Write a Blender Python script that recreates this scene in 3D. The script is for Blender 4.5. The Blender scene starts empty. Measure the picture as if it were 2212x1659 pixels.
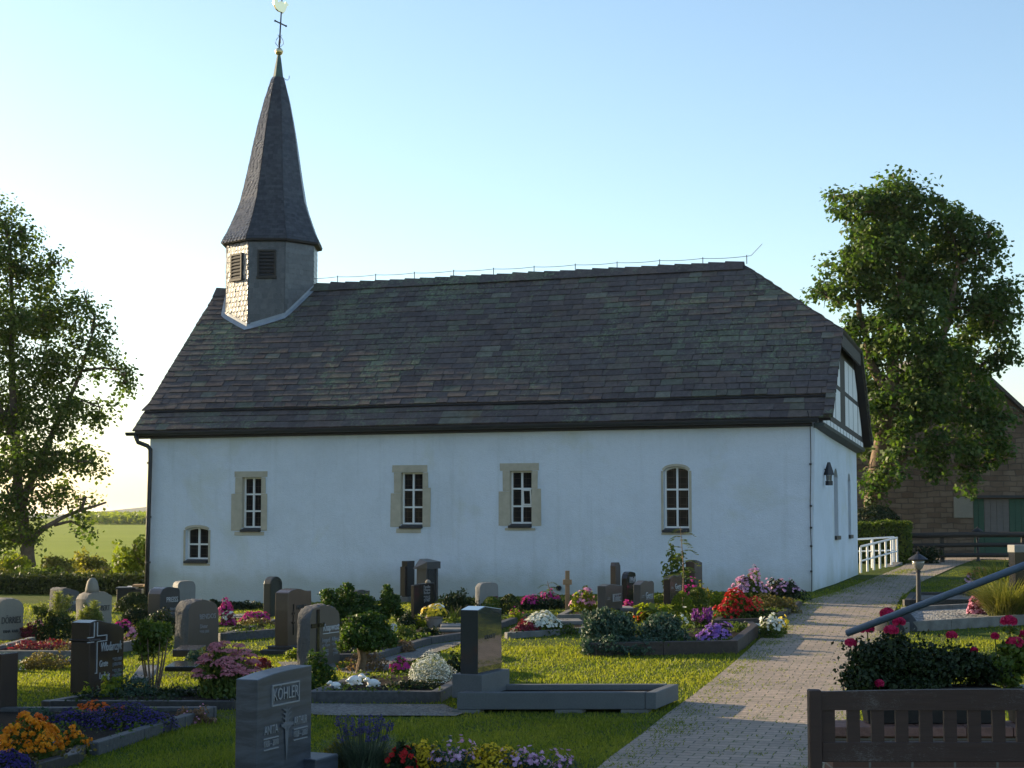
import bpy, math, random
import numpy as np
from mathutils import Vector, Matrix

C = bpy.context.scene.collection
R = math.radians
rng = np.random.default_rng(7)
random.seed(7)

# ------------------------------------------------------------------ camera, sky, sun, exposure
PW, PH, FL, HOR, CAMZ = 2212.0, 1659.0, 3600.0, 1114.0, 1.93
PITCH = math.atan((HOR - PH / 2) / FL)
cd = bpy.data.cameras.new('camera')
cam = bpy.data.objects.new('camera', cd); C.objects.link(cam)
cam.location = (0, 0, CAMZ); cam.rotation_euler = (math.pi / 2 + PITCH, 0, 0)
cd.sensor_fit = 'HORIZONTAL'; cd.angle_x = 2 * math.atan(PW / 2 / FL)
cd.clip_start = 0.1; cd.clip_end = 20000
sc = bpy.context.scene
sc.camera = cam

SUN_AZ, SUN_EL = 59.0, 13.0            # degrees to the left of the view axis, degrees up
w = bpy.data.worlds.new('World'); sc.world = w; w.use_nodes = True
nt = w.node_tree; nt.nodes.clear()
sky = nt.nodes.new('ShaderNodeTexSky'); sky.sky_type = 'NISHITA'; sky.sun_disc = False
sky.sun_elevation = R(SUN_EL); sky.sun_rotation = R(-SUN_AZ)
sky.air_density = 1.0; sky.dust_density = 0.7; sky.ozone_density = 1.8
bg = nt.nodes.new('ShaderNodeBackground'); bg.inputs['Strength'].default_value = 0.13
wo = nt.nodes.new('ShaderNodeOutputWorld')
nt.links.new(sky.outputs[0], bg.inputs['Color']); nt.links.new(bg.outputs[0], wo.inputs['Surface'])
sd = bpy.data.lights.new('sun', 'SUN'); sd.energy = 5.0; sd.angle = R(0.5); sd.color = (1.0, 0.79, 0.50)
sun = bpy.data.objects.new('sun', sd); C.objects.link(sun)
SDIR = Vector((-math.sin(R(SUN_AZ)) * math.cos(R(SUN_EL)), math.cos(R(SUN_AZ)) * math.cos(R(SUN_EL)), math.sin(R(SUN_EL))))
sun.rotation_euler = (-SDIR).to_track_quat('-Z', 'Y').to_euler()
vs = sc.view_settings
vs.view_transform = 'Standard'; vs.look = 'None'; vs.gamma = 1; vs.use_curve_mapping = False
vs.exposure = 1.10

# ------------------------------------------------------------------ geometry of the view and of the land
cP, sP = math.cos(PITCH), math.sin(PITCH)
def ray(px, py):
    a = (px - PW / 2) / FL; b = (PH / 2 - py) / FL
    return np.array([a, cP - b * sP, sP + b * cP])
def S(t):
    t = np.clip(t, 0, 1); return t * t * (3 - 2 * t)
def path_right(y):
    return np.where(y < 30, 2.35 + .27 * (y - 12.8), 7.0 + .38 * (y - 30))
def terr(x, y):
    x = np.asarray(x, float); y = np.asarray(y, float)
    z = .45 * S((x + 8) / 14) * S((y - 14) / 18)
    z = z + .35 * S((10 - y) / 2.5)
    z = z + .013 * np.clip(y - 32, 0, 25) * S((x - 3) / 3)
    z = z + .42 * S((x - path_right(y) - .15) / 2.6) * S((y - 30) / 4) * (1 - S((y - 38) / 5))
    st = 46 + 30 * S(x / 6)
    z = z - 2.0 * S((y - st) / 60) + 3.0 * S((y - 150) / 400)
    return z
def tz(x, y): return float(terr(x, y))
def G(px, py):
    d = ray(px, py); lo, hi = 2.0, None
    t = 2.0
    while t < 900:
        P = t * d
        if CAMZ + P[2] < tz(P[0], P[1]): hi = t; break
        lo = t; t += max(.25, t * .02)
    if hi is None: hi = t
    for _ in range(30):
        m = (lo + hi) / 2; P = m * d
        if CAMZ + P[2] < tz(P[0], P[1]): hi = m
        else: lo = m
    P = lo * d
    return np.array([P[0], P[1], tz(P[0], P[1])])
def D(px, py, y):
    d = ray(px, py); t = y / d[1]
    return np.array([t * d[0], y, CAMZ + t * d[2]])

# ------------------------------------------------------------------ mesh helpers
class MB:
    def __init__(s): s.v = []; s.f = []; s.t = []
    def add(s, verts, faces, tint=None):
        n = len(s.v); s.v += [tuple(map(float, p)) for p in verts]
        s.f += [tuple(n + i for i in f) for f in faces]
        s.t += [random.random() if tint is None else tint] * len(faces)
    def box(s, x0, x1, y0, y1, z0, z1, M=None, tint=None):
        vs_ = [(x0, y0, z0), (x1, y0, z0), (x1, y1, z0), (x0, y1, z0), (x0, y0, z1), (x1, y0, z1), (x1, y1, z1), (x0, y1, z1)]
        if M is not None: vs_ = [M @ Vector(p) for p in vs_]
        s.add(vs_, [(0, 3, 2, 1), (4, 5, 6, 7), (0, 1, 5, 4), (1, 2, 6, 5), (2, 3, 7, 6), (3, 0, 4, 7)], tint)
    def hexa(s, b, t, tint=None):
        s.add(list(b) + list(t), [(3, 2, 1, 0), (4, 5, 6, 7), (0, 1, 5, 4), (1, 2, 6, 5), (2, 3, 7, 6), (3, 0, 4, 7)], tint)
    def tube(s, pts, rad, n=8, cap=True, tint=None):
        pts = [Vector(p) for p in pts]
        if not hasattr(rad, '__len__'): rad = [rad] * len(pts)
        vs_, fs = [], []
        for i, p in enumerate(pts):
            tdir = (pts[min(i + 1, len(pts) - 1)] - pts[max(i - 1, 0)]).normalized()
            ref = Vector((0, 0, 1)) if abs(tdir.z) < .9 else Vector((1, 0, 0))
            a = tdir.cross(ref).normalized(); b = tdir.cross(a)
            for k in range(n):
                an = 2 * math.pi * k / n
                vs_.append(p + (a * math.cos(an) + b * math.sin(an)) * rad[i])
        for i in range(len(pts) - 1):
            for k in range(n):
                k2 = (k + 1) % n
                fs.append((i * n + k, i * n + k2, (i + 1) * n + k2, (i + 1) * n + k))
        if cap:
            fs.append(tuple(range(n - 1, -1, -1))); m = (len(pts) - 1) * n; fs.append(tuple(range(m, m + n)))
        s.add(vs_, fs, tint)
    def lathe(s, prof, n=16, o=(0, 0, 0), tint=None):
        vs_, fs = [], []
        for r_, z in prof:
            for k in range(n):
                an = 2 * math.pi * k / n
                vs_.append((o[0] + r_ * math.cos(an), o[1] + r_ * math.sin(an), o[2] + z))
        for i in range(len(prof) - 1):
            for k in range(n):
                k2 = (k + 1) % n
                fs.append((i * n + k, i * n + k2, (i + 1) * n + k2, (i + 1) * n + k))
        fs.append(tuple(range(n - 1, -1, -1))); m = (len(prof) - 1) * n; fs.append(tuple(range(m, m + n)))
        s.add(vs_, fs, tint)
    def build(s, name, m, parent=None, smooth=False, bevel=0):
        me = bpy.data.meshes.new(name); me.from_pydata(s.v, [], s.f); me.update()
        a = me.attributes.new('tint', 'FLOAT', 'FACE'); a.data.foreach_set('value', np.array(s.t, 'f'))
        return link(name, me, m, parent, smooth, bevel)
def link(name, me, m, parent=None, smooth=False, bevel=0):
    if m is not None: me.materials.append(m)
    o = bpy.data.objects.new(name, me); C.objects.link(o)
    if parent is not None: o.parent = parent
    if smooth: me.shade_smooth()
    if bevel:
        b = o.modifiers.new('bevel', 'BEVEL'); b.width = bevel; b.segments = 2; b.limit_method = 'ANGLE'; b.angle_limit = R(50)
    return o
def npmesh(name, verts, k, m, parent=None, tint=None, smooth=False):
    """verts (n*k,3): n separate k-gons"""
    n = len(verts) // k
    me = bpy.data.meshes.new(name)
    me.vertices.add(n * k); me.vertices.foreach_set('co', np.ascontiguousarray(verts, 'f').ravel())
    me.loops.add(n * k); me.loops.foreach_set('vertex_index', np.arange(n * k, dtype='i'))
    me.polygons.add(n); me.polygons.foreach_set('loop_start', np.arange(0, n * k, k, dtype='i'))
    me.polygons.foreach_set('loop_total', np.full(n, k, 'i'))
    me.update(calc_edges=True)
    a = me.attributes.new('tint', 'FLOAT', 'FACE')
    a.data.foreach_set('value', (rng.random(n) if tint is None else tint).astype('f'))
    return link(name, me, m, parent, smooth)
def tag(o, label=None, cat=None, group=None, kind=None):
    if label: o['label'] = label
    if cat: o['category'] = cat
    if group: o['group'] = group
    if kind: o['kind'] = kind
    return o
def empty(name, label, cat, loc=(0, 0, 0), rz=0, group=None):
    o = bpy.data.objects.new(name, None); C.objects.link(o); o.location = loc; o.rotation_euler = (0, 0, rz)
    o.empty_display_size = .1
    return tag(o, label, cat, group)

# ------------------------------------------------------------------ materials
def newmat(name):
    m = bpy.data.materials.new(name); m.use_nodes = True
    t = m.node_tree; b = t.nodes['Principled BSDF']
    return m, t, b
def node(t, ty, **kw):
    n = t.nodes.new(ty)
    for k, v in kw.items():
        if k.startswith('i_'): n.inputs[k[2:].replace('_', ' ')].default_value = v
        else: setattr(n, k, v)
    return n
def ramp(t, src, stops):
    r = t.nodes.new('ShaderNodeValToRGB'); cr = r.color_ramp
    while len(cr.elements) < len(stops): cr.elements.new(.5)
    for e, (p, c) in zip(cr.elements, stops): e.position = p; e.color = (*c, 1) if len(c) == 3 else c
    t.links.new(src, r.inputs[0]); return r
def mixc(t, fac, a, b, mode='MIX'):
    m = t.nodes.new('ShaderNodeMix'); m.data_type = 'RGBA'; m.blend_type = mode
    for sck, v in ((m.inputs[0], fac), (m.inputs[6], a), (m.inputs[7], b)):
        if hasattr(v, 'is_output'): t.links.new(v, sck)
        elif isinstance(v, (int, float)): sck.default_value = v
        else: sck.default_value = (*v, 1)
    return m.outputs[2]
def noise(t, scale, detail=4, rough=.55, vec=None, dist=0):
    n = t.nodes.new('ShaderNodeTexNoise'); n.inputs['Scale'].default_value = scale
    n.inputs['Detail'].default_value = detail; n.inputs['Roughness'].default_value = rough; n.inputs['Distortion'].default_value = dist
    if vec is not None: t.links.new(vec, n.inputs['Vector'])
    return n.outputs['Fac']
def coord(t, which='Object'):
    return t.nodes.new('ShaderNodeTexCoord').outputs[which]
def worldpos(t): return t.nodes.new('ShaderNodeNewGeometry').outputs['Position']
def tintn(t):
    a = t.nodes.new('ShaderNodeAttribute'); a.attribute_name = 'tint'; return a.outputs['Fac']
def bump(t, b, h, strength=.3, dist=.02):
    n = t.nodes.new('ShaderNodeBump'); n.inputs['Strength'].default_value = strength; n.inputs['Distance'].default_value = dist
    t.links.new(h, n.inputs['Height']); t.links.new(n.outputs[0], b.inputs['Normal'])
def simple(name, col, rough=.6, var=.25, scale=6, metal=0, bumps=0, spec=.4, col2=None):
    m, t, b = newmat(name)
    p = coord(t)
    f = noise(t, scale, 6, .6, p)
    c2 = col2 or tuple(c * (1 - var) for c in col); c1 = col if col2 else tuple(min(1, c * (1 + var)) for c in col)
    r = ramp(t, f, [(.3, c2), (.7, c1)])
    t.links.new(r.outputs[0], b.inputs['Base Color'])
    b.inputs['Roughness'].default_value = rough; b.inputs['Metallic'].default_value = metal
    b.inputs['Specular IOR Level'].default_value = spec
    if bumps: bump(t, b, noise(t, scale * 6, 5, .6, p), bumps, .01)
    return m
def leafmat(name, c1, c2, transl=.35, rough=.55, tcol=None):
    m, t, b = newmat(name)
    r = ramp(t, tintn(t), [(0, c1), (1, c2)])
    t.links.new(r.outputs[0], b.inputs['Base Color']); b.inputs['Roughness'].default_value = rough
    b.inputs['Specular IOR Level'].default_value = .3
    tr = t.nodes.new('ShaderNodeBsdfTranslucent')
    tc = mixc(t, 1.0, r.outputs[0], tcol or (1.5, 1.45, .6), 'MULTIPLY')
    t.links.new(tc, tr.inputs['Color'])
    mx = t.nodes.new('ShaderNodeMixShader'); mx.inputs[0].default_value = transl
    t.links.new(b.outputs[0], mx.inputs[1]); t.links.new(tr.outputs[0], mx.inputs[2])
    t.links.new(mx.outputs[0], t.nodes['Material Output'].inputs['Surface'])
    return m
def granite(name, col, rough=.25, speck=.5, scale=90, veins=0, bumps=0, coat=0):
    m, t, b = newmat(name); p = coord(t)
    f = noise(t, scale, 3, .7, p); f2 = noise(t, 4, 5, .6, p)
    c = mixc(t, f, tuple(x * (1 - speck) for x in col), tuple(min(1, x * (1 + speck)) for x in col))
    c = mixc(t, f2, c, tuple(x * .65 for x in col))
    if veins:
        mp = node(t, 'ShaderNodeMapping'); t.links.new(p, mp.inputs[0]); mp.inputs['Rotation'].default_value = (0, R(-52), 0); mp.inputs['Scale'].default_value = (1.6, 3, 16)
        rr = ramp(t, noise(t, 1.0, 8, .68, mp.outputs[0], .35), [(.42, (0, 0, 0)), (.72, (1, 1, 1))])
        c = mixc(t, mixc(t, 1, rr.outputs[0], (veins,) * 3, 'MULTIPLY'), c, tuple(min(1, x * 2.9) for x in col))
    if coat: b.inputs['Coat Weight'].default_value = coat; b.inputs['Coat Roughness'].default_value = .03
    t.links.new(c, b.inputs['Base Color']); b.inputs['Roughness'].default_value = rough
    if bumps: bump(t, b, noise(t, 25, 6, .65, p), bumps, .03)
    return m

M = {}
def wall_plaster():
    m, t, b = newmat('white_plaster'); p = worldpos(t)
    f = noise(t, .9, 6, .6, p); f2 = noise(t, 14, 5, .6, p); g = noise(t, .55, 7, .62, p, .6)
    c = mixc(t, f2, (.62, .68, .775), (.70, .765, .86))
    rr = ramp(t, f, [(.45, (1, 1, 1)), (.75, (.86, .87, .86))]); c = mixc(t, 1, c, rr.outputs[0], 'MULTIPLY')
    gg = ramp(t, g, [(.57, (0, 0, 0)), (.72, (.6, .6, .6))]); c = mixc(t, gg.outputs[0], c, (.56, .60, .55))
    sx = t.nodes.new('ShaderNodeSeparateXYZ'); t.links.new(p, sx.inputs[0])
    mm = node(t, 'ShaderNodeMath', operation='MULTIPLY_ADD'); t.links.new(f, mm.inputs[0]); mm.inputs[1].default_value = -1.0; t.links.new(sx.outputs['Z'], mm.inputs[2])
    dr = ramp(t, mm.outputs[0], [(0.0, (.65, .65, .65)), (.25, (.25, .25, .25)), (.55, (0, 0, 0))]); c = mixc(t, dr.outputs[0], c, (.42, .44, .38))
    mp = node(t, 'ShaderNodeMapping'); t.links.new(p, mp.inputs[0]); mp.inputs['Scale'].default_value = (3.2, 3.2, .22)
    sr = ramp(t, noise(t, 1.6, 6, .65, mp.outputs[0]), [(.55, (1, 1, 1)), (.80, (.88, .885, .87))]); c = mixc(t, 1, c, sr.outputs[0], 'MULTIPLY')
    t.links.new(c, b.inputs['Base Color']); b.inputs['Roughness'].default_value = .9
    h = node(t, 'ShaderNodeMath', operation='ADD'); t.links.new(noise(t, 55, 4, .6, p), h.inputs[0]); t.links.new(noise(t, 5, 4, .5, p), h.inputs[1])
    bump(t, b, h.outputs[0], .55, .03)
    return m
def stone_tiles():
    m, t, b = newmat('roof_slabs'); p = worldpos(t)
    r = ramp(t, tintn(t), [(0, (.066, .058, .062)), (.35, (.094, .080, .080)), (.6, (.086, .079, .084)), (.82, (.115, .094, .086)), (.94, (.095, .105, .085)), (1, (.145, .145, .125))])
    f = noise(t, 9, 6, .65, p); c = mixc(t, 1, r.outputs[0], ramp(t, f, [(.25, (.6, .6, .6)), (.75, (1.35, 1.3, 1.25))]).outputs[0], 'MULTIPLY')
    l = noise(t, .55, 8, .72, p, .5); l2 = noise(t, 16, 5, .75, p)
    mm = node(t, 'ShaderNodeMath', operation='MULTIPLY'); t.links.new(l, mm.inputs[0]); t.links.new(l2, mm.inputs[1])
    lr = ramp(t, mm.outputs[0], [(.27, (0, 0, 0)), (.36, (.75, .75, .75))]); c = mixc(t, lr.outputs[0], c, (.17, .23, .13))
    o = noise(t, .7, 5, .6, p, .3); orr = ramp(t, o, [(.62, (0, 0, 0)), (.75, (.4, .4, .4))]); c = mixc(t, orr.outputs[0], c, (.14, .09, .04))
    t.links.new(c, b.inputs['Base Color']); b.inputs['Roughness'].default_value = .85
    b.inputs['Specular IOR Level'].default_value = .25
    bump(t, b, noise(t, 30, 6, .65, p), .5, .015)
    return m
def slate(name, c0, c1, rough):
    m, t, b = newmat(name); p = coord(t)
    r = ramp(t, tintn(t), [(0, c0), (1, c1)]); f = noise(t, 12, 5, .6, p)
    c = mixc(t, 1, r.outputs[0], ramp(t, f, [(.3, (.75, .75, .75)), (.7, (1.2, 1.2, 1.2))]).outputs[0], 'MULTIPLY')
    t.links.new(c, b.inputs['Base Color']); b.inputs['Roughness'].default_value = rough
    bump(t, b, noise(t, 40, 4, .6, p), .25, .01)
    return m
def rubble():
    m, t, b = newmat('barn_stone'); p = coord(t)
    mp = node(t, 'ShaderNodeMapping'); t.links.new(p, mp.inputs[0]); mp.inputs['Rotation'].default_value = (math.pi / 2, 0, 0)
    nn = t.nodes.new('ShaderNodeTexNoise'); nn.inputs['Scale'].default_value = 1.3; t.links.new(mp.outputs[0], nn.inputs['Vector'])
    vv = node(t, 'ShaderNodeVectorMath', operation='MULTIPLY_ADD'); t.links.new(nn.outputs['Color'], vv.inputs[0]); vv.inputs[1].default_value = (.26, .26, .26); t.links.new(mp.outputs[0], vv.inputs[2])
    br = node(t, 'ShaderNodeTexBrick'); t.links.new(vv.outputs[0], br.inputs['Vector'])
    br.inputs['Scale'].default_value = 1.0; br.inputs['Brick Width'].default_value = .40; br.inputs['Row Height'].default_value = .17
    br.inputs['Mortar Size'].default_value = .018; br.inputs['Mortar Smooth'].default_value = .4; br.inputs['Bias'].default_value = 0
    br.inputs['Color1'].default_value = (.125, .085, .062, 1); br.inputs['Color2'].default_value = (.19, .145, .11, 1); br.inputs['Mortar'].default_value = (.11, .085, .068, 1)
    f = noise(t, 1.1, 6, .65, p)
    c = mixc(t, 1, br.outputs['Color'], ramp(t, f, [(.3, (.7, .66, .62)), (.7, (1.25, 1.2, 1.15))]).outputs[0], 'MULTIPLY')
    t.links.new(c, b.inputs['Base Color']); b.inputs['Roughness'].default_value = .95
    h = node(t, 'ShaderNodeMath', operation='ADD'); t.links.new(br.outputs['Fac'], h.inputs[0]); h.inputs[0].default_value = 0
    inv = node(t, 'ShaderNodeMath', operation='MULTIPLY_ADD'); t.links.new(br.outputs['Fac'], inv.inputs[0]); inv.inputs[1].default_value = -1; t.links.new(f, inv.inputs[2])
    bump(t, b, inv.outputs[0], .7, .05)
    return m
def brickmat():
    m, t, b = newmat('red_brick'); p = coord(t)
    mp = node(t, 'ShaderNodeMapping'); t.links.new(p, mp.inputs[0]); mp.inputs['Rotation'].default_value = (math.pi / 2, 0, 0)
    br = node(t, 'ShaderNodeTexBrick'); t.links.new(mp.outputs[0], br.inputs['Vector']); br.inputs['Scale'].default_value = 1
    br.inputs['Brick Width'].default_value = .22; br.inputs['Row Height'].default_value = .075; br.inputs['Mortar Size'].default_value = .006
    br.inputs['Color1'].default_value = (.11, .055, .040, 1); br.inputs['Color2'].default_value = (.08, .045, .035, 1); br.inputs['Mortar'].default_value = (.16, .145, .13, 1)
    t.links.new(br.outputs['Color'], b.inputs['Base Color']); b.inputs['Roughness'].default_value = .9
    bump(t, b, noise(t, 60, 4, .6, p), .4, .01)
    return m
def paving():
    m, t, b = newmat('paving_blocks'); p = worldpos(t)
    mp = node(t, 'ShaderNodeMapping'); t.links.new(p, mp.inputs[0]); mp.inputs['Rotation'].default_value = (0, 0, R(15))
    n1 = t.nodes.new('ShaderNodeTexNoise'); n1.inputs['Scale'].default_value = 7; t.links.new(p, n1.inputs['Vector'])
    vv = node(t, 'ShaderNodeVectorMath', operation='MULTIPLY_ADD'); t.links.new(n1.outputs['Color'], vv.inputs[0]); vv.inputs[1].default_value = (.03, .03, 0); t.links.new(mp.outputs[0], vv.inputs[2])
    br = node(t, 'ShaderNodeTexBrick'); t.links.new(vv.outputs[0], br.inputs['Vector']); br.inputs['Scale'].default_value = 1
    br.inputs['Brick Width'].default_value = .21; br.inputs['Row Height'].default_value = .145; br.inputs['Mortar Size'].default_value = .007; br.inputs['Mortar Smooth'].default_value = .3
    br.inputs['Color1'].default_value = (.36, .28, .225, 1); br.inputs['Color2'].default_value = (.28, .225, .185, 1); br.inputs['Mortar'].default_value = (.085, .085, .055, 1)
    f = noise(t, .9, 6, .65, p); f2 = noise(t, 25, 4, .6, p)
    c = mixc(t, 1, br.outputs['Color'], ramp(t, f, [(.3, (.78, .78, .76)), (.7, (1.15, 1.12, 1.08))]).outputs[0], 'MULTIPLY')
    c = mixc(t, 1, c, ramp(t, f2, [(.3, (.82, .82, .82)), (.7, (1.15, 1.15, 1.15))]).outputs[0], 'MULTIPLY')
    ms = noise(t, 1.7, 6, .7, p, .5); mm = node(t, 'ShaderNodeMath', operation='MULTIPLY_ADD'); t.links.new(br.outputs['Fac'], mm.inputs[0]); mm.inputs[1].default_value = .14; t.links.new(ms, mm.inputs[2])
    mr = ramp(t, mm.outputs[0], [(.60, (0, 0, 0)), (.70, (.8, .8, .8))]); c = mixc(t, mr.outputs[0], c, (.085, .105, .03))
    t.links.new(c, b.inputs['Base Color']); b.inputs['Roughness'].default_value = .9
    inv = node(t, 'ShaderNodeMath', operation='MULTIPLY_ADD'); t.links.new(br.outputs['Fac'], inv.inputs[0]); inv.inputs[1].default_value = -1; t.links.new(f2, inv.inputs[2])
    bump(t, b, inv.outputs[0], .8, .012)
    return m
def groundmat():
    m, t, b = newmat('turf'); p = worldpos(t)
    f = noise(t, .5, 6, .65, p); f2 = noise(t, 18, 5, .7, p)
    c = mixc(t, f2, (.040, .066, .010), (.085, .11, .020))
    c = mixc(t, ramp(t, f, [(.52, (0, 0, 0)), (.72, (.7, .7, .7))]).outputs[0], c, (.12, .10, .045))
    sx = t.nodes.new('ShaderNodeSeparateXYZ'); t.links.new(p, sx.inputs[0])
    # mown fields beyond the churchyard
    mp = node(t, 'ShaderNodeMapping'); t.links.new(p, mp.inputs[0]); mp.inputs['Scale'].default_value = (.012, .05, .05)
    ff = noise(t, 1.0, 6, .6, mp.outputs[0]); fc = mixc(t, ff, (.19, .24, .012), (.27, .31, .02))
    far = ramp(t, node_scale(t, sx.outputs['Y'], 1 / 400), [(.14, (0, 0, 0)), (.2, (1, 1, 1))])
    c = mixc(t, far.outputs[0], c, fc)
    far2 = ramp(t, node_scale(t, sx.outputs['Y'], 1 / 4000), [(.13, (0, 0, 0)), (.15, (1, 1, 1))])
    c = mixc(t, far2.outputs[0], c, (.07, .11, .04))
    t.links.new(c, b.inputs['Base Color']); b.inputs['Roughness'].default_value = 1; b.inputs['Specular IOR Level'].default_value = .1
    bump(t, b, noise(t, 30, 5, .7, p), .6, .04)
    return m
def node_scale(t, src, k):
    n = node(t, 'ShaderNodeMath', operation='MULTIPLY'); t.links.new(src, n.inputs[0]); n.inputs[1].default_value = k; return n.outputs[0]
def gravelmat(name, c0, c1, scale=60):
    m, t, b = newmat(name); p = worldpos(t)
    v = node(t, 'ShaderNodeTexVoronoi'); v.inputs['Scale'].default_value = scale; t.links.new(p, v.inputs['Vector'])
    sp = t.nodes.new('ShaderNodeSeparateColor'); t.links.new(v.outputs['Color'], sp.inputs[0])
    c = mixc(t, sp.outputs[0], c0, c1); c = mixc(t, ramp(t, noise(t, 2.2, 5, .6, p), [(.4, (0, 0, 0)), (.7, (.5, .5, .5))]).outputs[0], c, (.09, .085, .05))
    t.links.new(c, b.inputs['Base Color']); b.inputs['Roughness'].default_value = .95
    bump(t, b, node_scale(t, v.outputs['Distance'], -1), .9, .03)
    return m
def panemat():
    m, t, b = newmat('leaded_glass'); p = coord(t)
    mp = node(t, 'ShaderNodeMapping'); t.links.new(p, mp.inputs[0]); mp.inputs['Rotation'].default_value = (math.pi / 2, 0, 0)
    br = node(t, 'ShaderNodeTexBrick', offset=0.0); t.links.new(mp.outputs[0], br.inputs['Vector']); br.inputs['Scale'].default_value = 1
    br.inputs['Brick Width'].default_value = .125; br.inputs['Row Height'].default_value = .135; br.inputs['Mortar Size'].default_value = .004
    br.inputs['Color1'].default_value = (.014, .014, .016, 1); br.inputs['Color2'].default_value = (.022, .021, .022, 1); br.inputs['Mortar'].default_value = (.075, .062, .055, 1)
    t.links.new(br.outputs['Color'], b.inputs['Base Color']); b.inputs['Roughness'].default_value = .07; b.inputs['Specular IOR Level'].default_value = .12
    bump(t, b, noise(t, 7, 3, .5, p), .15, .02)
    return m
def timber(name, c, rough=.7, grain=1.0, wear=0):
    m, t, b = newmat(name); p = coord(t)
    mp = node(t, 'ShaderNodeMapping'); t.links.new(p, mp.inputs[0]); mp.inputs['Scale'].default_value = (3, 3, 40) if grain < 0 else (3, 40, 40)
    f = noise(t, 1.5, 5, .6, mp.outputs[0])
    cc = mixc(t, f, tuple(x * .65 for x in c), tuple(x * 1.3 for x in c))
    if wear:
        wv = noise(t, 2.4, 8, .75, p); w2 = noise(t, 30, 4, .7, mp.outputs[0])
        mm = node(t, 'ShaderNodeMath', operation='MULTIPLY'); t.links.new(wv, mm.inputs[0]); t.links.new(w2, mm.inputs[1])
        cc = mixc(t, ramp(t, mm.outputs[0], [(.30, (0, 0, 0)), (.38, (.8, .8, .8))]).outputs[0], cc, (.22, .21, .20))
    t.links.new(cc, b.inputs['Base Color']); b.inputs['Roughness'].default_value = rough
    bump(t, b, f, .25, .005)
    return m

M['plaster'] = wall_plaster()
M['tiles'] = stone_tiles()
M['slate'] = slate('slate_spire', (.036, .037, .042), (.064, .065, .072), .27)
M['slate_wall'] = slate('slate_cladding', (.055, .058, .066), (.095, .098, .108), .30)
M['sandstone'] = simple('sandstone', (.44, .40, .32), .9, .14, 5, bumps=.4)
M['white_paint'] = simple('white_paint', (.80, .80, .80), .45, .04, 8)
M['glass'] = panemat()
M['dark_slate'] = simple('dark_slate_sill', (.035, .037, .042), .5, .2, 10)
M['lead'] = simple('lead_flashing', (.27, .30, .34), .5, .15, 5)
M['gutter'] = simple('dark_gutter', (.030, .032, .036), .45, .2, 4)
M['copper'] = simple('verdigris_cap', (.06, .105, .095), .55, .3, 9)
M['gold'] = simple('gilded', (1.0, .80, .48), .30, .05, 5, metal=1)
M['iron'] = simple('iron', (.025, .027, .035), .5, .2, 8)
M['wire'] = simple('wire', (.22, .22, .22), .4, .1, 8, metal=.6)
M['beam'] = timber('dark_beam', (.022, .020, .022))
M['infill'] = simple('white_infill', (.74, .74, .74), .85, .05, 5)
M['rubble'] = rubble()
M['brick'] = brickmat()
M['coping'] = simple('brick_coping', (.19, .10, .08), .85, .3, 12, bumps=.4)
M['paving'] = paving()
M['ground'] = groundmat()
M['soil'] = simple('bed_soil', (.022, .017, .013), 1, .35, 14, bumps=.8, spec=.1)
M['gravel'] = gravelmat('grey_gravel', (.10, .095, .09), (.26, .25, .235), 45)
M['pebbles'] = gravelmat('pale_pebbles', (.07, .075, .09), (.42, .41, .40), 26)
M['dark_pebbles'] = gravelmat('grey_pebbles', (.08, .08, .085), (.22, .21, .20), 26)
M['concrete'] = simple('concrete_kerb', (.15, .15, .145), .9, .3, 6, bumps=.5)
M['terrazzo'] = granite('washed_concrete', (.105, .115, .125), .7, .6, 70, bumps=.15)
M['darkkerb'] = simple('dark_granite_kerb', (.036, .033, .033), .55, .35, 30)
M['brownkerb'] = simple('brown_granite_kerb', (.040, .030, .027), .6, .35, 22, bumps=.3)
M['greykerb'] = simple('grey_granite_kerb', (.065, .066, .070), .7, .3, 25, bumps=.3)
M['bench'] = timber('bench_wood', (.044, .022, .016), .7, 1, .0)
M['bench_worn'] = timber('bench_wood_worn', (.044, .022, .016), .7, 1, 1)
M['fence'] = timber('fence_wood', (.035, .030, .026))
M['oak'] = timber('oak_cross', (.26, .17, .09))
M['green_boards'] = timber('green_boards', (.030, .085, .055), .7, -1)
M['grey_boards'] = timber('grey_boards', (.15, .135, .13), .8, -1)
M['tube'] = simple('painted_tube', (.075, .115, .18), .6, .12, 30, spec=.2)
M['lampglass'] = simple('lamp_glass', (.20, .20, .19), .1, .03, 3, spec=.6)
M['planter'] = simple('planter_plastic', (.020, .018, .018), .5, .2, 5)
M['pot'] = simple('clay_pot_grey', (.19, .17, .16), .8, .2, 9)
M['lamb'] = simple('white_ceramic', (.78, .78, .76), .35, .05, 8)
M['inscr_white'] = simple('letter_white', (.42, .43, .45), .5, .05, 8)
M['inscr_dark'] = simple('letter_dark', (.05, .05, .05), .5, .1, 8)
M['inscr_grey'] = simple('letter_grey', (.24, .25, .27), .5, .05, 8)
M['bark'] = simple('bark', (.11, .09, .07), .95, .4, 7, bumps=.9)
M['bark_pale'] = simple('bark_pale', (.15, .105, .07), .95, .5, 14, bumps=1.0)
M['twig'] = simple('twig', (.16, .11, .07), .9, .3, 9)
M['boulder'] = granite('rough_granite', (.13, .13, .135), .85, .35, 60, bumps=.9)
M['g_light'] = granite('grey_granite', (.24, .24, .235), .75, .35, 110, bumps=.3)
M['g_tan'] = granite('tan_granite', (.28, .255, .215), .8, .3, 110, bumps=.3)
M['g_blue'] = granite('blue_grey_stone', (.042, .050, .066), .36, .3, 70, veins=.6)
M['g_navy'] = granite('dark_blue_granite', (.042, .048, .060), .25, .5, 120)
M['g_black'] = granite('black_granite', (.022, .023, .025), .14, .4, 120)
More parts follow.
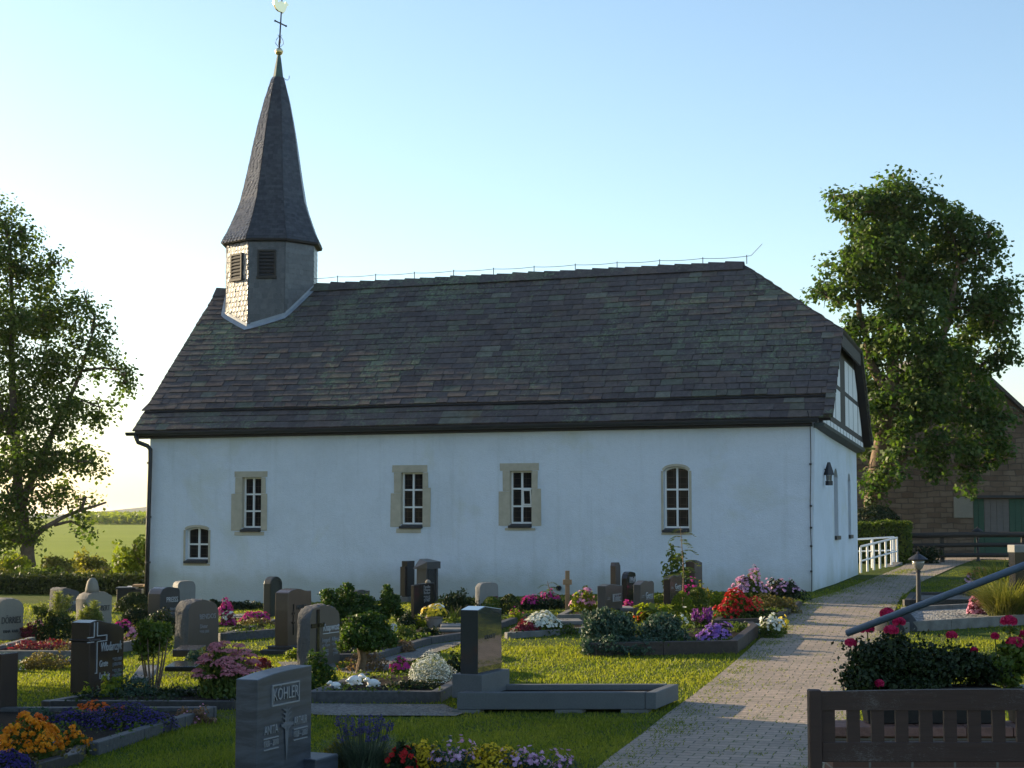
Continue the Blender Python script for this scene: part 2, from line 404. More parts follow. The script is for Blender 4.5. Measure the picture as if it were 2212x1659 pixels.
M['g_brown'] = granite('brown_granite', (.048, .036, .033), .22, .5, 100)
M['g_rose'] = granite('rose_granite', (.10, .072, .060), .22, .45, 90)
M['g_grey'] = granite('mid_grey_granite', (.080, .076, .077), .3, .45, 110)
M['g_stele'] = granite('polished_stele', (.052, .052, .055), .05, .45, 110, coat=1)
M['g_green'] = granite('green_black_stone', (.030, .036, .034), .4, .4, 80)

M['l_maple'] = leafmat('maple_leaves', (.036, .078, .018), (.105, .150, .034), .45, tcol=(1.2, 1.4, .5))
M['l_left'] = leafmat('birch_leaves', (.050, .088, .020), (.120, .155, .034), .5, tcol=(1.25, 1.45, .5))
M['l_hedge'] = leafmat('hedge_leaves', (.022, .036, .009), (.060, .080, .018), .3)
M['l_bright'] = leafmat('bright_leaves', (.10, .155, .014), (.23, .27, .03), .55)
M['l_wild'] = leafmat('wild_leaves', (.13, .14, .03), (.25, .24, .06), .55)
M['l_mid'] = leafmat('mid_leaves', (.042, .080, .012), (.105, .145, .024), .42)
M['l_dark'] = leafmat('dark_leaves', (.010, .022, .008), (.030, .048, .014), .22)
M['l_conif'] = leafmat('conifer_needles', (.018, .046, .008), (.065, .115, .016), .32)
M['l_jun'] = leafmat('juniper_needles', (.028, .062, .042), (.070, .115, .072), .25, tcol=(1.1, 1.2, .8))
M['l_pine'] = leafmat('pine_needles', (.018, .035, .012), (.05, .075, .022), .25)
M['l_candle'] = leafmat('pine_candles', (.12, .16, .045), (.22, .25, .08), .4)
M['l_yg'] = leafmat('yellow_green_cushion', (.10, .105, .012), (.19, .17, .02), .35)
M['l_sedum'] = leafmat('sedum_leaves', (.055, .10, .018), (.12, .16, .035), .35)
M['l_silver'] = leafmat('silver_leaves', (.20, .25, .22), (.38, .42, .38), .3, tcol=(1, 1, .9))
M['l_dry'] = leafmat('dry_plants', (.13, .075, .05), (.22, .15, .09), .35)
M['l_heather'] = leafmat('heather_leaves', (.10, .085, .025), (.17, .14, .05), .35)
M['l_straw'] = leafmat('grass_clump_blades', (.10, .13, .03), (.26, .25, .09), .45)
M['l_red'] = leafmat('red_leaves', (.12, .02, .03), (.25, .05, .06), .3, tcol=(1.3, .8, .8))
M['lawn'] = leafmat('lawn_blades', (.078, .122, .014), (.225, .245, .038), .55)
FC = {'orange': ((.72, .22, .008), (.85, .36, .015)), 'deep': ((.60, .10, .01), (.70, .17, .02)), 'yellow': ((.70, .50, .02), (.80, .62, .05)),
      'lobelia': ((.030, .018, .13), (.055, .032, .20)), 'violet': ((.22, .10, .45), (.38, .20, .60)), 'purple': ((.20, .03, .25), (.32, .08, .34)),
      'magenta': ((.50, .02, .22), (.65, .06, .32)), 'pink': ((.62, .22, .38), (.78, .40, .52)), 'phlox': ((.55, .28, .48), (.72, .45, .62)),
      'sedum': ((.42, .13, .17), (.58, .24, .26)), 'red': ((.50, .008, .010), (.68, .02, .02)), 'white': ((.70, .72, .62), (.85, .85, .78)),
      'wine': ((.16, .01, .03), (.28, .03, .06)), 'crimson': ((.42, .005, .06), (.58, .02, .12)), 'mauve': ((.58, .30, .52), (.74, .48, .66)),
      'lavender': ((.05, .05, .14), (.10, .09, .24)), 'salmon': ((.70, .16, .12), (.80, .28, .2)), 'gold': ((.62, .44, .015), (.78, .58, .03))}
for k, (a, b_) in FC.items(): M['f_' + k] = leafmat('petals_' + k, a, b_, .3, tcol=(1, 1, 1))

# ------------------------------------------------------------------ foliage helpers
def unit(a): return a / np.maximum(np.linalg.norm(a, axis=1, keepdims=True), 1e-9)
def leaf_quads(P, N, size, asp=.55, fold=.0, up=None):
    n = len(P); r = unit(rng.normal(size=(n, 3)))
    if up is not None: r = unit(r * (1 - up) + np.array([0, 0, 1.0]) * up)
    T = unit(np.cross(N, r)); T = unit(np.cross(T, N)) if up is not None else T
    B = unit(np.cross(N, T))
    L = (size * (.65 + .7 * rng.random(n)))[:, None]
    Wd = L * asp
    a = P - T * L * .5; c = P + T * L * .5; b = P + B * Wd * .5 + N * L * .06 + T * L * .05; d = P - B * Wd * .5 + N * L * .06 + T * L * .05
    return np.stack([a, b, c, d], 1).reshape(-1, 3)
def lump(dirs, seed, amp=.18, k=5):
    g = np.random.default_rng(seed); out = np.zeros(len(dirs))
    for _ in range(6):
        v = unit(g.normal(size=(1, 3)))[0]; out += np.sin(k * dirs @ v + g.random() * 6.28) / 6
    return 1 + amp * 1.9 * out
def dome_pts(n, c, rx, ry, rz, seed=0, shell=.45, amp=.2, full=False, k=5):
    d = unit(rng.normal(size=(n, 3)))
    if not full: d[:, 2] = np.abs(d[:, 2])
    r = (1 - shell * rng.random(n) ** 1.6) * lump(d, seed, amp, k)
    P = d * r[:, None] * np.array([rx, ry, rz]) + np.asarray(c)
    N = unit(d / np.array([rx, ry, rz]) * min(rx, ry, rz))
    return P, N
def jitterN(N, a=.7): return unit(N + a * rng.normal(size=N.shape))
def rosettes(P, N, size, petals=6):
    """each flower a shallow cup of petals (one quad each)"""
    n = len(P); r = unit(rng.normal(size=(n, 3))); T = unit(np.cross(N, r)); B = np.cross(N, T); out = []
    sz = (size * (.75 + .5 * rng.random(n)))[:, None]
    for k in range(petals):
        a0 = 2 * math.pi * k / petals; da = math.pi / petals * .95
        e = T * math.cos(a0) + B * math.sin(a0); l = T * math.cos(a0 - da) + B * math.sin(a0 - da); q = T * math.cos(a0 + da) + B * math.sin(a0 + da)
        out.append(np.stack([P, P + l * sz * .38 + N * sz * .12, P + e * sz * .52 + N * sz * .16, P + q * sz * .38 + N * sz * .12], 1))
    return np.stack(out, 1).reshape(-1, 3), petals
def pompoms(P, N, size, m=15):
    n = len(P); d = unit(rng.normal(size=(n, m, 3)).reshape(-1, 3)); Nn = np.repeat(N, m, 0); d = unit(d + Nn * .75)
    sz = np.repeat(size * (.75 + .5 * rng.random(n)), m)[:, None]; q = np.repeat(P, m, 0) + d * sz * np.array([.42, .42, .34])
    return leaf_quads(q, unit(d + .5 * rng.normal(size=d.shape)), size * .5, .8), m
def plant(name, label, cat, pxl, pxr, yt, yb, leaf='l_mid', n=900, ls=.045, fl=(), dr=.8, amp=.2, asp=.55, group=None, up=None, shell=.5, clumps=None, base=None, k=8, raise_=0):
    """a clump of leaves and blossoms, sized from where it stands"""
    b = G((pxl + pxr) / 2, yb) if base is None else np.asarray(base, float)
    sc_ = b[1] / FL; rx = (pxr - pxl) * sc_ / 2; h = (yb - yt) * sc_ * 1.0; ry = rx * dr
    b = b + np.array([0, ry * .8, 0]); b[2] = (tz(b[0], b[1]) if base is None else b[2]) + raise_
    e = empty(name, label, cat, tuple(b), 0, group)
    seed = random.randrange(10 ** 6)
    if clumps is None: clumps = [(0, 0, 0, 1, 1, 1)]
    Ps, Ns = [], []
    for (cx, cy, cz, a, bb, c) in clumps:
        nn = max(60, int(n / len(clumps)))
        P, N = dome_pts(nn, (cx * rx, cy * ry, cz * h), rx * a, ry * bb, h * c, seed + len(Ps), shell, amp, cz > .05, k)
        Ps.append(P); Ns.append(N)
    P = np.concatenate(Ps); N = np.concatenate(Ns); P[:, 2] = np.maximum(P[:, 2], .01)
    npmesh('foliage', leaf_quads(P, jitterN(N), ls, asp, up=up), 4, M[leaf], e)
    for (fm, fn, fs, zone) in fl:
        i = len(clumps); Ps, Ns = [], []
        for (cx, cy, cz, a, bb, c) in clumps:
            m = int(fn * 3 / i) + 3
            P, N = dome_pts(m, (cx * rx, cy * ry, cz * h), rx * a * 1.03, ry * bb * 1.03, h * c * 1.05, seed + len(Ps), .08, amp, cz > .05, k); Ps.append(P); Ns.append(N)
        P = np.concatenate(Ps); N = np.concatenate(Ns)
        zmin = {'top': .62, 'all': .15, 'up': .4, 'low': .05}[zone]
        kz = P[:, 2] > zmin * h
        if zone == 'low': kz = (P[:, 2] > .05 * h) & (P[:, 2] < .5 * h)
        P, N = P[kz], N[kz]; pm = rng.permutation(len(P))[:fn]; P, N = P[pm], N[pm]
        if not len(P): continue
        v, q = (pompoms(P, N, fs) if fm in ('orange', 'deep') else rosettes(P, unit(N + .5 * rng.normal(size=N.shape) * .5 + np.array([0, 0, .3])), fs))
        npmesh('blossoms', v, 4, M['f_' + fm], e, np.repeat(rng.random(len(P)), q))
    return e
def blades(name, m, parent, c, n, rx, ry, h, wd, lean=.5, seed=0, segs=4, hv=.4):
    """arching grass blades as strips of quads"""
    a = rng.random(n) * 6.283; rr = np.sqrt(rng.random(n))
    base = np.stack([c[0] + rx * rr * np.cos(a), c[1] + ry * rr * np.sin(a), np.full(n, c[2])], 1)
    a2 = a + rng.normal(size=n) * .6; od = np.stack([np.cos(a2), np.sin(a2), 0 * a2], 1); sd_ = np.stack([-np.sin(a2), np.cos(a2), 0 * a2], 1)
    hh = h * (1 - hv + hv * 2 * rng.random(n) * .8); ln = lean * (.3 + rng.random(n)); q = []
    def at(s): return base + od * (hh * ln * s ** 1.8)[:, None] + np.array([0, 0, 1.0]) * (hh * (s - .25 * ln * s ** 3))[:, None]
    for i in range(segs):
        s0, s1 = i / segs, (i + 1) / segs; w0, w1 = wd * (1 - s0) ** .6 / 2, wd * (1 - s1) ** .6 / 2
        A, B = at(s0), at(s1); q.append(np.stack([A - sd_ * w0, A + sd_ * w0, B + sd_ * w1, B - sd_ * w1], 1))
    return npmesh(name, np.stack(q, 1).reshape(-1, 3), 4, m, parent, np.repeat(rng.random(n), segs))
def pnpoly(x, y, poly):
    inside = np.zeros(len(x), bool); j = len(poly) - 1
    for i in range(len(poly)):
        xi, yi = poly[i][:2]; xj, yj = poly[j][:2]
        c = ((yi > y) != (yj > y)) & (x < (xj - xi) * (y - yi) / (yj - yi + 1e-12) + xi)
        inside ^= c; j = i
    return inside

# ------------------------------------------------------------------ ground sheet, path, hills
def axis(a, b, step, far, k=1.25):
    mid = list(np.arange(a, b + 1e-6, step)); lo, hi = [], []
    d = step; x = a
    while x > -far: d *= k; x -= d; lo.append(x)
    d = step; x = b
    while x < far: d *= k; x += d; hi.append(x)
    return np.array(lo[::-1] + mid + hi)
xs = axis(-16, 18, .25, 4000); ys = axis(5, 54, .25, 5000); ys = ys[ys > -60]
X, Y = np.meshgrid(xs, ys); Z = terr(X, Y)
me = bpy.data.meshes.new('ground'); nx, ny = len(xs), len(ys)
idx = np.arange(nx * ny).reshape(ny, nx)
me.from_pydata(np.stack([X.ravel(), Y.ravel(), Z.ravel()], 1).tolist(), [], np.stack([idx[:-1, :-1], idx[:-1, 1:], idx[1:, 1:], idx[1:, :-1]], -1).reshape(-1, 4).tolist())
tag(link('ground', me, M['ground'], None, True), kind='structure')

EXCL = []                                  # ground polygons where no lawn grows
def sheet(name, poly, m, lift=.012, parent=None, kind=None, step=.35, dome=0):
    """a thin sheet lying on the land inside a ground polygon"""
    poly = [tuple(p[:2]) for p in poly]; EXCL.append(poly)
    c = np.mean(poly, 0)
    # subdivide outline, build fan rings
    pts = []
    for i in range(len(poly)):
        a = np.array(poly[i]); b = np.array(poly[(i + 1) % len(poly)]); k = max(1, int(np.linalg.norm(b - a) / step))
        for j in range(k): pts.append(a + (b - a) * j / k)
    rings = 5; mb = MB(); vs_ = []
    for r_ in range(1, rings + 1):
        for p in pts:
            q = c + (p - c) * r_ / rings; vs_.append((q[0], q[1], tz(*q) + lift + dome * (1 - (r_ / rings) ** 2)))
    vs_.append((c[0], c[1], tz(*c) + lift + dome)); n = len(pts); fs = []
    for r_ in range(rings - 1):
        for i in range(n):
            j = (i + 1) % n; fs.append((r_ * n + i, (r_ + 1) * n + i, (r_ + 1) * n + j, r_ * n + j))
    for i in range(n): fs.append((len(vs_) - 1, i, (i + 1) % n))
    mb.add(vs_, fs, .5); o = mb.build(name, m, parent, True)
    if kind: tag(o, kind=kind)
    return o

# path: strip between two edges
def strip(name, left, right, m, lift, n=60, kind='structure'):
    def res(pl, k):
        pl = np.array(pl); d = np.r_[0, np.cumsum(np.linalg.norm(np.diff(pl, axis=0), axis=1))]; s_ = np.linspace(0, d[-1], k)
        return np.stack([np.interp(s_, d, pl[:, i]) for i in (0, 1)], 1)
    Lp, Rp = res(left, n), res(right, n); mb = MB(); vs_ = []; cols = 9
    for i in range(n):
        for j in range(cols):
            q = Lp[i] + (Rp[i] - Lp[i]) * j / (cols - 1)
            vs_.append((q[0], q[1], tz(*q) + lift))
    fs = [(i * cols + j, i * cols + j + 1, (i + 1) * cols + j + 1, (i + 1) * cols + j) for i in range(n - 1) for j in range(cols - 1)]
    mb.add(vs_, fs, .5); o = mb.build(name, m, None, True); tag(o, kind=kind)
    EXCL.append([tuple(p) for p in Lp] + [tuple(p) for p in Rp[::-1]]); return o
g2 = lambda px, py: tuple(G(px, py)[:2])
PL = [(0.0, 9.2), g2(1290, 1659), g2(1440, 1545), g2(1600, 1420), g2(1645, 1378), g2(1692, 1335), g2(1742, 1300), g2(1798, 1283), g2(1850, 1264), g2(1945, 1226), g2(1975, 1209), (10.6, 50)]
PR = [(1.75, 9.2), (2.35, 12.8), (3.2, 16), (4.3, 20), (5.1, 23), (5.75, 25.5), g2(1945, 1292), g2(1990, 1258), g2(2068, 1223), g2(2112, 1207), (14.5, 48), (15.5, 50)]
strip('path', PL, PR, M['paving'], .012)
# far hills
def hill(px0, px1, ytops, dist, name, depth):
    mb = MB(); n = len(ytops); vs_ = []
    for i, yt in enumerate(ytops):
        px = px0 + (px1 - px0) * i / (n - 1); x = (px - 1106) / FL * dist; zt = CAMZ + (HOR - yt) / FL * dist
        vs_ += [(x, dist - depth, .6), (x, dist, zt), (x, dist + depth, .5)]
    fs = []
    for i in range(n - 1):
        for k in range(2): fs.append((3 * i + k, 3 * (i + 1) + k, 3 * (i + 1) + k + 1, 3 * i + k + 1))
    mb.add(vs_, fs, .5); tag(mb.build(name, M['hillmat'], None, True), kind='structure')
M['hillmat'] = simple('wooded_hill', (.055, .075, .04), 1, .3, .01, spec=.05)
hill(215, 620, [1118, 1108 - 1, 1100, 1096, 1092.5, 1092, 1090.5, 1091, 1090, 1088, 1091, 1096, 1104, 1118], 3000, 'hills', 500)
hill(-500, 190, [1117, 1108, 1104, 1105, 1103, 1108, 1109, 1107, 1110, 1113, 1109.5, 1112, 1116], 3600, 'hills', 500)

# ------------------------------------------------------------------ the church
CX0, CY0, TH, CL, CW = -8.07, 37.16, -.315, 14.70, 7.30
ul = np.array([math.cos(TH), math.sin(TH)]); vl = np.array([-math.sin(TH), math.cos(TH)])
church = empty('church', 'small white plastered church with stone slab roof and slate covered spire', 'church', (CX0, CY0, 0), TH)
ZBR = .45
def c2w(u, v, z): q = np.array([CX0, CY0]) + ul * u + vl * v; return np.array([q[0], q[1], z])
def w2c(P): q = np.asarray(P[:2]) - np.array([CX0, CY0]); return np.array([q @ ul, q @ vl, P[2]])
def on_front(px, py, v=0.0):
    d = ray(px, py); n = np.array([vl[0], vl[1], 0]); o = c2w(0, v, 0); t = ((o - np.array([0, 0, CAMZ])) @ n) / (d @ n)
    return w2c(np.array([0, 0, CAMZ]) + t * d)
def on_gable(px, py, u=CL):
    d = ray(px, py); n = np.array([ul[0], ul[1], 0]); o = c2w(u, 0, 0); t = ((o - np.array([0, 0, CAMZ])) @ n) / (d @ n)
    return w2c(np.array([0, 0, CAMZ]) + t * d)

# --- front wall with real window openings
Z1 = lambda zx, zy: (269.3 + .2695 * zx, 865.5 + .2695 * zy)
Z2 = lambda zx, zy: (817.4 + .3261 * zx, 904 + .3261 * zy)
def rect(z, x0, x1, y0, y1):
    a = on_front(*z(x0, y0)); b = on_front(*z(x1, y1)); m = on_front(*z((x0 + x1) / 2, y0)); n_ = on_front(*z((x0 + x1) / 2, y1))
    return [a[0], b[0], n_[2], m[2]]            # u0,u1,z0,z1
WIN = [  # opening, arch rise, rows, panes cols, surround pieces
    dict(z=Z1, op=(490, 668, 1040, 1300), arch=.07, rows=2, sur=None, hx=None),
    dict(z=Z1, op=(944, 1092, 614, 1048), arch=0, rows=3, sur=[(882, 1145, 565, 613), (888, 946, 613, 745), (1091, 1130, 613, 745), (858, 946, 745, 1042), (1091, 1140, 745, 1042), (880, 1118, 1050, 1080)]),
    dict(z=Z2, op=(150, 293, 357, 726), arch=0, rows=3, sur=[(92, 327, 308, 356), (105, 151, 356, 495), (292, 330, 356, 458), (80, 151, 495, 718), (292, 347, 458, 718), (120, 283, 728, 758)]),
    dict(z=Z2, op=(870, 1016, 347, 722), arch=0, rows=3, sur=[(805, 1066, 295, 346), (825, 871, 346, 482), (1015, 1057, 346, 464), (797, 871, 482, 711), (1015, 1080, 464, 711), (838, 1042, 724, 742)], open=True),
    dict(z=Z2, op=(1888, 2060, 350, 752), arch=.10, rows=3, sur=None),
]
for q in WIN: q['r'] = rect(q['z'], *q['op'])
ZT = 3.80
def batter(u, z): return 0.0
us = sorted({-.0, CL} | {q['r'][0] for q in WIN} | {q['r'][1] for q in WIN} | set(np.linspace(0, CL, 12)))
zs = sorted({-.4, ZT} | {q['r'][2] for q in WIN} | {q['r'][3] + q['arch'] for q in WIN})
wb = MB()
def inhole(u, z): return any(q['r'][0] < u < q['r'][1] and q['r'][2] < z < q['r'][3] + q['arch'] for q in WIN)
def cor(u, z):     # the old wall spreads a little towards its foot at the right corner
    return u + (-.10 * (1 - (z - .4) / 3.3) + .03) * max(0, (u - CL + 1.2) / 1.2)
for a, b in zip(us[:-1], us[1:]):
    for c, d in zip(zs[:-1], zs[1:]):
        if not inhole((a + b) / 2, (c + d) / 2):
            wb.add([(cor(a, c), 0, c), (cor(b, c), 0, c), (cor(b, d), 0, d), (cor(a, d), 0, d)], [(0, 1, 2, 3)], .5)
RV = .17
for q in WIN:
    u0, u1, z0, z1 = q['r']; um = (u0 + u1) / 2; n = 10
    if q['arch']:
        top = [(u0 + (u1 - u0) * i / n, z1 + q['arch'] * (1 - (2 * i / n - 1) ** 2) ** .6) for i in range(n + 1)]
        zt = z1 + q['arch']
        for i in range(n): wb.add([(top[i][0], 0, top[i][1]), (top[i + 1][0], 0, top[i + 1][1]), (top[i + 1][0], 0, zt + 1e-4), (top[i][0], 0, zt + 1e-4)], [(0, 1, 2, 3)], .5)
    else: top = [(u0, z1), (u1, z1)]
    q['top'] = top
    loop = [(u0, z0)] + top + [(u1, z0)]
    for i in range(len(loop)):
        a, b = loop[i], loop[(i + 1) % len(loop)]
        wb.add([(a[0], 0, a[1]), (b[0], 0, b[1]), (b[0], RV, b[1]), (a[0], RV, a[1])], [(0, 1, 2, 3)], .5)
# left wall, back wall (plain), right wall with slits
wb.add([(0, 0, -.4), (0, CW, -.4), (0, CW, 3.6), (0, CW / 2, 7.1), (0, 0, ZT)], [(0, 4, 3, 2, 1)], .5)
wb.add([(0, CW, -.4), (CL, CW, -.4), (CL, CW, 3.4), (0, CW, 3.6)], [(0, 3, 2, 1)], .5)
def zx5(zx, zy): return (1634.9 + .5334 * zx, 365.4 + .5334 * zy)
SL = []
for (a, b, y0, y1) in ((315, 331.5, 1213, 1495), (371.5, 382.5, 1232, 1490)):
    A = on_gable(*zx5(a, y1)); B = on_gable(*zx5(b, y1)); T = on_gable(*zx5((a + b) / 2, y0)); Bm = on_gable(*zx5((a + b) / 2, y1))
    SL.append((A[1], B[1], Bm[2], T[2]))
vsl = sorted({0, CW} | {s_[0] for s_ in SL} | {s_[1] for s_ in SL}); 
for a, b in zip(vsl[:-1], vsl[1:]):
    zcut = [-.4, 3.9 - .03 * a]
    hole = [s_ for s_ in SL if s_[0] <= (a + b) / 2 <= s_[1]]
    if hole:
        h = hole[0]; segs = [(-.4, h[2]), (h[3], None)]
        n = 8; top = [(a + (b - a) * i / n, h[3] - .18 * ((2 * i / n - 1) ** 2)) for i in range(n + 1)]
        for i in range(n): wb.add([(CL, top[i][0], top[i][1]), (CL, top[i + 1][0], top[i + 1][1]), (CL, top[i + 1][0], h[3] + .001), (CL, top[i][0], h[3] + .001)], [(0, 1, 2, 3)], .5)
        lp = [(a, h[2])] + top + [(b, h[2])]
        for i in range(len(lp)):
            p, q2 = lp[i], lp[(i + 1) % len(lp)]
            wb.add([(CL, p[0], p[1]), (CL, q2[0], q2[1]), (CL - .25, q2[0], q2[1]), (CL - .25, p[0], p[1])], [(0, 1, 2, 3)], .5)
    else: segs = [(-.4, None)]
    for z0, z1 in segs:
        za = z1 if z1 is not None else 3.75 - .24 * a / CW; zb = z1 if z1 is not None else 3.75 - .24 * b / CW
        wb.add([(cor(CL, z0) if a == 0 else CL, a, z0), (CL, b, z0), (CL, b, zb), (cor(CL, za) if a == 0 else CL, a, za)], [(0, 1, 2, 3)], .5)
wb.build('wall', M['plaster'], church)

# --- windows
def frame_bars(mb, u0, u1, z0, z1, rows, y0, y1, wd, top=None, cols=2):
    mb.box(u0, u0 + wd, y0, y1, z0, z1); mb.box(u1 - wd, u1, y0, y1, z0, z1)
    mb.box(u0 + wd, u1 - wd, y0 + .001, y1, z0, z0 + wd * 1.3)
    if top is None: mb.box(u0 + wd, u1 - wd, y0 + .001, y1, z1 - wd, z1)
    else:
        for a, b in zip(top[:-1], top[1:]):
            mb.hexa([(a[0], y0, a[1] - wd), (b[0], y0, b[1] - wd), (b[0], y1, b[1] - wd), (a[0], y1, a[1] - wd)], [(a[0], y0, a[1]), (b[0], y0, b[1]), (b[0], y1, b[1]), (a[0], y1, a[1])])
    um = (u0 + u1) / 2; zt = z1 if top is None else max(p[1] for p in top)
    mb.box(um - wd * .62, um + wd * .62, y0 - .006, y1, z0 + wd, zt - wd * .5)
    for r_ in range(1, rows):
        z = z0 + (z1 - z0 + (.03 if top else 0)) * r_ / rows
        mb.box(u0 + wd, u1 - wd, y0 - .003, y1 - .002, z - wd * .6, z + wd * .6)
for q in WIN:
    u0, u1, z0, z1 = q['r']; zs_ = z0 + .075
    fw = MB(); fu0 = u0 + .006; fu1 = u1 - .006
    top = [(min(max(a, fu0), fu1), z - .004) for a, z in q['top']] if q['arch'] else None
    frame_bars(fw, fu0, fu1, zs_, z1 - .004, q['rows'], .10, .15, .030, top)
    win = fw.build('window', M['white_paint'], church)
    gp = MB(); cols = 2; H_ = (z1 - zs_) / q['rows']
    loop = [(fu0 + .02, .135, zs_ + .02)] + ([(fu1 - .02, .135, zs_ + .02)]) + ([(min(max(a, fu0 + .02), fu1 - .02), .135, z - .02) for a, z in q['top'][::-1]])
    gp.add(loop, [tuple(range(len(loop)))]); gp.build('pane', M['glass'], win)
    sl = MB(); sl.hexa([(u0 + .004 - .03, -.05, z0 - .01), (u1 - .02, -.05, z0 - .01), (u1 - .004, .10, z0 - .01), (u0 + .004, .10, z0 - .01)], [(u0 - .026, -.05, z0 + .035), (u1 - .02, -.05, z0 + .035), (u1 - .004, .10, z0 + .078), (u0 + .004, .10, z0 + .078)])
    sl.build('sill', M['dark_slate'], win)
    if q['sur']:
        sb = MB()
        for i, p in enumerate(q['sur']):
            a = rect(q['z'], *p); j = lambda: random.uniform(-.008, .008)
            y = -.010 - .003 * (i % 3)
            b0, b1, c0, c1 = a[0] + .003, a[1] - .003, a[2] + .003, a[3] - .003
            if i in (1, 3): b1 = u0 - .001
            if i in (2, 4): b0 = u1 + .001
            sb.hexa([(b0 + j() * (i not in (2, 4)), y, c0), (b1 + j() * (i not in (1, 3)), y, c0), (b1, .05, c0), (b0, .05, c0)], [(b0 + j() * (i not in (2, 4)), y, c1), (b1 + j() * (i not in (1, 3)), y, c1), (b1, .05, c1), (b0, .05, c1)])
        # stone reveals
        sb.box(u0 - .001, u0 + .004, -.004, RV - .02, z0 + .08, z1 - .002); sb.box(u1 - .004, u1 + .001, -.004, RV - .02, z0 + .08, z1 - .002); sb.box(u0 + .005, u1 - .005, -.004, RV - .02, z1 - .004, z1 + .001)
        sb.build('stone_surround', M['sandstone'], win, bevel=.006)
    else:
        sb = MB(); o_ = .05; top = q['top']
        for a, b in zip(top[:-1], top[1:]):
            sb.hexa([(a[0], -.008, a[1]), (b[0], -.008, b[1]), (b[0], .04, b[1]), (a[0], .04, a[1])], [(a[0] + (a[0] - (u0 + u1) / 2) * .1, -.008, a[1] + o_), (b[0] + (b[0] - (u0 + u1) / 2) * .1, -.008, b[1] + o_), (b[0], .04, b[1] + o_), (a[0], .04, a[1] + o_)])
        sb.box(u0 - o_, u0 - .001, -.008, .04, z0, z1 + .01); sb.box(u1 + .001, u1 + o_, -.008, .04, z0, z1 + .01); sb.box(u0 - o_, u1 + o_, -.007, .04, z0 - .06, z0 - .012)
        sb.build('stone_surround', M['sandstone'], win)
    if q.get('open'):
        um = (u0 + u1) / 2; za, zb_ = zs_ + (z1 - zs_) / 3 + .02, zs_ + (z1 - zs_) * 2 / 3 - .02
        cm = MB(); M_ = Matrix.Translation((um + .02, .085, za)) @ Matrix.Rotation(R(9), 4, 'X')
        wv, hv = fu1 - um - .045, zb_ - za
        for bx in ((0, .025, 0, .03, 0, hv), (wv - .025, wv, 0, .03, 0, hv), (.025, wv - .025, .001, .03, 0, .025), (.025, wv - .025, .001, .03, hv - .025, hv)): cm.box(*bx, M=M_)
        cs = cm.build('casement', M['white_paint'], win)
for (a, b, z0, z1) in SL:
    gp = MB(); gp.add([(CL - .2, a, z0), (CL - .2, b, z0), (CL - .2, b, z1 + .02), (CL - .2, a, z1 + .02)], [(0, 1, 2, 3)])
    sw = gp.build('slit_window', simple('brown_board', (.13, .095, .085), .8, .2, 6), church)
    sl = MB(); sl.box(CL - .1, CL + .05, a + .002, b + .03, z0 - .03, z0 + .05); sl.build('sill', M['dark_slate'], sw)

# --- roof planes as laid stone slabs
LO, RO, EO, HU = .36, .37, .116, 2.02
ZEL, ZER, ZEB, ZRL, ZRR, ZHF, ZHB = 3.857, 3.895, 3.62, 7.433, 7.504, 5.754, 5.62
def fr(u, t):     # front slope, t 0 eave .. 1 ridge
    k = (u + LO) / (CL + RO + LO); ze = ZEL + (ZER - ZEL) * k; zr = ZRL + (ZRR - ZRL) * min(1, (u + LO) / (CL - HU + LO))
    s_ = -.05 * math.sin(math.pi * min(1, max(0, k))) * t * (1.2 - t) * 2 + .006 * math.sin(u * 1.1 + t * 3)
    return Vector((u, -EO + (CW / 2 + EO) * t, ze + (zr - ze) * t + s_))
def bk(u, t):
    k = (u + LO) / (CL + RO + LO); zr = ZRL + (ZRR - ZRL) * min(1, (u + LO) / (CL - HU + LO)); ze = 3.78 + (ZEB - 3.78) * k
    return Vector((u, CW + EO - (CW / 2 + EO) * t, ze + (zr - ze) * t))
TF = (ZHF - ZER) / (ZRR - ZER); TB = (ZHB - ZEB) / (ZRR - ZEB)
rightF = lambda t: CL + RO if t <= TF else CL + RO + (-HU - RO) * (t - TF) / (1 - TF)
rightB = lambda t: CL + RO if t <= TB else CL + RO + (-HU - RO) * (t - TB) / (1 - TB)
def hp(a, t):      # half hip: a across, t up
    A = fr(CL + RO, TF); B = bk(CL + RO, TB); T = Vector((CL - HU, CW / 2, ZRR))
    L_ = A.lerp(T, t); R_ = B.lerp(T, t); wd = (R_ - L_).length
    return L_.lerp(R_, 0 if wd < 1e-6 else a / wd)
def hpw(t): return (fr(CL + RO, TF) - bk(CL + RO, TB)).length * (1 - t)
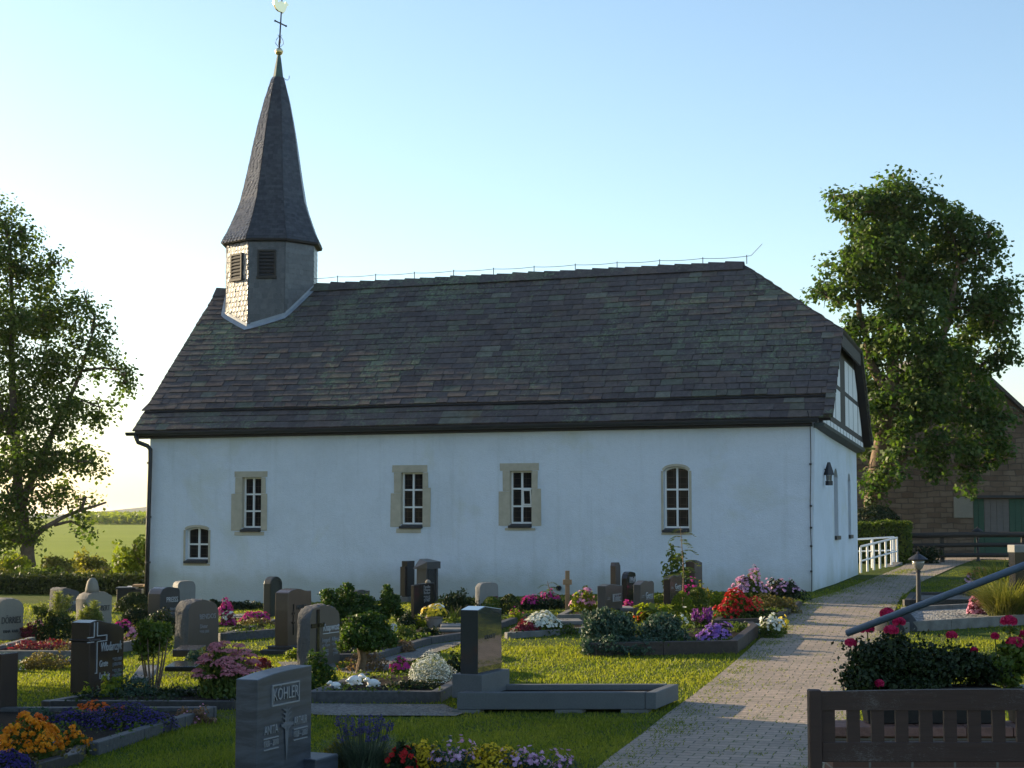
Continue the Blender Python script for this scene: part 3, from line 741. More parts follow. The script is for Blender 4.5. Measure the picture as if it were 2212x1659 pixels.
def shingle(mb, pos, lo, hi, rows, tw, thick, over, nrm, t0=0., t1=1., jit=.25, lift=0., round_=0, gap=.004, ragged=0., edge=None):
    dt = (t1 - t0) / rows
    for i in range(rows):
        a0 = t0 + dt * i; a1 = min(t1 + (0.0 if t1 >= 1 else dt * .2), a0 + dt * (1 + over))
        x0, x1 = lo(a0), hi(a0); x = x0 - random.random() * tw
        while x < x1:
            w_ = tw * random.uniform(1 - jit, 1 + jit); xa, xb = max(x, x0), min(x + w_, x1); x += w_
            if xb - xa < tw * .08: continue
            xa += gap / 2; xb -= gap / 2
            ta, tb = max(xa, lo(a1)), min(xb, hi(a1))
            if tb <= ta:
                ta = tb = min(max((xa + xb) / 2, lo(a1)), hi(a1)); tb = ta + .002
            d0 = random.uniform(0, ragged); tk = thick * random.uniform(.75, 1.3); wob = random.uniform(-.07, .07) * thick
            n = nrm
            p0 = pos(xa, a0 - d0 * dt) + n * (tk + lift + wob); p1 = pos(xb, a0 - d0 * dt) + n * (tk + lift - wob); p2 = pos(tb, a1) + n * (lift + thick * .12); p3 = pos(ta, a1) + n * (lift + thick * .12)
            q0 = pos(xa, a0 - d0 * dt) + n * (lift - thick * .3); q1 = pos(xb, a0 - d0 * dt) + n * (lift - thick * .3); tint = random.random()
            if round_:
                pm = pos((xa + xb) / 2, a0 - dt * round_) + n * (tk + lift); pl = pos(xa + (xb - xa) * .2, a0 - dt * round_ * .65) + n * (tk + lift); pr = pos(xb - (xb - xa) * .12, a0 - dt * round_ * .7) + n * (tk + lift)
                qm = pm - n * thick * 1.2; ql = pl - n * thick * 1.2; qr = pr - n * thick * 1.2
                mb.add([p0, pl, pm, pr, p1, p2, p3, q0, ql, qm, qr, q1], [(0, 1, 2, 3, 4, 5, 6), (7, 8, 1, 0), (8, 9, 2, 1), (9, 10, 3, 2), (10, 11, 4, 3)], tint)
            else:
                q2 = p2 - n * thick * .5; q3 = p3 - n * thick * .5
                mb.add([p0, p1, p2, p3, q0, q1, q2, q3], [(0, 1, 2, 3), (4, 5, 1, 0), (5, 6, 2, 1), (7, 4, 0, 3)], tint)
def pn(a, b, c): return (b - a).cross(c - a).normalized()
nF = pn(fr(0, 0), fr(5, 0), fr(0, 1)); nB = pn(bk(5, 0), bk(0, 0), bk(0, 1)); nH = pn(hp(0, 0), hp(hpw(0), 0), hp(0, 1))
rb = MB()
TS = .125
shingle(rb, fr, lambda t: -LO - .05, lambda t: rightF(t) + .02, 3, .38, .028, .55, nF, 0, TS, .4, -.06)
shingle(rb, fr, lambda t: -LO - (.08 if t < TS + .03 else .0), rightF, 23, .36, .026, .5, nF, TS, 1, .45, .0, ragged=.08, gap=.011)
shingle(rb, bk, lambda t: -LO, rightB, 23, .45, .045, .5, nB, 0, 1, .4)
shingle(rb, hp, lambda t: 0, hpw, 10, .40, .034, .5, nH, 0, 1, .35)
# verge edges of the slabs, seen end on at both gables
for (pos, nn, rr, tm, k) in ((fr, nF, lambda t: CL + RO, TF, 11), (bk, nB, lambda t: CL + RO, TB, 12)):
    for i in range(k):
        a0, a1 = tm * i / k, tm * (i + 1.25) / k
        for u_, s_ in ((rr(0) - .16, 1),):
            b = [pos(u_, a0) - nn * .05, pos(u_ + .17 + random.uniform(0, .02), a0) - nn * .05, pos(u_ + .17, a1) - nn * .05, pos(u_, a1) - nn * .05]
            rb.hexa(b, [p + nn * (.085 if j < 2 else .055) for j, p in enumerate(b)])
roof = rb.build('roof', M['tiles'], church)
# boarding below the slabs
ub = MB()
def slab(poly, n, th, off):
    a = [p - n * off for p in poly]; b = [p - n * (off + th) for p in poly]; k = len(a)
    ub.add(a + b, [tuple(range(k)), tuple(range(2 * k - 1, k - 1, -1))] + [(i, k + i, k + (i + 1) % k, (i + 1) % k) for i in range(k)], .5)
slab([fr(-LO, TS - .01), fr(CL + RO - .03, TS - .01), fr(CL + RO - .03, TF), fr(CL - HU, 1), fr(-LO, 1)], nF, .09, .012)
slab([fr(-LO, 0), fr(CL + RO - .03, 0), fr(CL + RO - .03, TS - .012), fr(-LO, TS - .012)], nF, .07, .075)
slab([bk(-LO, 0), bk(-LO, 1), bk(CL - HU, 1), bk(CL + RO - .03, TB), bk(CL + RO - .03, 0)][::-1], nB, .10, .012)
slab([hp(0, 0), hp(hpw(0), 0), hp(0, .999)], nH, .10, .012)
# dark board under the hip eave and along both verges
A, B = hp(0, 0), hp(hpw(0), 0)
ub.hexa([A + Vector((-.07, .05, -.30)), A + Vector((-.03, .05, -.30)), B + Vector((-.03, -.05, -.30)), B + Vector((-.07, -.05, -.30))], [A + Vector((-.07, 0, -.03)), A + Vector((-.03, 0, -.03)), B + Vector((-.03, 0, -.03)), B + Vector((-.07, 0, -.03))])
# eave soffit board
for t_, uu in ((0, 0),):
    ub.hexa([(-LO + .02, -EO - .02, ZEL - .20), (CL - .02, -EO - .02, ZER - .20), (CL - .02, .0, ZER - .22), (-LO + .02, .0, ZEL - .22)], [(-LO + .02, -EO - .02, ZEL - .12), (CL - .02, -EO - .02, ZER - .12), (CL - .02, -.0, ZER - .10), (-LO + .02, -.0, ZEL - .10)])
ub.build('roof_boarding', M['beam'], church)
# ridge and hip capping slabs
rc = MB()
def capping(A, B, n, wd, drop):
    A, B = Vector(A), Vector(B); d = (B - A); side = Vector((-d.y, d.x, 0)).normalized() if abs(d.z) < .3 else None
    for i in range(n):
        a = A + d * (i / n); b = A + d * ((i + 1.12) / n); up = Vector((0, 0, .03 + random.uniform(0, .02))); up2 = Vector((0, 0, .005))
        rc.add([a + side * wd - Vector((0, 0, drop)), a + up + Vector((0, 0, .02)), a - side * wd - Vector((0, 0, drop)), b + side * wd - Vector((0, 0, drop)) + up2, b + up2 + Vector((0, 0, .02)), b - side * wd - Vector((0, 0, drop)) + up2,
                a + side * wd - Vector((0, 0, drop + .06)), a + Vector((0, 0, -.05)), a - side * wd - Vector((0, 0, drop + .06))], [(0, 1, 4, 3), (1, 2, 5, 4), (6, 7, 1, 0), (7, 8, 2, 1)])
capping((-LO, CW / 2, ZRL + .03), (CL - HU, CW / 2, ZRR + .03), 34, .20, .17)
rc.build('ridge_capping', M['tiles'], church)
# --- lightning conductor along the ridge
lw = MB(); n = 11; hs = []
P0, P1 = Vector((1.9, CW / 2, ZRL + .22)), Vector((CL - HU + .1, CW / 2, ZRR + .17))
pts = []
for i in range(n * 4 + 1):
    p = P0.lerp(P1, i / (n * 4)); p.z -= .02 * math.sin(math.pi * (i % 4) / 4); pts.append(p)
pts += [P1 + Vector((.1, 0, .01)), P1 + Vector((.35, 0, .26))]
lw.tube(pts, .0065, 5); wire = lw.build('lightning_conductor', M['wire'], church)
for i in range(n + 1):
    p = P0.lerp(P1, i / n); h = MB(); h.tube([(p.x, p.y, p.z - .17), (p.x, p.y, p.z + .03)], .010, 5); h.build('wire_holder', M['iron'], wire)
# down cable at the right corner
dc = MB(); a = on_front(1750, 916, -.03); b = on_front(1753, 1278, -.03); mid = [(a[0] + (b[0] - a[0]) * k + .01 * math.sin(9 * k), -.035, a[2] + (b[2] - a[2]) * k) for k in np.linspace(0, 1, 12)]
dc.tube([(a[0] - .02, -EO - .1, a[2] + .25)] + mid, .009, 5); cab = dc.build('down_cable', M['iron'], church)
for k in (.24, .49, .62, .73, .88):
    h = MB(); z = a[2] + (b[2] - a[2]) * k; u = a[0] + (b[0] - a[0]) * k; h.box(u - .02, u + .02, -.05, 0, z - .018, z + .018); h.build('cable_clamp', M['iron'], cab)
# --- gutter and downpipe
gt = MB(); prof = []
ng = 7
for i in range(ng): an = math.pi * (1 + i / (ng - 1)); prof.append((math.cos(an) * .075, math.sin(an) * .075))
ul_, ur_ = -LO - .10, CL + .12
vs_, fs = [], []
for u_, ze in ((ul_, ZEL), (ur_, ZER)):
    for (a, b) in prof: vs_.append((u_, -EO - .115 + a, ze - .085 + b))
    for (a, b) in prof[::-1]: vs_.append((u_, -EO - .115 + a * .88, ze - .08 + b * .88))
m = len(prof) * 2
for i in range(m): fs.append((i, (i + 1) % m, m + (i + 1) % m, m + i))
for k in range(ng - 1): fs.append((k, m - 1 - k, m - 2 - k, k + 1)); fs.append((m + k, m + k + 1, 2 * m - 2 - k, 2 * m - 1 - k))
gt.add(vs_, fs); gt.build('gutter', M['gutter'], church)
dp = MB(); x0 = on_front(307, 932)[0]; x1 = on_front(328, 1000)[0]; vy = -EO - .115
dp.tube([(x0, vy, ZEL - .13), (x0, vy, ZEL - .22), (x0 + .03, vy + .01, ZEL - .30), (x1 - .06, -.09, ZEL - .38), (x1, -.075, ZEL - .46), (x1, -.075, ZEL - .7), (x1 - .02, -.075, 1.8), (x1 - .03, -.075, .03)], .05, 10)
dpo = dp.build('downpipe', M['gutter'], church, True)
for z in (3.1, 1.9, .9): h = MB(); h.tube([(x1 - .015, -.075, z - .02), (x1 - .015, -.075, z + .02)], .062, 10); h.box(x1 - .03, x1, -.03, .01, z - .012, z + .012); h.build('pipe_clip', M['gutter'], dpo)
# --- timbered gable above the right wall
gz = lambda v: 3.745 - .24 * v / CW
UG = CL + .17
def gline(v): # underside of the roof above v on the gable
    t = (v + EO) / (CW / 2 + EO)
    if v <= CW / 2: p = fr(CL + RO - .05, t).z
    else: p = bk(CL + RO - .05, (CW + EO - v) / (CW / 2 + EO)).z
    return min(p - .16, ZHF + (ZHB - ZHF) * v / CW - .10)
tb = MB()
N = 40
for i in range(N):
    v0, v1 = CW * i / N, CW * (i + 1) / N
    tb.hexa([(CL - .1, v0, gz(v0)), (UG, v0, gz(v0)), (UG, v1, gz(v1)), (CL - .1, v1, gz(v1))], [(CL - .1, v0, max(gz(v0) + .02, gline(v0))), (UG, v0, max(gz(v0) + .02, gline(v0))), (UG, v1, max(gz(v1) + .02, gline(v1))), (CL - .1, v1, max(gz(v1) + .02, gline(v1)))])
tim = tb.build('timbered_gable', M['beam'], church)
# moulded board under the jetty
jb = MB(); jb.hexa([(CL + .002, -.02, gz(0) - .10), (UG + .03, -.05, gz(0) - .06), (UG + .03, CW, gz(CW) - .06), (CL + .002, CW, gz(CW) - .10)], [(CL + .002, -.02, gz(0) - .002), (UG + .05, -.05, gz(0) - .002), (UG + .05, CW, gz(CW) - .002), (CL + .002, CW, gz(CW) - .002)])
jb.build('jetty_board', simple('jetty_grey', (.07, .085, .085), .7, .2, 6), tim)
def panel(v0, v1, z0, z1):
    ip = MB()
    # clip to the roof line
    pts = []
    for v in np.linspace(v0, v1, 9): pts.append((v, min(z1(v), gline(v) - .09)))
    bot = [(v, z0(v)) for v in np.linspace(v0, v1, 9)]
    for i in range(8):
        a, b, c, d = bot[i], bot[i + 1], pts[i + 1], pts[i]
        if c[1] - b[1] < .01 or d[1] - a[1] < .01: continue
        ip.add([(UG + .006, a[0], a[1]), (UG + .006, b[0], b[1]), (UG + .006, c[0], c[1]), (UG + .006, d[0], d[1])], [(0, 1, 2, 3)], .5)
    if ip.f: ip.build('infill_panel', M['infill'], tim)
# dentil row
dn = 13
for i in range(dn):
    v0 = .10 + (CW - .2) * i / dn; panel(v0 + .03, v0 + (CW - .2) / dn - .03, lambda v: gz(v) + .02, lambda v: gz(v) + .135)
for a, b in ((.45, 1.12), (1.20, 2.05), (2.12, 2.9), (3.75, 4.38), (4.44, 5.2), (5.26, 6.1), (6.2, 6.9)):
    panel(a, b, lambda v: gz(v) + .26, lambda v: gz(v) + .90)
    panel(a, b, lambda v: gz(v) + 1.0, lambda v: gz(v) + 1.67)
# wall lantern on the gable
lp = on_gable(1781, 1022); lt = empty('wall_lantern', 'small black lantern with tapered hood fixed beside the slit windows', 'lantern', tuple(c2w(CL, lp[1], lp[2])), TH)
h = MB()
h.lathe([(.11, -.04), (.03, .22), (.02, .22)], 4, (.09, 0, .0), .5); h.lathe([(.075, -.25), (.075, -.16)], 4, (.09, 0, .0)); h.box(0, .09, -.015, .015, .06, .09)
for a in (.785, 2.356, 3.927, 5.498): h.tube([(.09 + .06 * math.cos(a), .06 * math.sin(a), -.17), (.09 + .07 * math.cos(a), .07 * math.sin(a), -.03)], .006, 4)
h.build('lantern_housing', M['iron'], lt)
h = MB(); h.lathe([(.05, -.155), (.055, -.045)], 4, (.09, 0, 0)); h.build('lantern_glass', M['lampglass'], lt)

# --- ridge turret and spire
S6 = lambda zx, zy: (432.8 + .4405 * zx, .4405 * zy)
tu = on_front(588.5, 560, CW / 2); TUu = tu[0]; tp = c2w(TUu, CW / 2, 0); TD = tp[1]; 
sp = .4405 * TD / FL                        # metres per zoomed pixel at the turret
zat = lambda zy: D(588.5, .4405 * zy, TD)[2]
ROT = math.pi / 8 + R(1)                    # octagon turned so that one face looks at the yard
def octo(r_, z, ox=0, oy=0, rot=ROT):
    return [Vector((tp[0] + ox + r_ * math.cos(rot + k * math.pi / 4), tp[1] + oy + r_ * math.sin(rot + k * math.pi / 4), z)) for k in range(8)]
RT = 1.13
tinv = (Matrix.Translation((CX0, CY0, 0)) @ Matrix.Rotation(TH, 4, 'Z')).inverted()
def world_build(mb, name, m, parent, **kw):
    mb.v = [tuple(tinv @ Vector(p)) for p in mb.v]
    return mb.build(name, m, parent, **kw)
zb0, zb1 = 5.6, zat(1195)
tb = MB(); b0, b1 = octo(RT, zb0), octo(RT, zb1)
tb.add(b0 + b1, [(i, (i + 1) % 8, 8 + (i + 1) % 8, 8 + i) for i in range(8)])
for k in range(8):
    a, b = b0[k], b0[(k + 1) % 8]; mid = (a + b) / 2 - Vector((tp[0], tp[1], a.z)); mid.normalize()
    if mid.y > .45: continue
    wd = (b - a).length; ex = (b - a).normalized()
    pos = lambda x, t, a=a, ex=ex: a + ex * x + Vector((0, 0, (zb1 - zb0) * t))
    shingle(tb, pos, lambda t: 0, lambda t, wd=wd: wd, 24, .125, .016 if mid.x < -.4 else .009, .6, mid, 0, 1, .18, .004, round_=.55 if mid.x < -.4 else .12, gap=.003)
tur = world_build(tb, 'bell_turret', M['slate_wall'], church)
# louvred sound openings
def louvre(k, wf, hz0, hz1, off=0):
    a, b = b0[k], b0[(k + 1) % 8]; nrm = ((a + b) / 2 - Vector((tp[0], tp[1], a.z))).normalized(); ex = (b - a).normalized(); c = (a + b) / 2 + ex * off
    def P(x, y, z): return Vector((c.x, c.y, 0)) + ex * x + nrm * y + Vector((0, 0, z))
    f = MB(); wv = wf / 2; fr_ = .045
    def bx(x0, x1, y0, y1, z0, z1): f.hexa([P(x0, y1, z0), P(x1, y1, z0), P(x1, y0, z0), P(x0, y0, z0)], [P(x0, y1, z1), P(x1, y1, z1), P(x1, y0, z1), P(x0, y0, z1)])
    bx(-wv, -wv + fr_, .012, .055, hz0, hz1); bx(wv - fr_, wv, .012, .055, hz0, hz1); bx(-wv + fr_, wv - fr_, .012, .055, hz1 - fr_, hz1); bx(-wv - .02, wv + .02, .012, .075, hz0 - .05, hz0)
    lv = world_build(f, 'louvre_window', M['fence'], tur)
    g = MB(); n_ = 7
    for i in range(n_):
        z0 = hz0 + (hz1 - fr_ - hz0) * i / n_; dz = (hz1 - fr_ - hz0) / n_
        g.hexa([P(-wv + fr_, .055, z0), P(wv - fr_, .055, z0), P(wv - fr_, .02, z0 + dz * .75), P(-wv + fr_, .02, z0 + dz * .75)], [P(-wv + fr_, .06, z0 + .015), P(wv - fr_, .06, z0 + .015), P(wv - fr_, .025, z0 + dz * .75 + .015), P(-wv + fr_, .025, z0 + dz * .75 + .015)])
    world_build(g, 'louvre_slats', M['beam'], lv)
    g = MB(); g.add([P(-wv + .01, .013, hz0), P(wv - .01, .013, hz0), P(wv - .01, .013, hz1 - .01), P(-wv + .01, .013, hz1 - .01)], [(0, 1, 2, 3)]); world_build(g, 'shade_sheet', M['iron'], lv)  # dark sheet stands in for the shade behind the slats
for k in range(8):
    m_ = ((b0[k] + b0[(k + 1) % 8]) / 2 - Vector((tp[0], tp[1], b0[k].z))).normalized()
    if m_.y < -.95: louvre(k, .44, zat(1385), zat(1258), 0)
    elif m_.x < -.5 and -.85 < m_.y < -.5: louvre(k, .44, zat(1390), zat(1268), 0)
# lead flashing where the turret meets the roof
fl = MB(); segs = 48; ring = []
for i in range(segs * 1):
    a0 = 2 * math.pi * i / segs; k = int(((a0 - ROT) % (2 * math.pi)) / (math.pi / 4)); loc = ((a0 - ROT) % (math.pi / 4)) - math.pi / 8
    r_ = RT * math.cos(math.pi / 8) / math.cos(loc); row = []
    for dr_, up_ in ((.02, .09), (.03, .03), (.125, .028)):
        x, y = tp[0] + (r_ + dr_) * math.cos(a0), tp[1] + (r_ + dr_) * math.sin(a0); l = w2c((x, y, 0))
        t = (l[1] + EO) / (CW / 2 + EO)
        z = fr(l[0], t).z if t <= 1 else bk(l[0], 2 - t).z
        row.append((x, y, z + up_ + .03))
    ring += row
fl.add(ring, [(3 * i + j, 3 * ((i + 1) % segs) + j, 3 * ((i + 1) % segs) + j + 1, 3 * i + j + 1) for i in range(segs) for j in range(2)])
world_build(fl, 'flashing', M['lead'], church)
# spire: flared octagonal, leaning a little
SPR = [(1205, 252, 0), (1190, 246, 0), (1150, 224, 0), (1100, 203, 0), (1050, 183, .0), (1000, 166, 0), (900, 145, 0), (800, 126, 0), (700, 108, 0), (600, 87.5, 0), (500, 64, 0), (400, 35, 0), (382, 29, 0)]
zz = np.array([zat(a[0]) for a in SPR]); rr = np.array([a[1] * sp / .985 for a in SPR])
z0s, z1s = zz[0], zz[-1]
LEAN = (389 - 355) * sp
def srad(z): return np.interp(z, zz, rr)
def scen(z): k = max(0, (z - z0s) / (zat(253) - z0s)); return tp[0] + LEAN * k * .62, tp[1]
ROTS = ROT
spb = MB(); lv = np.r_[np.linspace(z0s, zat(1000), 9), np.linspace(zat(1000), z1s, 12)[1:]]
rings = []
for z in lv: cx, cy = scen(z); rings.append(octo(srad(z), z, cx - tp[0], 0, ROTS))
for i in range(len(lv) - 1): spb.add(rings[i] + rings[i + 1], [(k, (k + 1) % 8, 8 + (k + 1) % 8, 8 + k) for k in range(8)])
spb.add(rings[0], [tuple(range(7, -1, -1))])
NR = 64
for k in range(8):
    an = ROTS + (k + .5) * math.pi / 4; mid = Vector((math.cos(an), math.sin(an), 0))
    if mid.y > .45: continue
    ex = Vector((-math.sin(an), math.cos(an), 0))
    def pos(x, t, mid=mid, ex=ex):
        z = z0s + (z1s - z0s) * t; cx, cy = scen(z); ap = srad(z) * math.cos(math.pi / 8)
        return Vector((cx, cy, z)) + mid * ap + ex * x
    hwid = lambda t: srad(z0s + (z1s - z0s) * t) * math.sin(math.pi / 8)
    shingle(spb, pos, lambda t: -hwid(t), hwid, NR, .13, .015 if mid.x < -.4 else .008, .6, (mid + Vector((0, 0, .25))).normalized(), 0, 1, .18, .003, round_=.5 if mid.x < -.4 else .12, gap=.003)
spire = world_build(spb, 'spire', M['slate'], church)
ev = MB(); e0, e1 = octo(srad(z0s) - .01, z0s - .05), octo(srad(z0s) + .005, z0s + .002)
e2 = octo(RT + .01, z0s - .07)
ev.add(e2 + e0 + e1, [(i, (i + 1) % 8, 8 + (i + 1) % 8, 8 + i) for i in range(8)] + [(8 + i, 8 + (i + 1) % 8, 16 + (i + 1) % 8, 16 + i) for i in range(8)])
world_build(ev, 'spire_eave', M['beam'], spire)
cp = MB(); prof = [(383, 30), (376, 27.5), (330, 20), (290, 13), (268, 8), (262, 8)]
o0 = []
for zy, r_ in prof:
    z = zat(zy); cx, cy = scen(z); o0.append(octo(r_ * sp * .95, z, cx - tp[0], 0, ROTS))
for a, b in zip(o0[:-1], o0[1:]): cp.add(a + b, [(k, (k + 1) % 8, 8 + (k + 1) % 8, 8 + k) for k in range(8)])
world_build(cp, 'spire_cap', M['copper'], spire)
zs0 = zat(253); cx, cy = scen(zs0); gb = MB(); rs = 20 * sp
gb.lathe([(max(.001, rs * math.sin(a)), -rs * math.cos(a)) for a in np.linspace(0, math.pi, 15)], 20, (cx, cy, zs0)); gb.lathe([(rs * 1.04, -.012), (rs * 1.07, 0), (rs * 1.04, .012)], 20, (cx, cy, zs0))
world_build(gb, 'orb', M['gold'], spire, smooth=True)
cr = MB(); top = zat(70); cxt = cx + LEAN * .25
rodp = lambda z: (cx + (z - zs0) * .045, cy, z)
cr.tube([rodp(zs0 + .1), rodp(zat(-20))], [.022, .016], 6)
zc = zat(115); c = Vector(rodp(zc)); dv = Vector((.21, .44, 0)); cr.tube([c - dv * .5, c + dv * .5], .018, 6)
for s_ in (-1, 1): cr.tube([c + dv * s_ * .5 - Vector((0, 0, .02)), c + dv * s_ * .5 + Vector((0, 0, .02))], .024, 6)
for k in range(4):
    a = k * math.pi / 2 + .4; e = Vector((math.cos(a), math.sin(a), 0))
    cr.tube([Vector(rodp(zs0 + .12)) + e * .03, Vector(rodp(zs0 + .20)) + e * .10, Vector(rodp(zs0 + .30)) + e * .08, Vector(rodp(zs0 + .38)) + e * .02, Vector(rodp(zs0 + .42)) + e * .05], .008, 5)
cross = world_build(cr, 'spire_cross', M['iron'], spire)
# weathercock
zk = zat(45); ck = Vector(rodp(zk)); wk = MB(); dv = Vector((.80, .60, 0))
out = [(-.02, -.10), (.06, -.12), (.13, -.04), (.16, .06), (.19, .13), (.25, .16), (.20, .20), (.17, .26), (.12, .25), (.10, .16), (.08, .22), (-.06, .24), (-.12, .16), (-.16, .28), (-.24, .30), (-.29, .22), (-.27, .10), (-.20, -.02), (-.12, -.08)]
nn = Vector((-dv.y, dv.x, 0)); pa = [ck + dv * x * .8 + Vector((0, 0, z * .8)) + nn * .03 for x, z in out]; pb = [p - nn * .06 for p in pa]; k = len(out)
wk.add(pa + pb, [tuple(range(k)), tuple(range(2 * k - 1, k - 1, -1))] + [(i, k + i, k + (i + 1) % k, (i + 1) % k) for i in range(k)])
world_build(wk, 'weathercock', M['gold'], cross)
hk = MB(); z = zat(382); c = Vector((scen(z)[0] + srad(z) * .9, tp[1] - .02, z)); hk.tube([c, c + Vector((.05, 0, -.05)), c + Vector((.10, 0, -.06)), c + Vector((.14, 0, -.03)), c + Vector((.145, 0, .05))], .008, 5)
world_build(hk, 'ladder_hook', M['iron'], spire)
# wall vent pipe and stains live on the front wall
vp = on_front(817.4 + .3043 * 1283, 1154 + .3043 * 382); h = MB(); h.lathe([(.055, 0), (.055, .05), (.035, .05), (.035, .01)], 14); o = h.build('vent_pipe', M['iron'], church); o.location = (vp[0], .005, vp[2]); o.rotation_euler = (math.pi / 2, 0, 0)

# ------------------------------------------------------------------ trees, hedges, barn, fence behind
def leafy_tree(name, label, base, d, blobs, leaf, n_sub, per, ls, trunk_r, limbs, bark, subr=.42, flat=.75, group=None, sag=0.):
    """crown of many small leaf clumps filling irregular masses; limbs run from the trunk into each mass"""
    b = np.asarray(base, float); e = empty(name, label, 'tree', tuple(b), 0, group)
    P_, N_, T_ = [], [], []
    cent = []
    tot = sum(q[3] * q[4] * q[3] for q in blobs)
    for (px, py, dd, r, rz) in blobs:
        c = D(px, py, d + dd) - b; cent.append((c, r))
        ns = max(3, int(n_sub * r * rz * r / tot))
        dirs = unit(rng.normal(size=(ns, 3))); rad = (.25 + .75 * rng.random(ns) ** .5) * lump(dirs, random.randrange(9999), .12, 3)
        sub = c + dirs * rad[:, None] * np.array([r, r, rz])
        for s_ in sub:
            k = int(per * rng.uniform(.5, 1.5)); rr_ = subr * rng.uniform(.6, 1.35)
            dl = unit(rng.normal(size=(k, 3))); q = s_ + dl * (rng.random(k) ** .45)[:, None] * np.array([rr_, rr_, rr_ * flat])
            if sag: q[:, 2] -= sag * rng.random(k) ** 2
            P_.append(q); N_.append(unit(dl * .6 + np.array([0, 0, .55]) + .5 * rng.normal(size=(k, 3)))); T_.append(np.clip(rng.uniform(.1, .9) + .25 * rng.normal(size=k), 0, 1))
    P = np.concatenate(P_); N = np.concatenate(N_)
    npmesh('crown', leaf_quads(P, N, ls, .75), 4, M[leaf], e, np.concatenate(T_))
    tb = MB()
    for (pts, r0, r1) in limbs:
        pp = [D(px, py, d + dd) - b for (px, py, dd) in pts]
        pp = [Vector(p) for p in pp]; fine = []
        for i in range(len(pp) - 1):
            for j in range(3):
                q = pp[i].lerp(pp[i + 1], j / 3); fine.append(q + Vector((random.uniform(-.04, .04), random.uniform(-.04, .04), 0)))
        fine.append(pp[-1]); k = len(fine)
        tb.tube(fine, [r0 + (r1 - r0) * i / (k - 1) for i in range(k)], 9)
    root = Vector(D(*limbs[0][0][1][:2], d + limbs[0][0][1][2]) - b)
    for c, r in cent:
        src = min(((Vector(p) - Vector(c)).length + max(0, Vector(p).z - c[2]) * 2, i) for i, p in enumerate(tb.v))[1]
        a = Vector(tb.v[src]); z = Vector(c); m_ = a.lerp(z, .5) + Vector((random.uniform(-.2, .2), random.uniform(-.2, .2), random.uniform(0, .3)))
        tb.tube([a, m_, z], [.055, .04, .022], 6)
        for _ in range(5):
            q = z + Vector(unit(rng.normal(size=(1, 3)))[0]) * r * .75; tb.tube([z, z.lerp(q, .5) + Vector((0, 0, .08)), q], [.022, .014, .006], 5)
    tb.build('trunk', M[bark], e, True)
    return e

dm = 48.6; mb_ = G(1888, 1212); mb_ = np.array([D(1888, 1150, dm)[0], dm, tz(D(1888, 1150, dm)[0], dm)])
leafy_tree('maple_tree', 'tall dark green maple tree standing behind the right end of the church', mb_, dm, [
    (1950, 440, 0, 1.15, .9), (1850, 455, -.4, .75, .6), (1795, 430, .2, .38, .32), (2040, 490, .3, 1.0, .8), (1900, 540, -.5, 1.2, 1.0), (2010, 590, .8, 1.2, 1.0), (2110, 545, 0, .8, .75), (2130, 505, .3, .5, .4),
    (1830, 610, .2, .95, .8), (1785, 640, -.3, .5, .35), (1960, 690, -.8, 1.2, 1.0), (2090, 670, .5, 1.1, .9), (2150, 690, -.2, .75, .9), (1870, 740, .4, .95, .8), (2010, 790, -.5, 1.1, .9), (2100, 780, .6, .9, .7), (2160, 770, .1, .5, .5),
    (1900, 850, .3, .8, .8), (2010, 890, -.7, .95, .75), (2100, 880, -.2, .9, .7), (1945, 950, -.6, .65, .6), (2060, 970, -.8, .85, .55), (2130, 960, -.3, .7, .6), (2110, 1010, -.6, .5, .35), (1885, 960, .5, .5, .6), (2030, 1020, -.9, .35, .22), (1900, 1040, -.2, .3, .3), (1865, 560, .8, .6, .5), (1880, 1010, -.5, .45, .5), (1925, 1010, -.9, .45, .45), (1868, 900, -.2, .5, .6), (1935, 880, -.8, .7, .7), (1890, 1075, -.4, .28, .3), (1990, 980, -.9, .5, .4), (2160, 900, -.3, .6, .5), (2170, 990, -.5, .45, .4), (2100, 1040, -.7, .4, .3), (1925, 610, 1.0, .8, .7), (2170, 640, .2, .5, .5)],
    'l_maple', 820, 62, .14, .25, [([(1886, 1215, 0), (1890, 1080, 0), (1905, 960, 0), (1925, 860, 0), (1935, 740, 0), (1945, 600, 0), (1950, 470, 0)], .36, .06), ([(1905, 960, 0), (1960, 900, -.2), (2010, 800, -.3), (2050, 680, 0), (2070, 570, 0)], .22, .05), ([(1925, 860, 0), (1880, 780, .2), (1860, 680, .2), (1840, 560, 0)], .17, .04), ([(1960, 900, -.2), (2060, 900, -.4), (2110, 850, -.3)], .12, .04), ([(1892, 1060, 0), (1960, 980, -.4), (2050, 960, -.7)], .14, .04)], 'bark_pale', subr=.44)
dl_ = 49.0; x0 = D(58, 1190, dl_)[0]
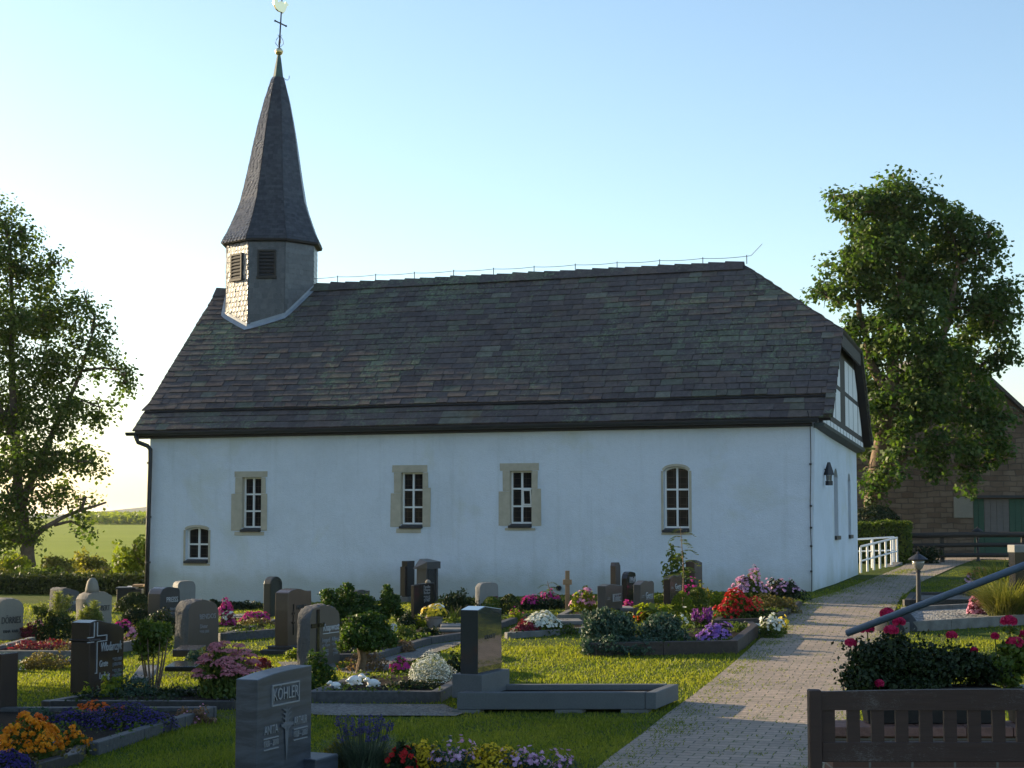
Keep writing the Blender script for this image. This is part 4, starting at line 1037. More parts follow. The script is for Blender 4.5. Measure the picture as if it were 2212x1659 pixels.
leafy_tree('birch_tree', 'large leafy tree with drooping lower twigs cut by the left edge', (x0, dl_, tz(x0, dl_)), dl_, [
    (-10, 470, 0, .9, .8), (40, 500, .4, .6, .6), (-60, 560, -.5, 1.3, 1.0), (70, 590, .2, .85, .7), (125, 570, 0, .4, .5), (20, 690, -.6, 1.1, .9), (120, 680, .5, 1.0, .8), (185, 650, 0, .55, .55), (-70, 740, .5, 1.3, 1.0), (90, 790, -.4, 1.1, .8), (190, 760, .2, .8, .7), (225, 700, 0, .35, .4),
    (250, 800, .1, .5, .35), (0, 880, .4, 1.2, .9), (130, 880, -.3, 1.0, .7), (215, 880, .2, .6, .5), (60, 980, -.5, 1.1, .75), (160, 980, .2, .7, .5), (200, 1000, 0, .35, .4), (-60, 1010, .3, 1.1, .8), (20, 1080, -.2, .9, .6), (110, 1070, .3, .7, .5), (60, 1140, -.3, .6, .5), (-20, 1150, .2, .9, .6), (175, 1080, .1, .25, .4), (180, 1140, .1, .16, .35), (270, 830, 0, .3, .25)],
    'l_left', 760, 58, .12, .25, [([(60, 1225, 0), (58, 1170, 0), (40, 1080, 0), (30, 900, 0), (25, 700, 0), (20, 520, 0)], .22, .04), ([(58, 1180, 0), (95, 1140, -.2), (150, 1110, -.1), (230, 1085, 0)], .10, .03), ([(45, 1100, 0), (90, 980, 0), (160, 840, .2), (200, 720, .1)], .13, .03), ([(30, 950, 0), (-40, 800, 0), (-60, 600, 0)], .12, .03), ([(-80, 1225, 1.5), (-75, 1000, 1.5), (-70, 700, 1.2)], .2, .05)], 'bark', subr=.46, sag=.35)

def hedge(name, label, pts, wd, h0, leaf, n, ls, dome=.06, top=None, cat='hedge'):
    """clipped hedge along a ground line: leaves over its faces, dark twiggy core"""
    p0, p1 = np.array(pts[0]), np.array(pts[1]); b = (p0 + p1) / 2; dv = p1 - p0; L_ = np.linalg.norm(dv[:2]); ex = np.array([dv[0], dv[1], 0]) / L_; ey = np.array([-ex[1], ex[0], 0])
    e = empty(name, label, cat, tuple(b))
    cb = MB(); cb.add([tuple(ex * sx * (L_ / 2 - .06) + ey * sy * (wd / 2 - .07) + np.array([0, 0, sz])) for sz in (-.1, h0 - .08) for sx, sy in ((-1, -1), (1, -1), (1, 1), (-1, 1))], [(0, 3, 2, 1), (4, 5, 6, 7), (0, 1, 5, 4), (1, 2, 6, 5), (2, 3, 7, 6), (3, 0, 4, 7)], .2); cb.build('branches', M['l_dark'], e)
    f = rng.random(n); s_ = rng.random(n) * 2 - 1; q = rng.random(n); P = np.zeros((n, 3)); N = np.zeros((n, 3))
    tp_ = f < .45; fr_ = (f >= .45) & (f < .85); sd_ = f >= .85
    for m_, fn in ((tp_, 0), (fr_, 1), (sd_, 2)):
        k = m_.sum()
        if fn == 0: P[m_] = ex * (s_[m_] * L_ / 2)[:, None] + ey * ((q[m_] - .5) * wd)[:, None]; P[m_, 2] = h0; N[m_] = (0, 0, 1)
        if fn == 1: sg = np.where(rng.random(k) < .75, -1, 1); P[m_] = ex * (s_[m_] * L_ / 2)[:, None] + ey * (sg * wd / 2)[:, None]; P[m_, 2] = q[m_] * h0; N[m_] = ey * sg[:, None]
        if fn == 2: sg = np.where(rng.random(k) < .5, -1, 1); P[m_] = ex * (sg * L_ / 2)[:, None] + ey * ((q[m_] - .5) * wd)[:, None]; P[m_, 2] = rng.random(k) * h0; N[m_] = ex * sg[:, None]
    P += rng.normal(size=(n, 3)) * .035; u = P @ ex
    P[:, 2] *= 1 + dome * np.sin(u * 2.1) * np.cos(u * .9 + 1) + .02 * np.sin(u * 9)
    npmesh('foliage', leaf_quads(P, jitterN(N, .6), ls, .7), 4, M[leaf], e)
    return e
hz = tz(-10, 41); hp0 = np.array([D(-90, 1270, 42.2)[0], 42.2, tz(-14, 42)]); hp1 = np.array([D(345, 1270, 41.0)[0], 41.0, tz(-9, 41)])
hedge('long_hedge', 'long clipped dark hedge closing the churchyard at the left', (hp0, hp1), .9, CAMZ - (1243 - HOR) * 41.5 / FL - hz, 'l_hedge', 9000, .075)
# shrubs and tall weeds beyond the hedge
def shrub(name, label, px, py_top, d, wpx, leaf, n, ls, seed=0, yb=None, group='shrubs beyond the hedge'):
    c = D(px, 1200, d); z0 = tz(c[0], d); h = CAMZ + (HOR - py_top) * d / FL - z0; r = wpx * d / FL / 2
    cl = [(random.uniform(-.5, .5), random.uniform(-.4, .4), random.uniform(.15, .62), random.uniform(.35, .6), .55, random.uniform(.22, .36)) for _ in range(7)] + [(0, 0, .35, .85, .8, .4)]
    e = plant(name, label, 'shrub', px - wpx / 2, px + wpx / 2, 0, 0, leaf, n, ls, (), .8, .22, .7, group, base=(c[0], d, z0), clumps=None) if False else None
    e = empty(name, label, 'shrub', (c[0], d, z0), 0, group); P_, N_ = [], []
    for (cx, cy, cz, a, b, cc) in cl:
        P, N = dome_pts(int(n / len(cl)), (cx * r, cy * r, cz * h), r * a, r * b, h * cc, random.randrange(9999), .75, .25, True); P_.append(P); N_.append(N)
    P = np.concatenate(P_); P[:, 2] = np.maximum(P[:, 2], .02)
    npmesh('foliage', leaf_quads(P, jitterN(np.concatenate(N_), .9), ls, .65), 4, M[leaf], e)
    st = MB()
    for k in range(5): st.tube([(0, 0, -.05), (random.uniform(-.3, .3) * r, random.uniform(-.3, .3) * r, h * .4), (random.uniform(-.7, .7) * r, random.uniform(-.5, .5) * r, h * .8)], [.035, .025, .01], 5)
    st.build('stems', M['twig'], e); return e
shrub('wild_shrub', 'yellow green shrub touching the left corner of the church', 292, 1150, 44.5, 100, 'l_bright', 3600, .12)
shrub('wild_shrub', 'low brownish shrub in the gap between tree and church', 195, 1178, 50, 100, 'l_wild', 2600, .10)
shrub('wild_shrub', 'loose olive shrub left of the brownish one, below the drooping twigs', 122, 1190, 48, 90, 'l_wild', 2400, .10)
shrub('wild_shrub', 'bright leafy shrub under the trunk of the large left tree', 20, 1180, 46, 120, 'l_bright', 3000, .11)
shrub('wild_shrub', 'low pale green shrub just above the middle of the long hedge', 245, 1212, 46, 110, 'l_wild', 2000, .09)
shrub('wild_shrub', 'flat green weeds above the left part of the long hedge', 80, 1215, 45, 130, 'l_mid', 2000, .09)
shrub('wild_shrub', 'pale tall weeds at the far left end of the long hedge', -30, 1205, 45, 120, 'l_wild', 1800, .09)
shrub('wild_shrub', 'yellowish weeds between brownish shrub and bright church corner shrub', 262, 1222, 45.5, 90, 'l_bright', 1500, .08)
shrub('wild_shrub', 'yellowish tall weeds above the middle of the hedge, left of the pale shrub', 175, 1218, 45.5, 110, 'l_wild', 1700, .08)
# standing maize on the far field: nobody could count it
n = 5200; a0 = D(150, 1125, 430); a1 = D(330, 1125, 430)
yy = rng.uniform(385, 470, n); px_ = rng.uniform(185, 420, n); xx = (px_ - 1106) / FL * yy; zz_ = terr(xx, yy)
P = np.stack([xx, yy, zz_ + rng.uniform(.4, 2.1, n)], 1)
tag(npmesh('maize_field', leaf_quads(P, jitterN(np.tile([0, -.6, .6], (n, 1)), .5), 1.5, .5), 4, M['l_bright']), 'strip of tall crop standing along the top of the far field', 'crop', kind='stuff')

# barn
BD = 53.0; apx = D(2045, 738, BD); bz = tz(apx[0], BD) - .2; bh = apx[2] - bz; bw = 4.6
barn = empty('stone_barn', 'brown rubble stone barn with steep gable behind the maple tree', 'barn', (apx[0], BD, bz), R(-4))
eh = bh - bw * .97
dA = D(2104, 1200, BD)[0] - apx[0]; dt = CAMZ + (HOR - 1077) * BD / FL - bz; dB = dA + 2.25
wb = MB()
def wq(x0, x1, z0f, z1f): wb.add([(x0, 0, z0f(x0)), (x1, 0, z0f(x1)), (x1, 0, z1f(x1)), (x0, 0, z1f(x0))], [(0, 1, 2, 3)], .5)
rf_ = lambda x: bh - abs(x) * .97
xsb = sorted({-bw, 0, bw, dA, dB}); 
for a, b in zip(xsb[:-1], xsb[1:]):
    inn = dA <= (a + b) / 2 <= dB; wq(a, b, (lambda x: dt) if inn else (lambda x: -.3), rf_)
wb.add([(dA, 0, 0), (dA, 0, dt), (dA, .3, dt), (dA, .3, 0), (dB, 0, 0), (dB, 0, dt), (dB, .3, dt), (dB, .3, 0)], [(0, 1, 2, 3), (4, 7, 6, 5), (1, 5, 6, 2)], .5)
wb.add([(-bw, 0, -.3), (-bw, 9, -.3), (-bw, 9, eh), (-bw, 0, eh), (bw, 0, -.3), (bw, 9, -.3), (bw, 9, eh), (bw, 0, eh)], [(0, 3, 2, 1), (4, 5, 6, 7)], .5)
wb.add([(-bw, 8.9, -.3), (bw, 8.9, -.3), (bw, 8.9, eh), (0, 8.9, bh), (-bw, 8.9, eh), (dA - .1, .6, -.3), (dB + .1, .6, -.3), (dB + .1, .6, dt + .2), (dA - .1, .6, dt + .2)], [(0, 1, 2, 3, 4), (5, 6, 7, 8)], .5)  # back wall; inner plane behind the door added to block sky light through gaps
wb.build('wall', M['rubble'], barn)
rb2 = MB()
for s_ in (-1, 1):
    e0, e1 = Vector((0, -.18, bh + .02)), Vector((s_ * (bw + .35), -.18, bh + .02 - (bw + .35) * .97)); dn = Vector((0, 9.4, 0)); up = Vector((s_ * .7, 0, .72)) * .10
    rb2.hexa([e0, e1, e1 + dn, e0 + dn], [e0 + up, e1 + up, e1 + dn + up, e0 + dn + up], .4)
rb2.build('roof', M['tiles'], barn)
dr_ = MB(); bx = dA
cols_ = [(0, .357, 'green_boards'), (.36, 1.137, 'grey_boards'), (1.14, dB - dA, 'green_boards')]
door = None
for (a, b, m_) in cols_:
    q = MB(); k = max(1, int((b - a) / .17))
    for i in range(k): q.box(dA + a + (b - a) * i / k + .004, dA + a + (b - a) * (i + 1) / k - .004, .12, .17, .75 if m_ == 'grey_boards' else .02, dt - .004)
    if m_ == 'grey_boards': q2 = MB(); q2.box(dA + a, dA + b, .11, .17, .02, .745); 
    o = q.build('door', M[m_], barn)
    if m_ == 'grey_boards': q2.build('door_base', M['green_boards'], o); tag(o, 'weathered grey boards in the middle of the green door')
q = MB(); q.box(dA - .25, dB + .6, -.08, -.01, dt + .02, dt + .10); q.build('door_track', M['iron'], barn)
q = MB(); q.box(dA - .62, dA - .02, -.035, .1, dt - .62, dt + .05); q.build('door_quoin', M['g_tan'], barn, bevel=.02)
# dark rail fence in front of the barn
fa, fb_ = D(1950, 1180, 46.5), D(2330, 1180, 45.5)
fence = empty('rail_fence', 'dark three rail wooden fence running along the barn forecourt', 'fence', (fa[0], fa[1], 0))
for k, yp in enumerate((1157, 1178.5, 1200)):
    q = MB(); za = CAMZ + (HOR - yp) * 46.5 / FL; zb = CAMZ + (HOR - yp + 3 - k) * 45.5 / FL
    pts = [(0, 0, za), (1.8, -.35, (za + zb) / 2 + .01), (fb_[0] - fa[0], fb_[1] - fa[1], zb)]
    q.tube(pts, .075 if k == 0 else .06, 8); q.build('rail', M['fence'], fence)
for px in (1952, 2035, 2210, 2325):
    d = 46.5 - (px - 1950) / 380 + .12; P = D(px, 1180, d); q = MB(); z = tz(P[0], d)
    q.box(P[0] - fa[0] - .05, P[0] - fa[0] + .05, d - fa[1] - .05, d - fa[1] + .05, z - .1, CAMZ + (HOR - 1155) * d / FL + .02); q.build('post', M['fence'], fence)
# hedges by the ramp
c = D(1912, 1150, 45.2); zc = tz(c[0], 45.2)
def dome_bush(name, label, px0, px1, yt, d, leaf, n, ls, zb=None, flat=1, cat='bush', gr=None):
    c = D((px0 + px1) / 2, 1150, d); z0 = tz(c[0], d); r = (px1 - px0) * d / FL / 2; h = CAMZ + (HOR - yt) * d / FL - z0
    e = empty(name, label, cat, (c[0], d, z0), 0, gr)
    P, N = dome_pts(n, (0, 0, h * .35), r, r * .8, h * .65, random.randrange(999), .15, .04); P2, N2 = dome_pts(n // 2, (0, 0, h * .36), r, r * .8, h * .36, 3, .1, .03); P2[:, 2] = h * .72 - P2[:, 2]; N2[:, 2] *= -.3
    npmesh('foliage', leaf_quads(np.concatenate([P, P2]), jitterN(np.concatenate([N, N2]), .55), ls, .65), 4, M[leaf], e)
    q = MB(); q.tube([(0, 0, -.05), (0, 0, h * .5)], r * .12, 6); q.build('stem', M['twig'], e); return e
dome_bush('clipped_bush', 'large dark rounded yew bush below the maple tree', 1815, 1962, 1093, 47.6, 'l_dark', 6000, .075)
hedge('clipped_hedge', 'clipped green hedge with sunlit top behind the white ramp railing', (np.array([D(1835, 1180, 46.3)[0], 46.3, tz(9.6, 46.3)]), np.array([D(1966, 1180, 45.9)[0], 45.9, tz(10.9, 45.9)])), 1.0, CAMZ - (1131 - HOR) * 46.0 / FL - tz(10, 46), 'l_mid', 6000, .075)
shrub('low_shrub', 'small dark shrub at the foot of the rail fence by the hedge', 2003, 1170, 45.6, 70, 'l_dark', 1200, .07, group=None)

# white railing on the ramp by the far corner of the church
ra, rb_ = D(1860, 1250, 40.3), D(1938, 1213, 45.0)
za, zb = CAMZ - (1253 - HOR) * 40.3 / FL, CAMZ - (1213 - HOR) * 45.0 / FL
rail = empty('ramp_railing', 'white painted railing with sloping rails on the ramp beside the church', 'railing', (ra[0], ra[1], za))
rv = Vector((rb_[0] - ra[0], rb_[1] - ra[1], 0)); base_z = lambda k: (zb - za) * k
tz_ = lambda yp, k: CAMZ + (HOR - yp) * (40.3 + 4.7 * k) / FL - za
for i in range(7):
    k = (i / 6); p = rv * k; q = MB(); top = tz_(1182 + (1160 - 1182) * k, k); q.box(p.x - .023, p.x + .023, p.y - .023, p.y + .023, base_z(k) - .05, top); q.build('post', M['white_paint'], rail)
for (ya, yb, rr_) in ((1180, 1161, .027), (1211, 1190, .022)):
    q = MB(); q.tube([(0, -.04, tz_(ya, 0)), (rv.x, rv.y - .04, tz_(yb, 1))], rr_, 6); q.build('rail', M['white_paint'], rail)
rail2 = empty('landing_railing', 'white level railing behind the sloping one, along the church side of the ramp', 'railing', (ra[0] - .1, ra[1] + .9, za))
for (ya, yb, rr_) in ((1168, 1160, .027), (1193, 1188, .022)):
    q = MB(); q.tube([(-.25, 0, tz_(ya, 0)), (rv.x + .02, rv.y - .9, tz_(yb, 1))], rr_, 6); q.build('rail', M['white_paint'], rail2)
for k in (.0, .5, 1.): p = rv * k; q = MB(); q.box(p.x - .03, p.x + .03, p.y * .8 - .03, p.y * .8 + .03, base_z(k), tz_(1168 - 8 * k, k)); q.build('post', M['white_paint'], rail2)
rw = MB(); ex = rv.normalized(); sd_ = Vector((ex.y, -ex.x, 0)) * .14
for k in range(8):
    a, b = rv * (k / 8), rv * ((k + 1) / 8); ta, tb_ = base_z(k / 8) , base_z((k + 1) / 8)
    rw.hexa([a + sd_ + Vector((0, 0, -.8)), b + sd_ + Vector((0, 0, -.8)), b - sd_ + Vector((0, 0, -.8)), a - sd_ + Vector((0, 0, -.8))], [a + sd_ + Vector((0, 0, ta)), b + sd_ + Vector((0, 0, tb_)), b - sd_ + Vector((0, 0, tb_)), a - sd_ + Vector((0, 0, ta))], .5)
o = rw.build('ramp_wall', M['concrete']); o.location = (ra[0], ra[1], za); tag(o, 'low concrete wall rising below the white ramp railing', 'wall')

# ------------------------------------------------------------------ kerbs, beds, gravel
def kerb(name, label, pts, h, wd, m, soil=None, close=False, group='grave borders', inset=None, lift=.0):
    """kerb stones along ground points; bed of soil inside"""
    P = [np.array(p[:2], float) for p in pts]; o = np.array([*P[0], tz(*P[0])]); n = len(P); mb = MB()
    cen = np.mean(P, 0); seg = list(zip(P[:-1], P[1:])) + ([(P[-1], P[0])] if close else [])
    e = empty(name, label, 'grave border', tuple(o), 0, group)
    for i, (a, b) in enumerate(seg):
        d = (b - a) / np.linalg.norm(b - a); nn = np.array([-d[1], d[0]])
        if nn @ (cen - (a + b) / 2) < 0: nn = -nn
        a2 = a + d * .001 * i; b2 = b; k = max(1, int(np.linalg.norm(b - a) / .8))
        for j in range(k):
            p = a2 + (b2 - a2) * j / k; q = a2 + (b2 - a2) * (j + 1) / k - d * .004
            zp, zq = tz(*p), tz(*q); hh = h + .002 * (i % 3)
            low = [(*p, zp - .12), (*q, zq - .12), (*(q + nn * wd), zq - .12), (*(p + nn * wd), zp - .12)]
            tp_ = [(*p, zp + hh), (*q, zq + hh), (*(q + nn * wd), zq + hh), (*(p + nn * wd), zp + hh)]
            sg = 1 if (d[0] * nn[1] - d[1] * nn[0]) > 0 else -1
            if sg < 0: low, tp_ = [low[i_] for i_ in (1, 0, 3, 2)], [tp_[i_] for i_ in (1, 0, 3, 2)]
            mb.hexa([np.array(x) - o for x in low], [np.array(x) - o for x in tp_])
    mb.build('kerb', M[m], e, bevel=.008)
    poly = [tuple(p) for p in P]
    if soil:
        s_ = sheet('bed', poly if inset is None else inset, M[soil], h * .6 + lift, None, dome=.02); s_.location = tuple(-o); s_.parent = e
        if soil == 'soil':
            pl_ = np.array(poly if inset is None else inset)[:, :2]; lo, hi = pl_.min(0), pl_.max(0); nn_ = int(26 * (hi - lo).prod()); q = lo + (hi - lo) * rng.random((nn_, 2)); q = q[pnpoly(q[:, 0], q[:, 1], pl_.tolist())]; q = q[np.sin(q[:, 0] * 3.1 + 1) + np.sin(q[:, 1] * 2.7) + rng.normal(size=len(q)) * .7 > -.4]
            if len(q):
                P_ = np.repeat(q, 14, 0) + rng.normal(size=(len(q) * 14, 2)) * .055; P_ = np.c_[P_, terr(P_[:, 0], P_[:, 1]) + h * .6 + .02 + .05 * rng.random(len(P_))] - o
                bc = npmesh('bed_cover', leaf_quads(P_, jitterN(np.tile([0, 0, 1.0], (len(P_), 1)), .8), .038, .65), 4, M[random.choice(['l_mid', 'l_dark', 'l_heather', 'l_mid'])], e, np.clip(np.repeat(rng.random(len(q)), 14) + .2 * rng.normal(size=len(P_)), 0, 1)); bc['kind'] = 'stuff'
    else: EXCL.append(poly)
    return e
gp = lambda *q: [G(a, b) for a, b in q]
def off(P, dx, dy): return np.array([P[0] + dx, P[1] + dy, 0])
a, b, c = gp((212, 1632), (400, 1572), (90, 1632))
kerb('grave_border', 'grey stone border around the lobelia and marigold bed at the lower left', [np.array([-7.5, b[1] + .8, 0]), np.array([b[0] + .15, b[1] + .8, 0]), b, a, off(a, -3.4, .25)], .10, .10, 'greykerb', 'soil')
a, b = gp((170, 1652), (40, 1700)); kerb('grave_border', 'short dark border in the lowest left corner, in front of the lobelia border', [off(a, -.1, .75), a, off(a, -.35, -1.2), off(a, -2.6, -.95)], .09, .09, 'darkkerb', 'soil')
a, b = gp((88, 1533), (506, 1534)); kerb('grave_border', 'long dark border in front of the stepped brown gravestone', [off(a, .55, 1.35), a, b, off(b, .40, 1.3)], .085, .10, 'darkkerb', 'soil')
a, b = gp((-60, 1455), (145, 1437)); kerb('grave_border', 'dark border around the heather cushion at the left edge', [off(a, 0, 1.0), a, b, off(b, .25, 1.0)], .05, .07, 'darkkerb', 'soil')
a, b = gp((-60, 1428), (158, 1428)); kerb('grave_border', 'grey concrete border below the pine shrub and pale boulder stone', [off(a, 0, 2.6), a, b, off(b, .6, 2.3)], .13, .10, 'concrete', 'soil')
a, b, c = gp((476, 1386), (600, 1376), (498, 1382)); kerb('grave_border', 'grey border around the pink flower bed beside the rose coloured stele', [off(a, .35, 3.2), a, b, off(b, .9, 3.0)], .12, .10, 'greykerb', 'soil')
a, b, c = gp((660, 1519), (952, 1519), (1006, 1488)); kerb('grave_border', 'grey border in front of the bonsai conifer and white lamb figures', [off(a, .4, 1.9), a, b, c, off(c, .25, 1.2)], .115, .11, 'greykerb', 'soil')
a, b, c, d = gp((814, 1428), (932, 1391), (1030, 1377), (1110, 1362)); kerb('grave_border', 'bent grey border around the yellow flower pot and stone slabs', [off(a, -.9, .1), a, b, c, off(c, .8, 3.0), off(a, -.5, 4.0)], .09, .11, 'greykerb', 'soil')
a, b = gp((1096, 1380), (1270, 1368)); kerb('grave_border', 'pale concrete border around the white begonia bed', [off(a, .2, 1.7), a, b, off(b, .5, 1.5)], .085, .12, 'concrete', 'soil')
a, b = gp((1203, 1343), (1275, 1342)); kerb('grave_border', 'pale border at the foot of the wooden cross', [off(a, .3, 1.5), a, b, off(b, .5, 1.5)], .11, .10, 'concrete', 'soil')
a, b, c = gp((1272, 1418), (1594, 1413), (1638, 1376)); kerb('grave_border', 'dark brown border in front of the juniper and violet petunias', [off(a, .55, 2.2), a, b, c, off(c, .0, .5)], .17, .11, 'brownkerb', 'soil')
a, b, c = gp((1540, 1354), (1682, 1349), (1706, 1326)); kerb('grave_border', 'brown border in front of the scarlet flowers', [off(a, .5, 2.0), a, b, c], .10, .10, 'brownkerb', 'soil')
a, b, c = gp((1640, 1334), (1706, 1329), (1733, 1308)); kerb('grave_border', 'brown border with low ground cover, nearest the church along the path', [off(a, .2, 2.2), a, b, c, off(c, -.6, .9)], .09, .10, 'brownkerb', 'soil')
# raised concrete frame of the tall polished stele
a, b = gp((1000, 1541), (1398, 1541)); T0 = a
fr0 = empty('grave_border', 'raised washed concrete border of the tall polished stele beside the path', 'grave border', tuple(a), 0, 'grave borders'); EXCL.append([tuple(a[:2]), tuple(b[:2]), (b[0] + .3, b[1] + .85), (a[0] + .3, a[1] + .85)])
Lf = b[0] - a[0]; dz = tz(*b[:2]) - a[2]; q = MB(); hh = .20; g0 = .035; dk = .82; wk_ = .10; sk_ = .30
def P_(x, y, z): return (x + sk_ * y / dk, y, z + dz * x / Lf)
for (x0_, x1_, y0_, y1_, zt_) in ((-.06, Lf - .02, 0, wk_, hh), (0, Lf - .02, dk - wk_, dk, hh + .003), (Lf - .016, Lf + .09, .0, dk, hh - .002), (-.06, .04, wk_ + .003, dk - wk_ - .003, hh - .003)):
    q.hexa([P_(x0_, y0_, g0), P_(x1_, y0_, g0), P_(x1_, y1_, g0), P_(x0_, y1_, g0)], [P_(x0_, y0_, zt_), P_(x1_, y0_, zt_), P_(x1_, y1_, zt_), P_(x0_, y1_, zt_)])
q.build('kerb', M['terrazzo'], fr0, bevel=.008)
for x in (-.10, .9, Lf - .25):
    q = MB(); q.hexa([P_(x, -.015, -.12), P_(x + .26, -.015, -.12), P_(x + .26, .12, -.12), P_(x, .12, -.12)], [P_(x, -.015, g0 - .002), P_(x + .26, -.015, g0 - .002), P_(x + .26, .12, g0 - .002), P_(x, .12, g0 - .002)])
    q.build('foot_block', M['concrete'], fr0)
q = MB(); q.add([P_(.1, .1, hh * .75), P_(Lf - .03, .1, hh * .75), P_(Lf - .03, dk - .1, hh * .75), P_(.1, dk - .1, hh * .75)], [(0, 1, 2, 3)]); q.build('bed', M['soil'], fr0)
# right side beds
a, b, c = gp((1954, 1311), (2240, 1309), (1972, 1288)); kerb('grave_border', 'dark border with grey pebbles behind the front lamp post', [a, b, off(b, .6, 1.9), off(a, .55, 1.9)], .12, .11, 'darkkerb', 'dark_pebbles', True)
a, b, c = gp((1948, 1367), (2260, 1347), (1960, 1345)); kerb('grave_border', 'grey border filled with pale pebbles beside the pink begonia', [a, b, off(b, .6, 2.4), off(a, .55, 2.4)], .15, .11, 'concrete', 'pebbles', True)
# gravel walks between the graves
M['gravelstruct'] = M['gravel']
for pl in ([(640, 1522), (960, 1524), (1000, 1543), (985, 1549), (700, 1548), (560, 1535)], [(800, 1432), (934, 1394), (1010, 1384), (985, 1397), (900, 1425), (840, 1450), (760, 1458), (720, 1450)], [(300, 1518), (500, 1518), (520, 1500), (470, 1490), (330, 1495)], [(600, 1432), (720, 1430), (730, 1448), (620, 1452)], [(480, 1330), (600, 1322), (600, 1330), (500, 1338)]):
    sheet('gravel_path', [G(*p)[:2] for p in pl], M['gravel'], .014, kind='structure')
# flat stone slabs lying in the beds
def slab_stone(name, label, px0, px1, y0, y1, h, m, cat='slab', group=None, tilt=0, lift=.08):
    a, b = G(px0, y1), G(px1, y1); c = G((px0 + px1) / 2, y0); o = a + np.array([0, 0, lift]); ln = b[0] - a[0]; dp_ = min(.8, max(.25, c[1] - a[1]))
    q = MB(); q.box(0, ln, 0, dp_, 0, h); ob = q.build(name, M[m], None, bevel=.01); ob.location = tuple(o); ob.rotation_euler = (R(tilt), 0, R(3)); return tag(ob, label, cat, group)
slab_stone('stone_slab', 'dark polished slab lying behind the small bright shrub', 355, 421, 1430, 1466, .06, 'g_black')
slab_stone('stone_slab', 'dark upper slab step behind the multi stemmed shrub', 372, 424, 1418, 1440, .09, 'g_brown', lift=.12)
slab_stone('stone_slab', 'long grey slab to the right of the yellow flower pot', 952, 1016, 1361, 1370, .05, 'g_light')
slab_stone('stone_slab', 'lower grey slab in front of the long one by the fern', 945, 1015, 1371, 1377, .04, 'concrete')
slab_stone('stone_slab', 'pale concrete slab beside the white begonias', 1165, 1262, 1352, 1362, .06, 'concrete')
slab_stone('stone_slab', 'flat pale slab half hidden by the juniper', 1438, 1494, 1388, 1402, .04, 'g_light', lift=.12)
slab_stone('stone_slab', 'pale polished slab at the right side of the stepped gravestone', 280, 322, 1478, 1492, .05, 'g_light', tilt=8)
slab_stone('stone_slab', 'pale slab between the two framed name stones', 1340, 1376, 1322, 1332, .05, 'g_light')

# ------------------------------------------------------------------ gravestones
PROF = {
 'flat': [(0, 1), (1, 1)],
 'slope': [(0, .955), (.1, .965), (.3, .985), (.6, .997), (1, 1.0)],
 'dome': [(0, .80), (.06, .90), (.18, .965), (.35, .995), (.55, 1), (.75, .98), (.9, .93), (1, .86)],
 'arch': [(0, .82), (.05, .89), (.15, .945), (.3, .985), (.5, 1), (.7, .985), (.85, .945), (.95, .89), (1, .82)],
 'gable': [(0, .955), (.30, 1), (1, .93)],
 'ogee': [(0, .93), (.06, .955), (.2, .985), (.38, 1), (.55, .985), (.72, .955), (.85, .94), (1, .945)],
 'roundl': [(0, .82), (.06, .90), (.16, .96), (.3, .99), (.45, 1), (.7, .98), (.9, .96), (.97, .93), (1, .88)],
 'boulder': [(0, .78), (.05, .90), (.14, .965), (.3, .985), (.45, 1), (.6, .985), (.8, .95), (.93, .88), (1, .74)],
 'slant': [(0, .90), (.1, .97), (.22, 1), (.45, .96), (.7, .90), (.9, .84), (1, .80)],
 'torn': [(0, .97), (.10, .985), (.22, 1), (.34, .985), (.5, .955), (.68, .935), (.86, .90), (1, .84)],
 'chamf': [(0, .90), (.10, .945), (.34, 1), (.62, .965), (.85, .975), (.95, .955), (1, .90)],
 'roundcorner': [(0, .84), (.05, .93), (.15, .985), (.35, 1), (.65, 1), (.85, .985), (.95, .93), (1, .84)],
 'chip': [(0, .90), (.15, 1), (.75, 1), (1, .9)],
}
def resample(pr, n):
    x = np.linspace(0, 1, n); return list(zip(x, np.interp(x, [p[0] for p in pr], [p[1] for p in pr])))
def stone_body(w_, t_, h, prof, rough=0, curve=0, belly=0):
    """upright stone: local x along its face, y into its thickness, z up"""
    pr = resample(PROF[prof], 25 if prof not in ('flat', 'gable', 'chip') else 25) if rough or prof not in ('flat', 'gable', 'chip') else PROF[prof]
    g = np.random.default_rng(random.randrange(10 ** 6)); ns = 6 if rough or belly else 1
    out = [(0.0, h * pr[0][1] * k / ns) for k in range(ns)] + [(s_ * w_, k * h) for s_, k in pr] + [(w_, h * pr[-1][1] * (ns - 1 - k) / ns) for k in range(ns)]
    if belly: out = [(x + (x / w_ - .5) * 2 * belly * w_ * math.sin(math.pi * min(1, z / h)) * .5, z) for x, z in out]
    nt_ = 5 if rough else 2; mb = MB(); vs_, fs = [], []; k = len(out)
    cx = w_ / 2; cz = h / 2
    for j in range(nt_):
        f = j / (nt_ - 1); sh = 1 - (rough * .6 * (2 * f - 1) ** 4 if rough else 0)
        for (x, z) in out:
            dx, dz = x - cx, z - cz
            n_ = 1 + (rough * g.normal() * .35 if rough else 0)
            vs_.append((cx + dx * n_ * sh, t_ * f + (g.normal() * rough * .05 if rough and 0 < j else 0), max(0, cz + dz * n_ * (sh if dz > 0 else 1))))
    for j in range(nt_ - 1):
        for i in range(k):
            i2 = (i + 1) % k; fs.append((j * k + i, (j + 1) * k + i, (j + 1) * k + i2, j * k + i2))
    fs.append(tuple(range(k))); fs.append(tuple(range(nt_ * k - 1, (nt_ - 1) * k - 1, -1)))
    mb.add([(x, y, z - .06 if z < 1e-6 else z) for x, y, z in vs_], fs, .5); return mb
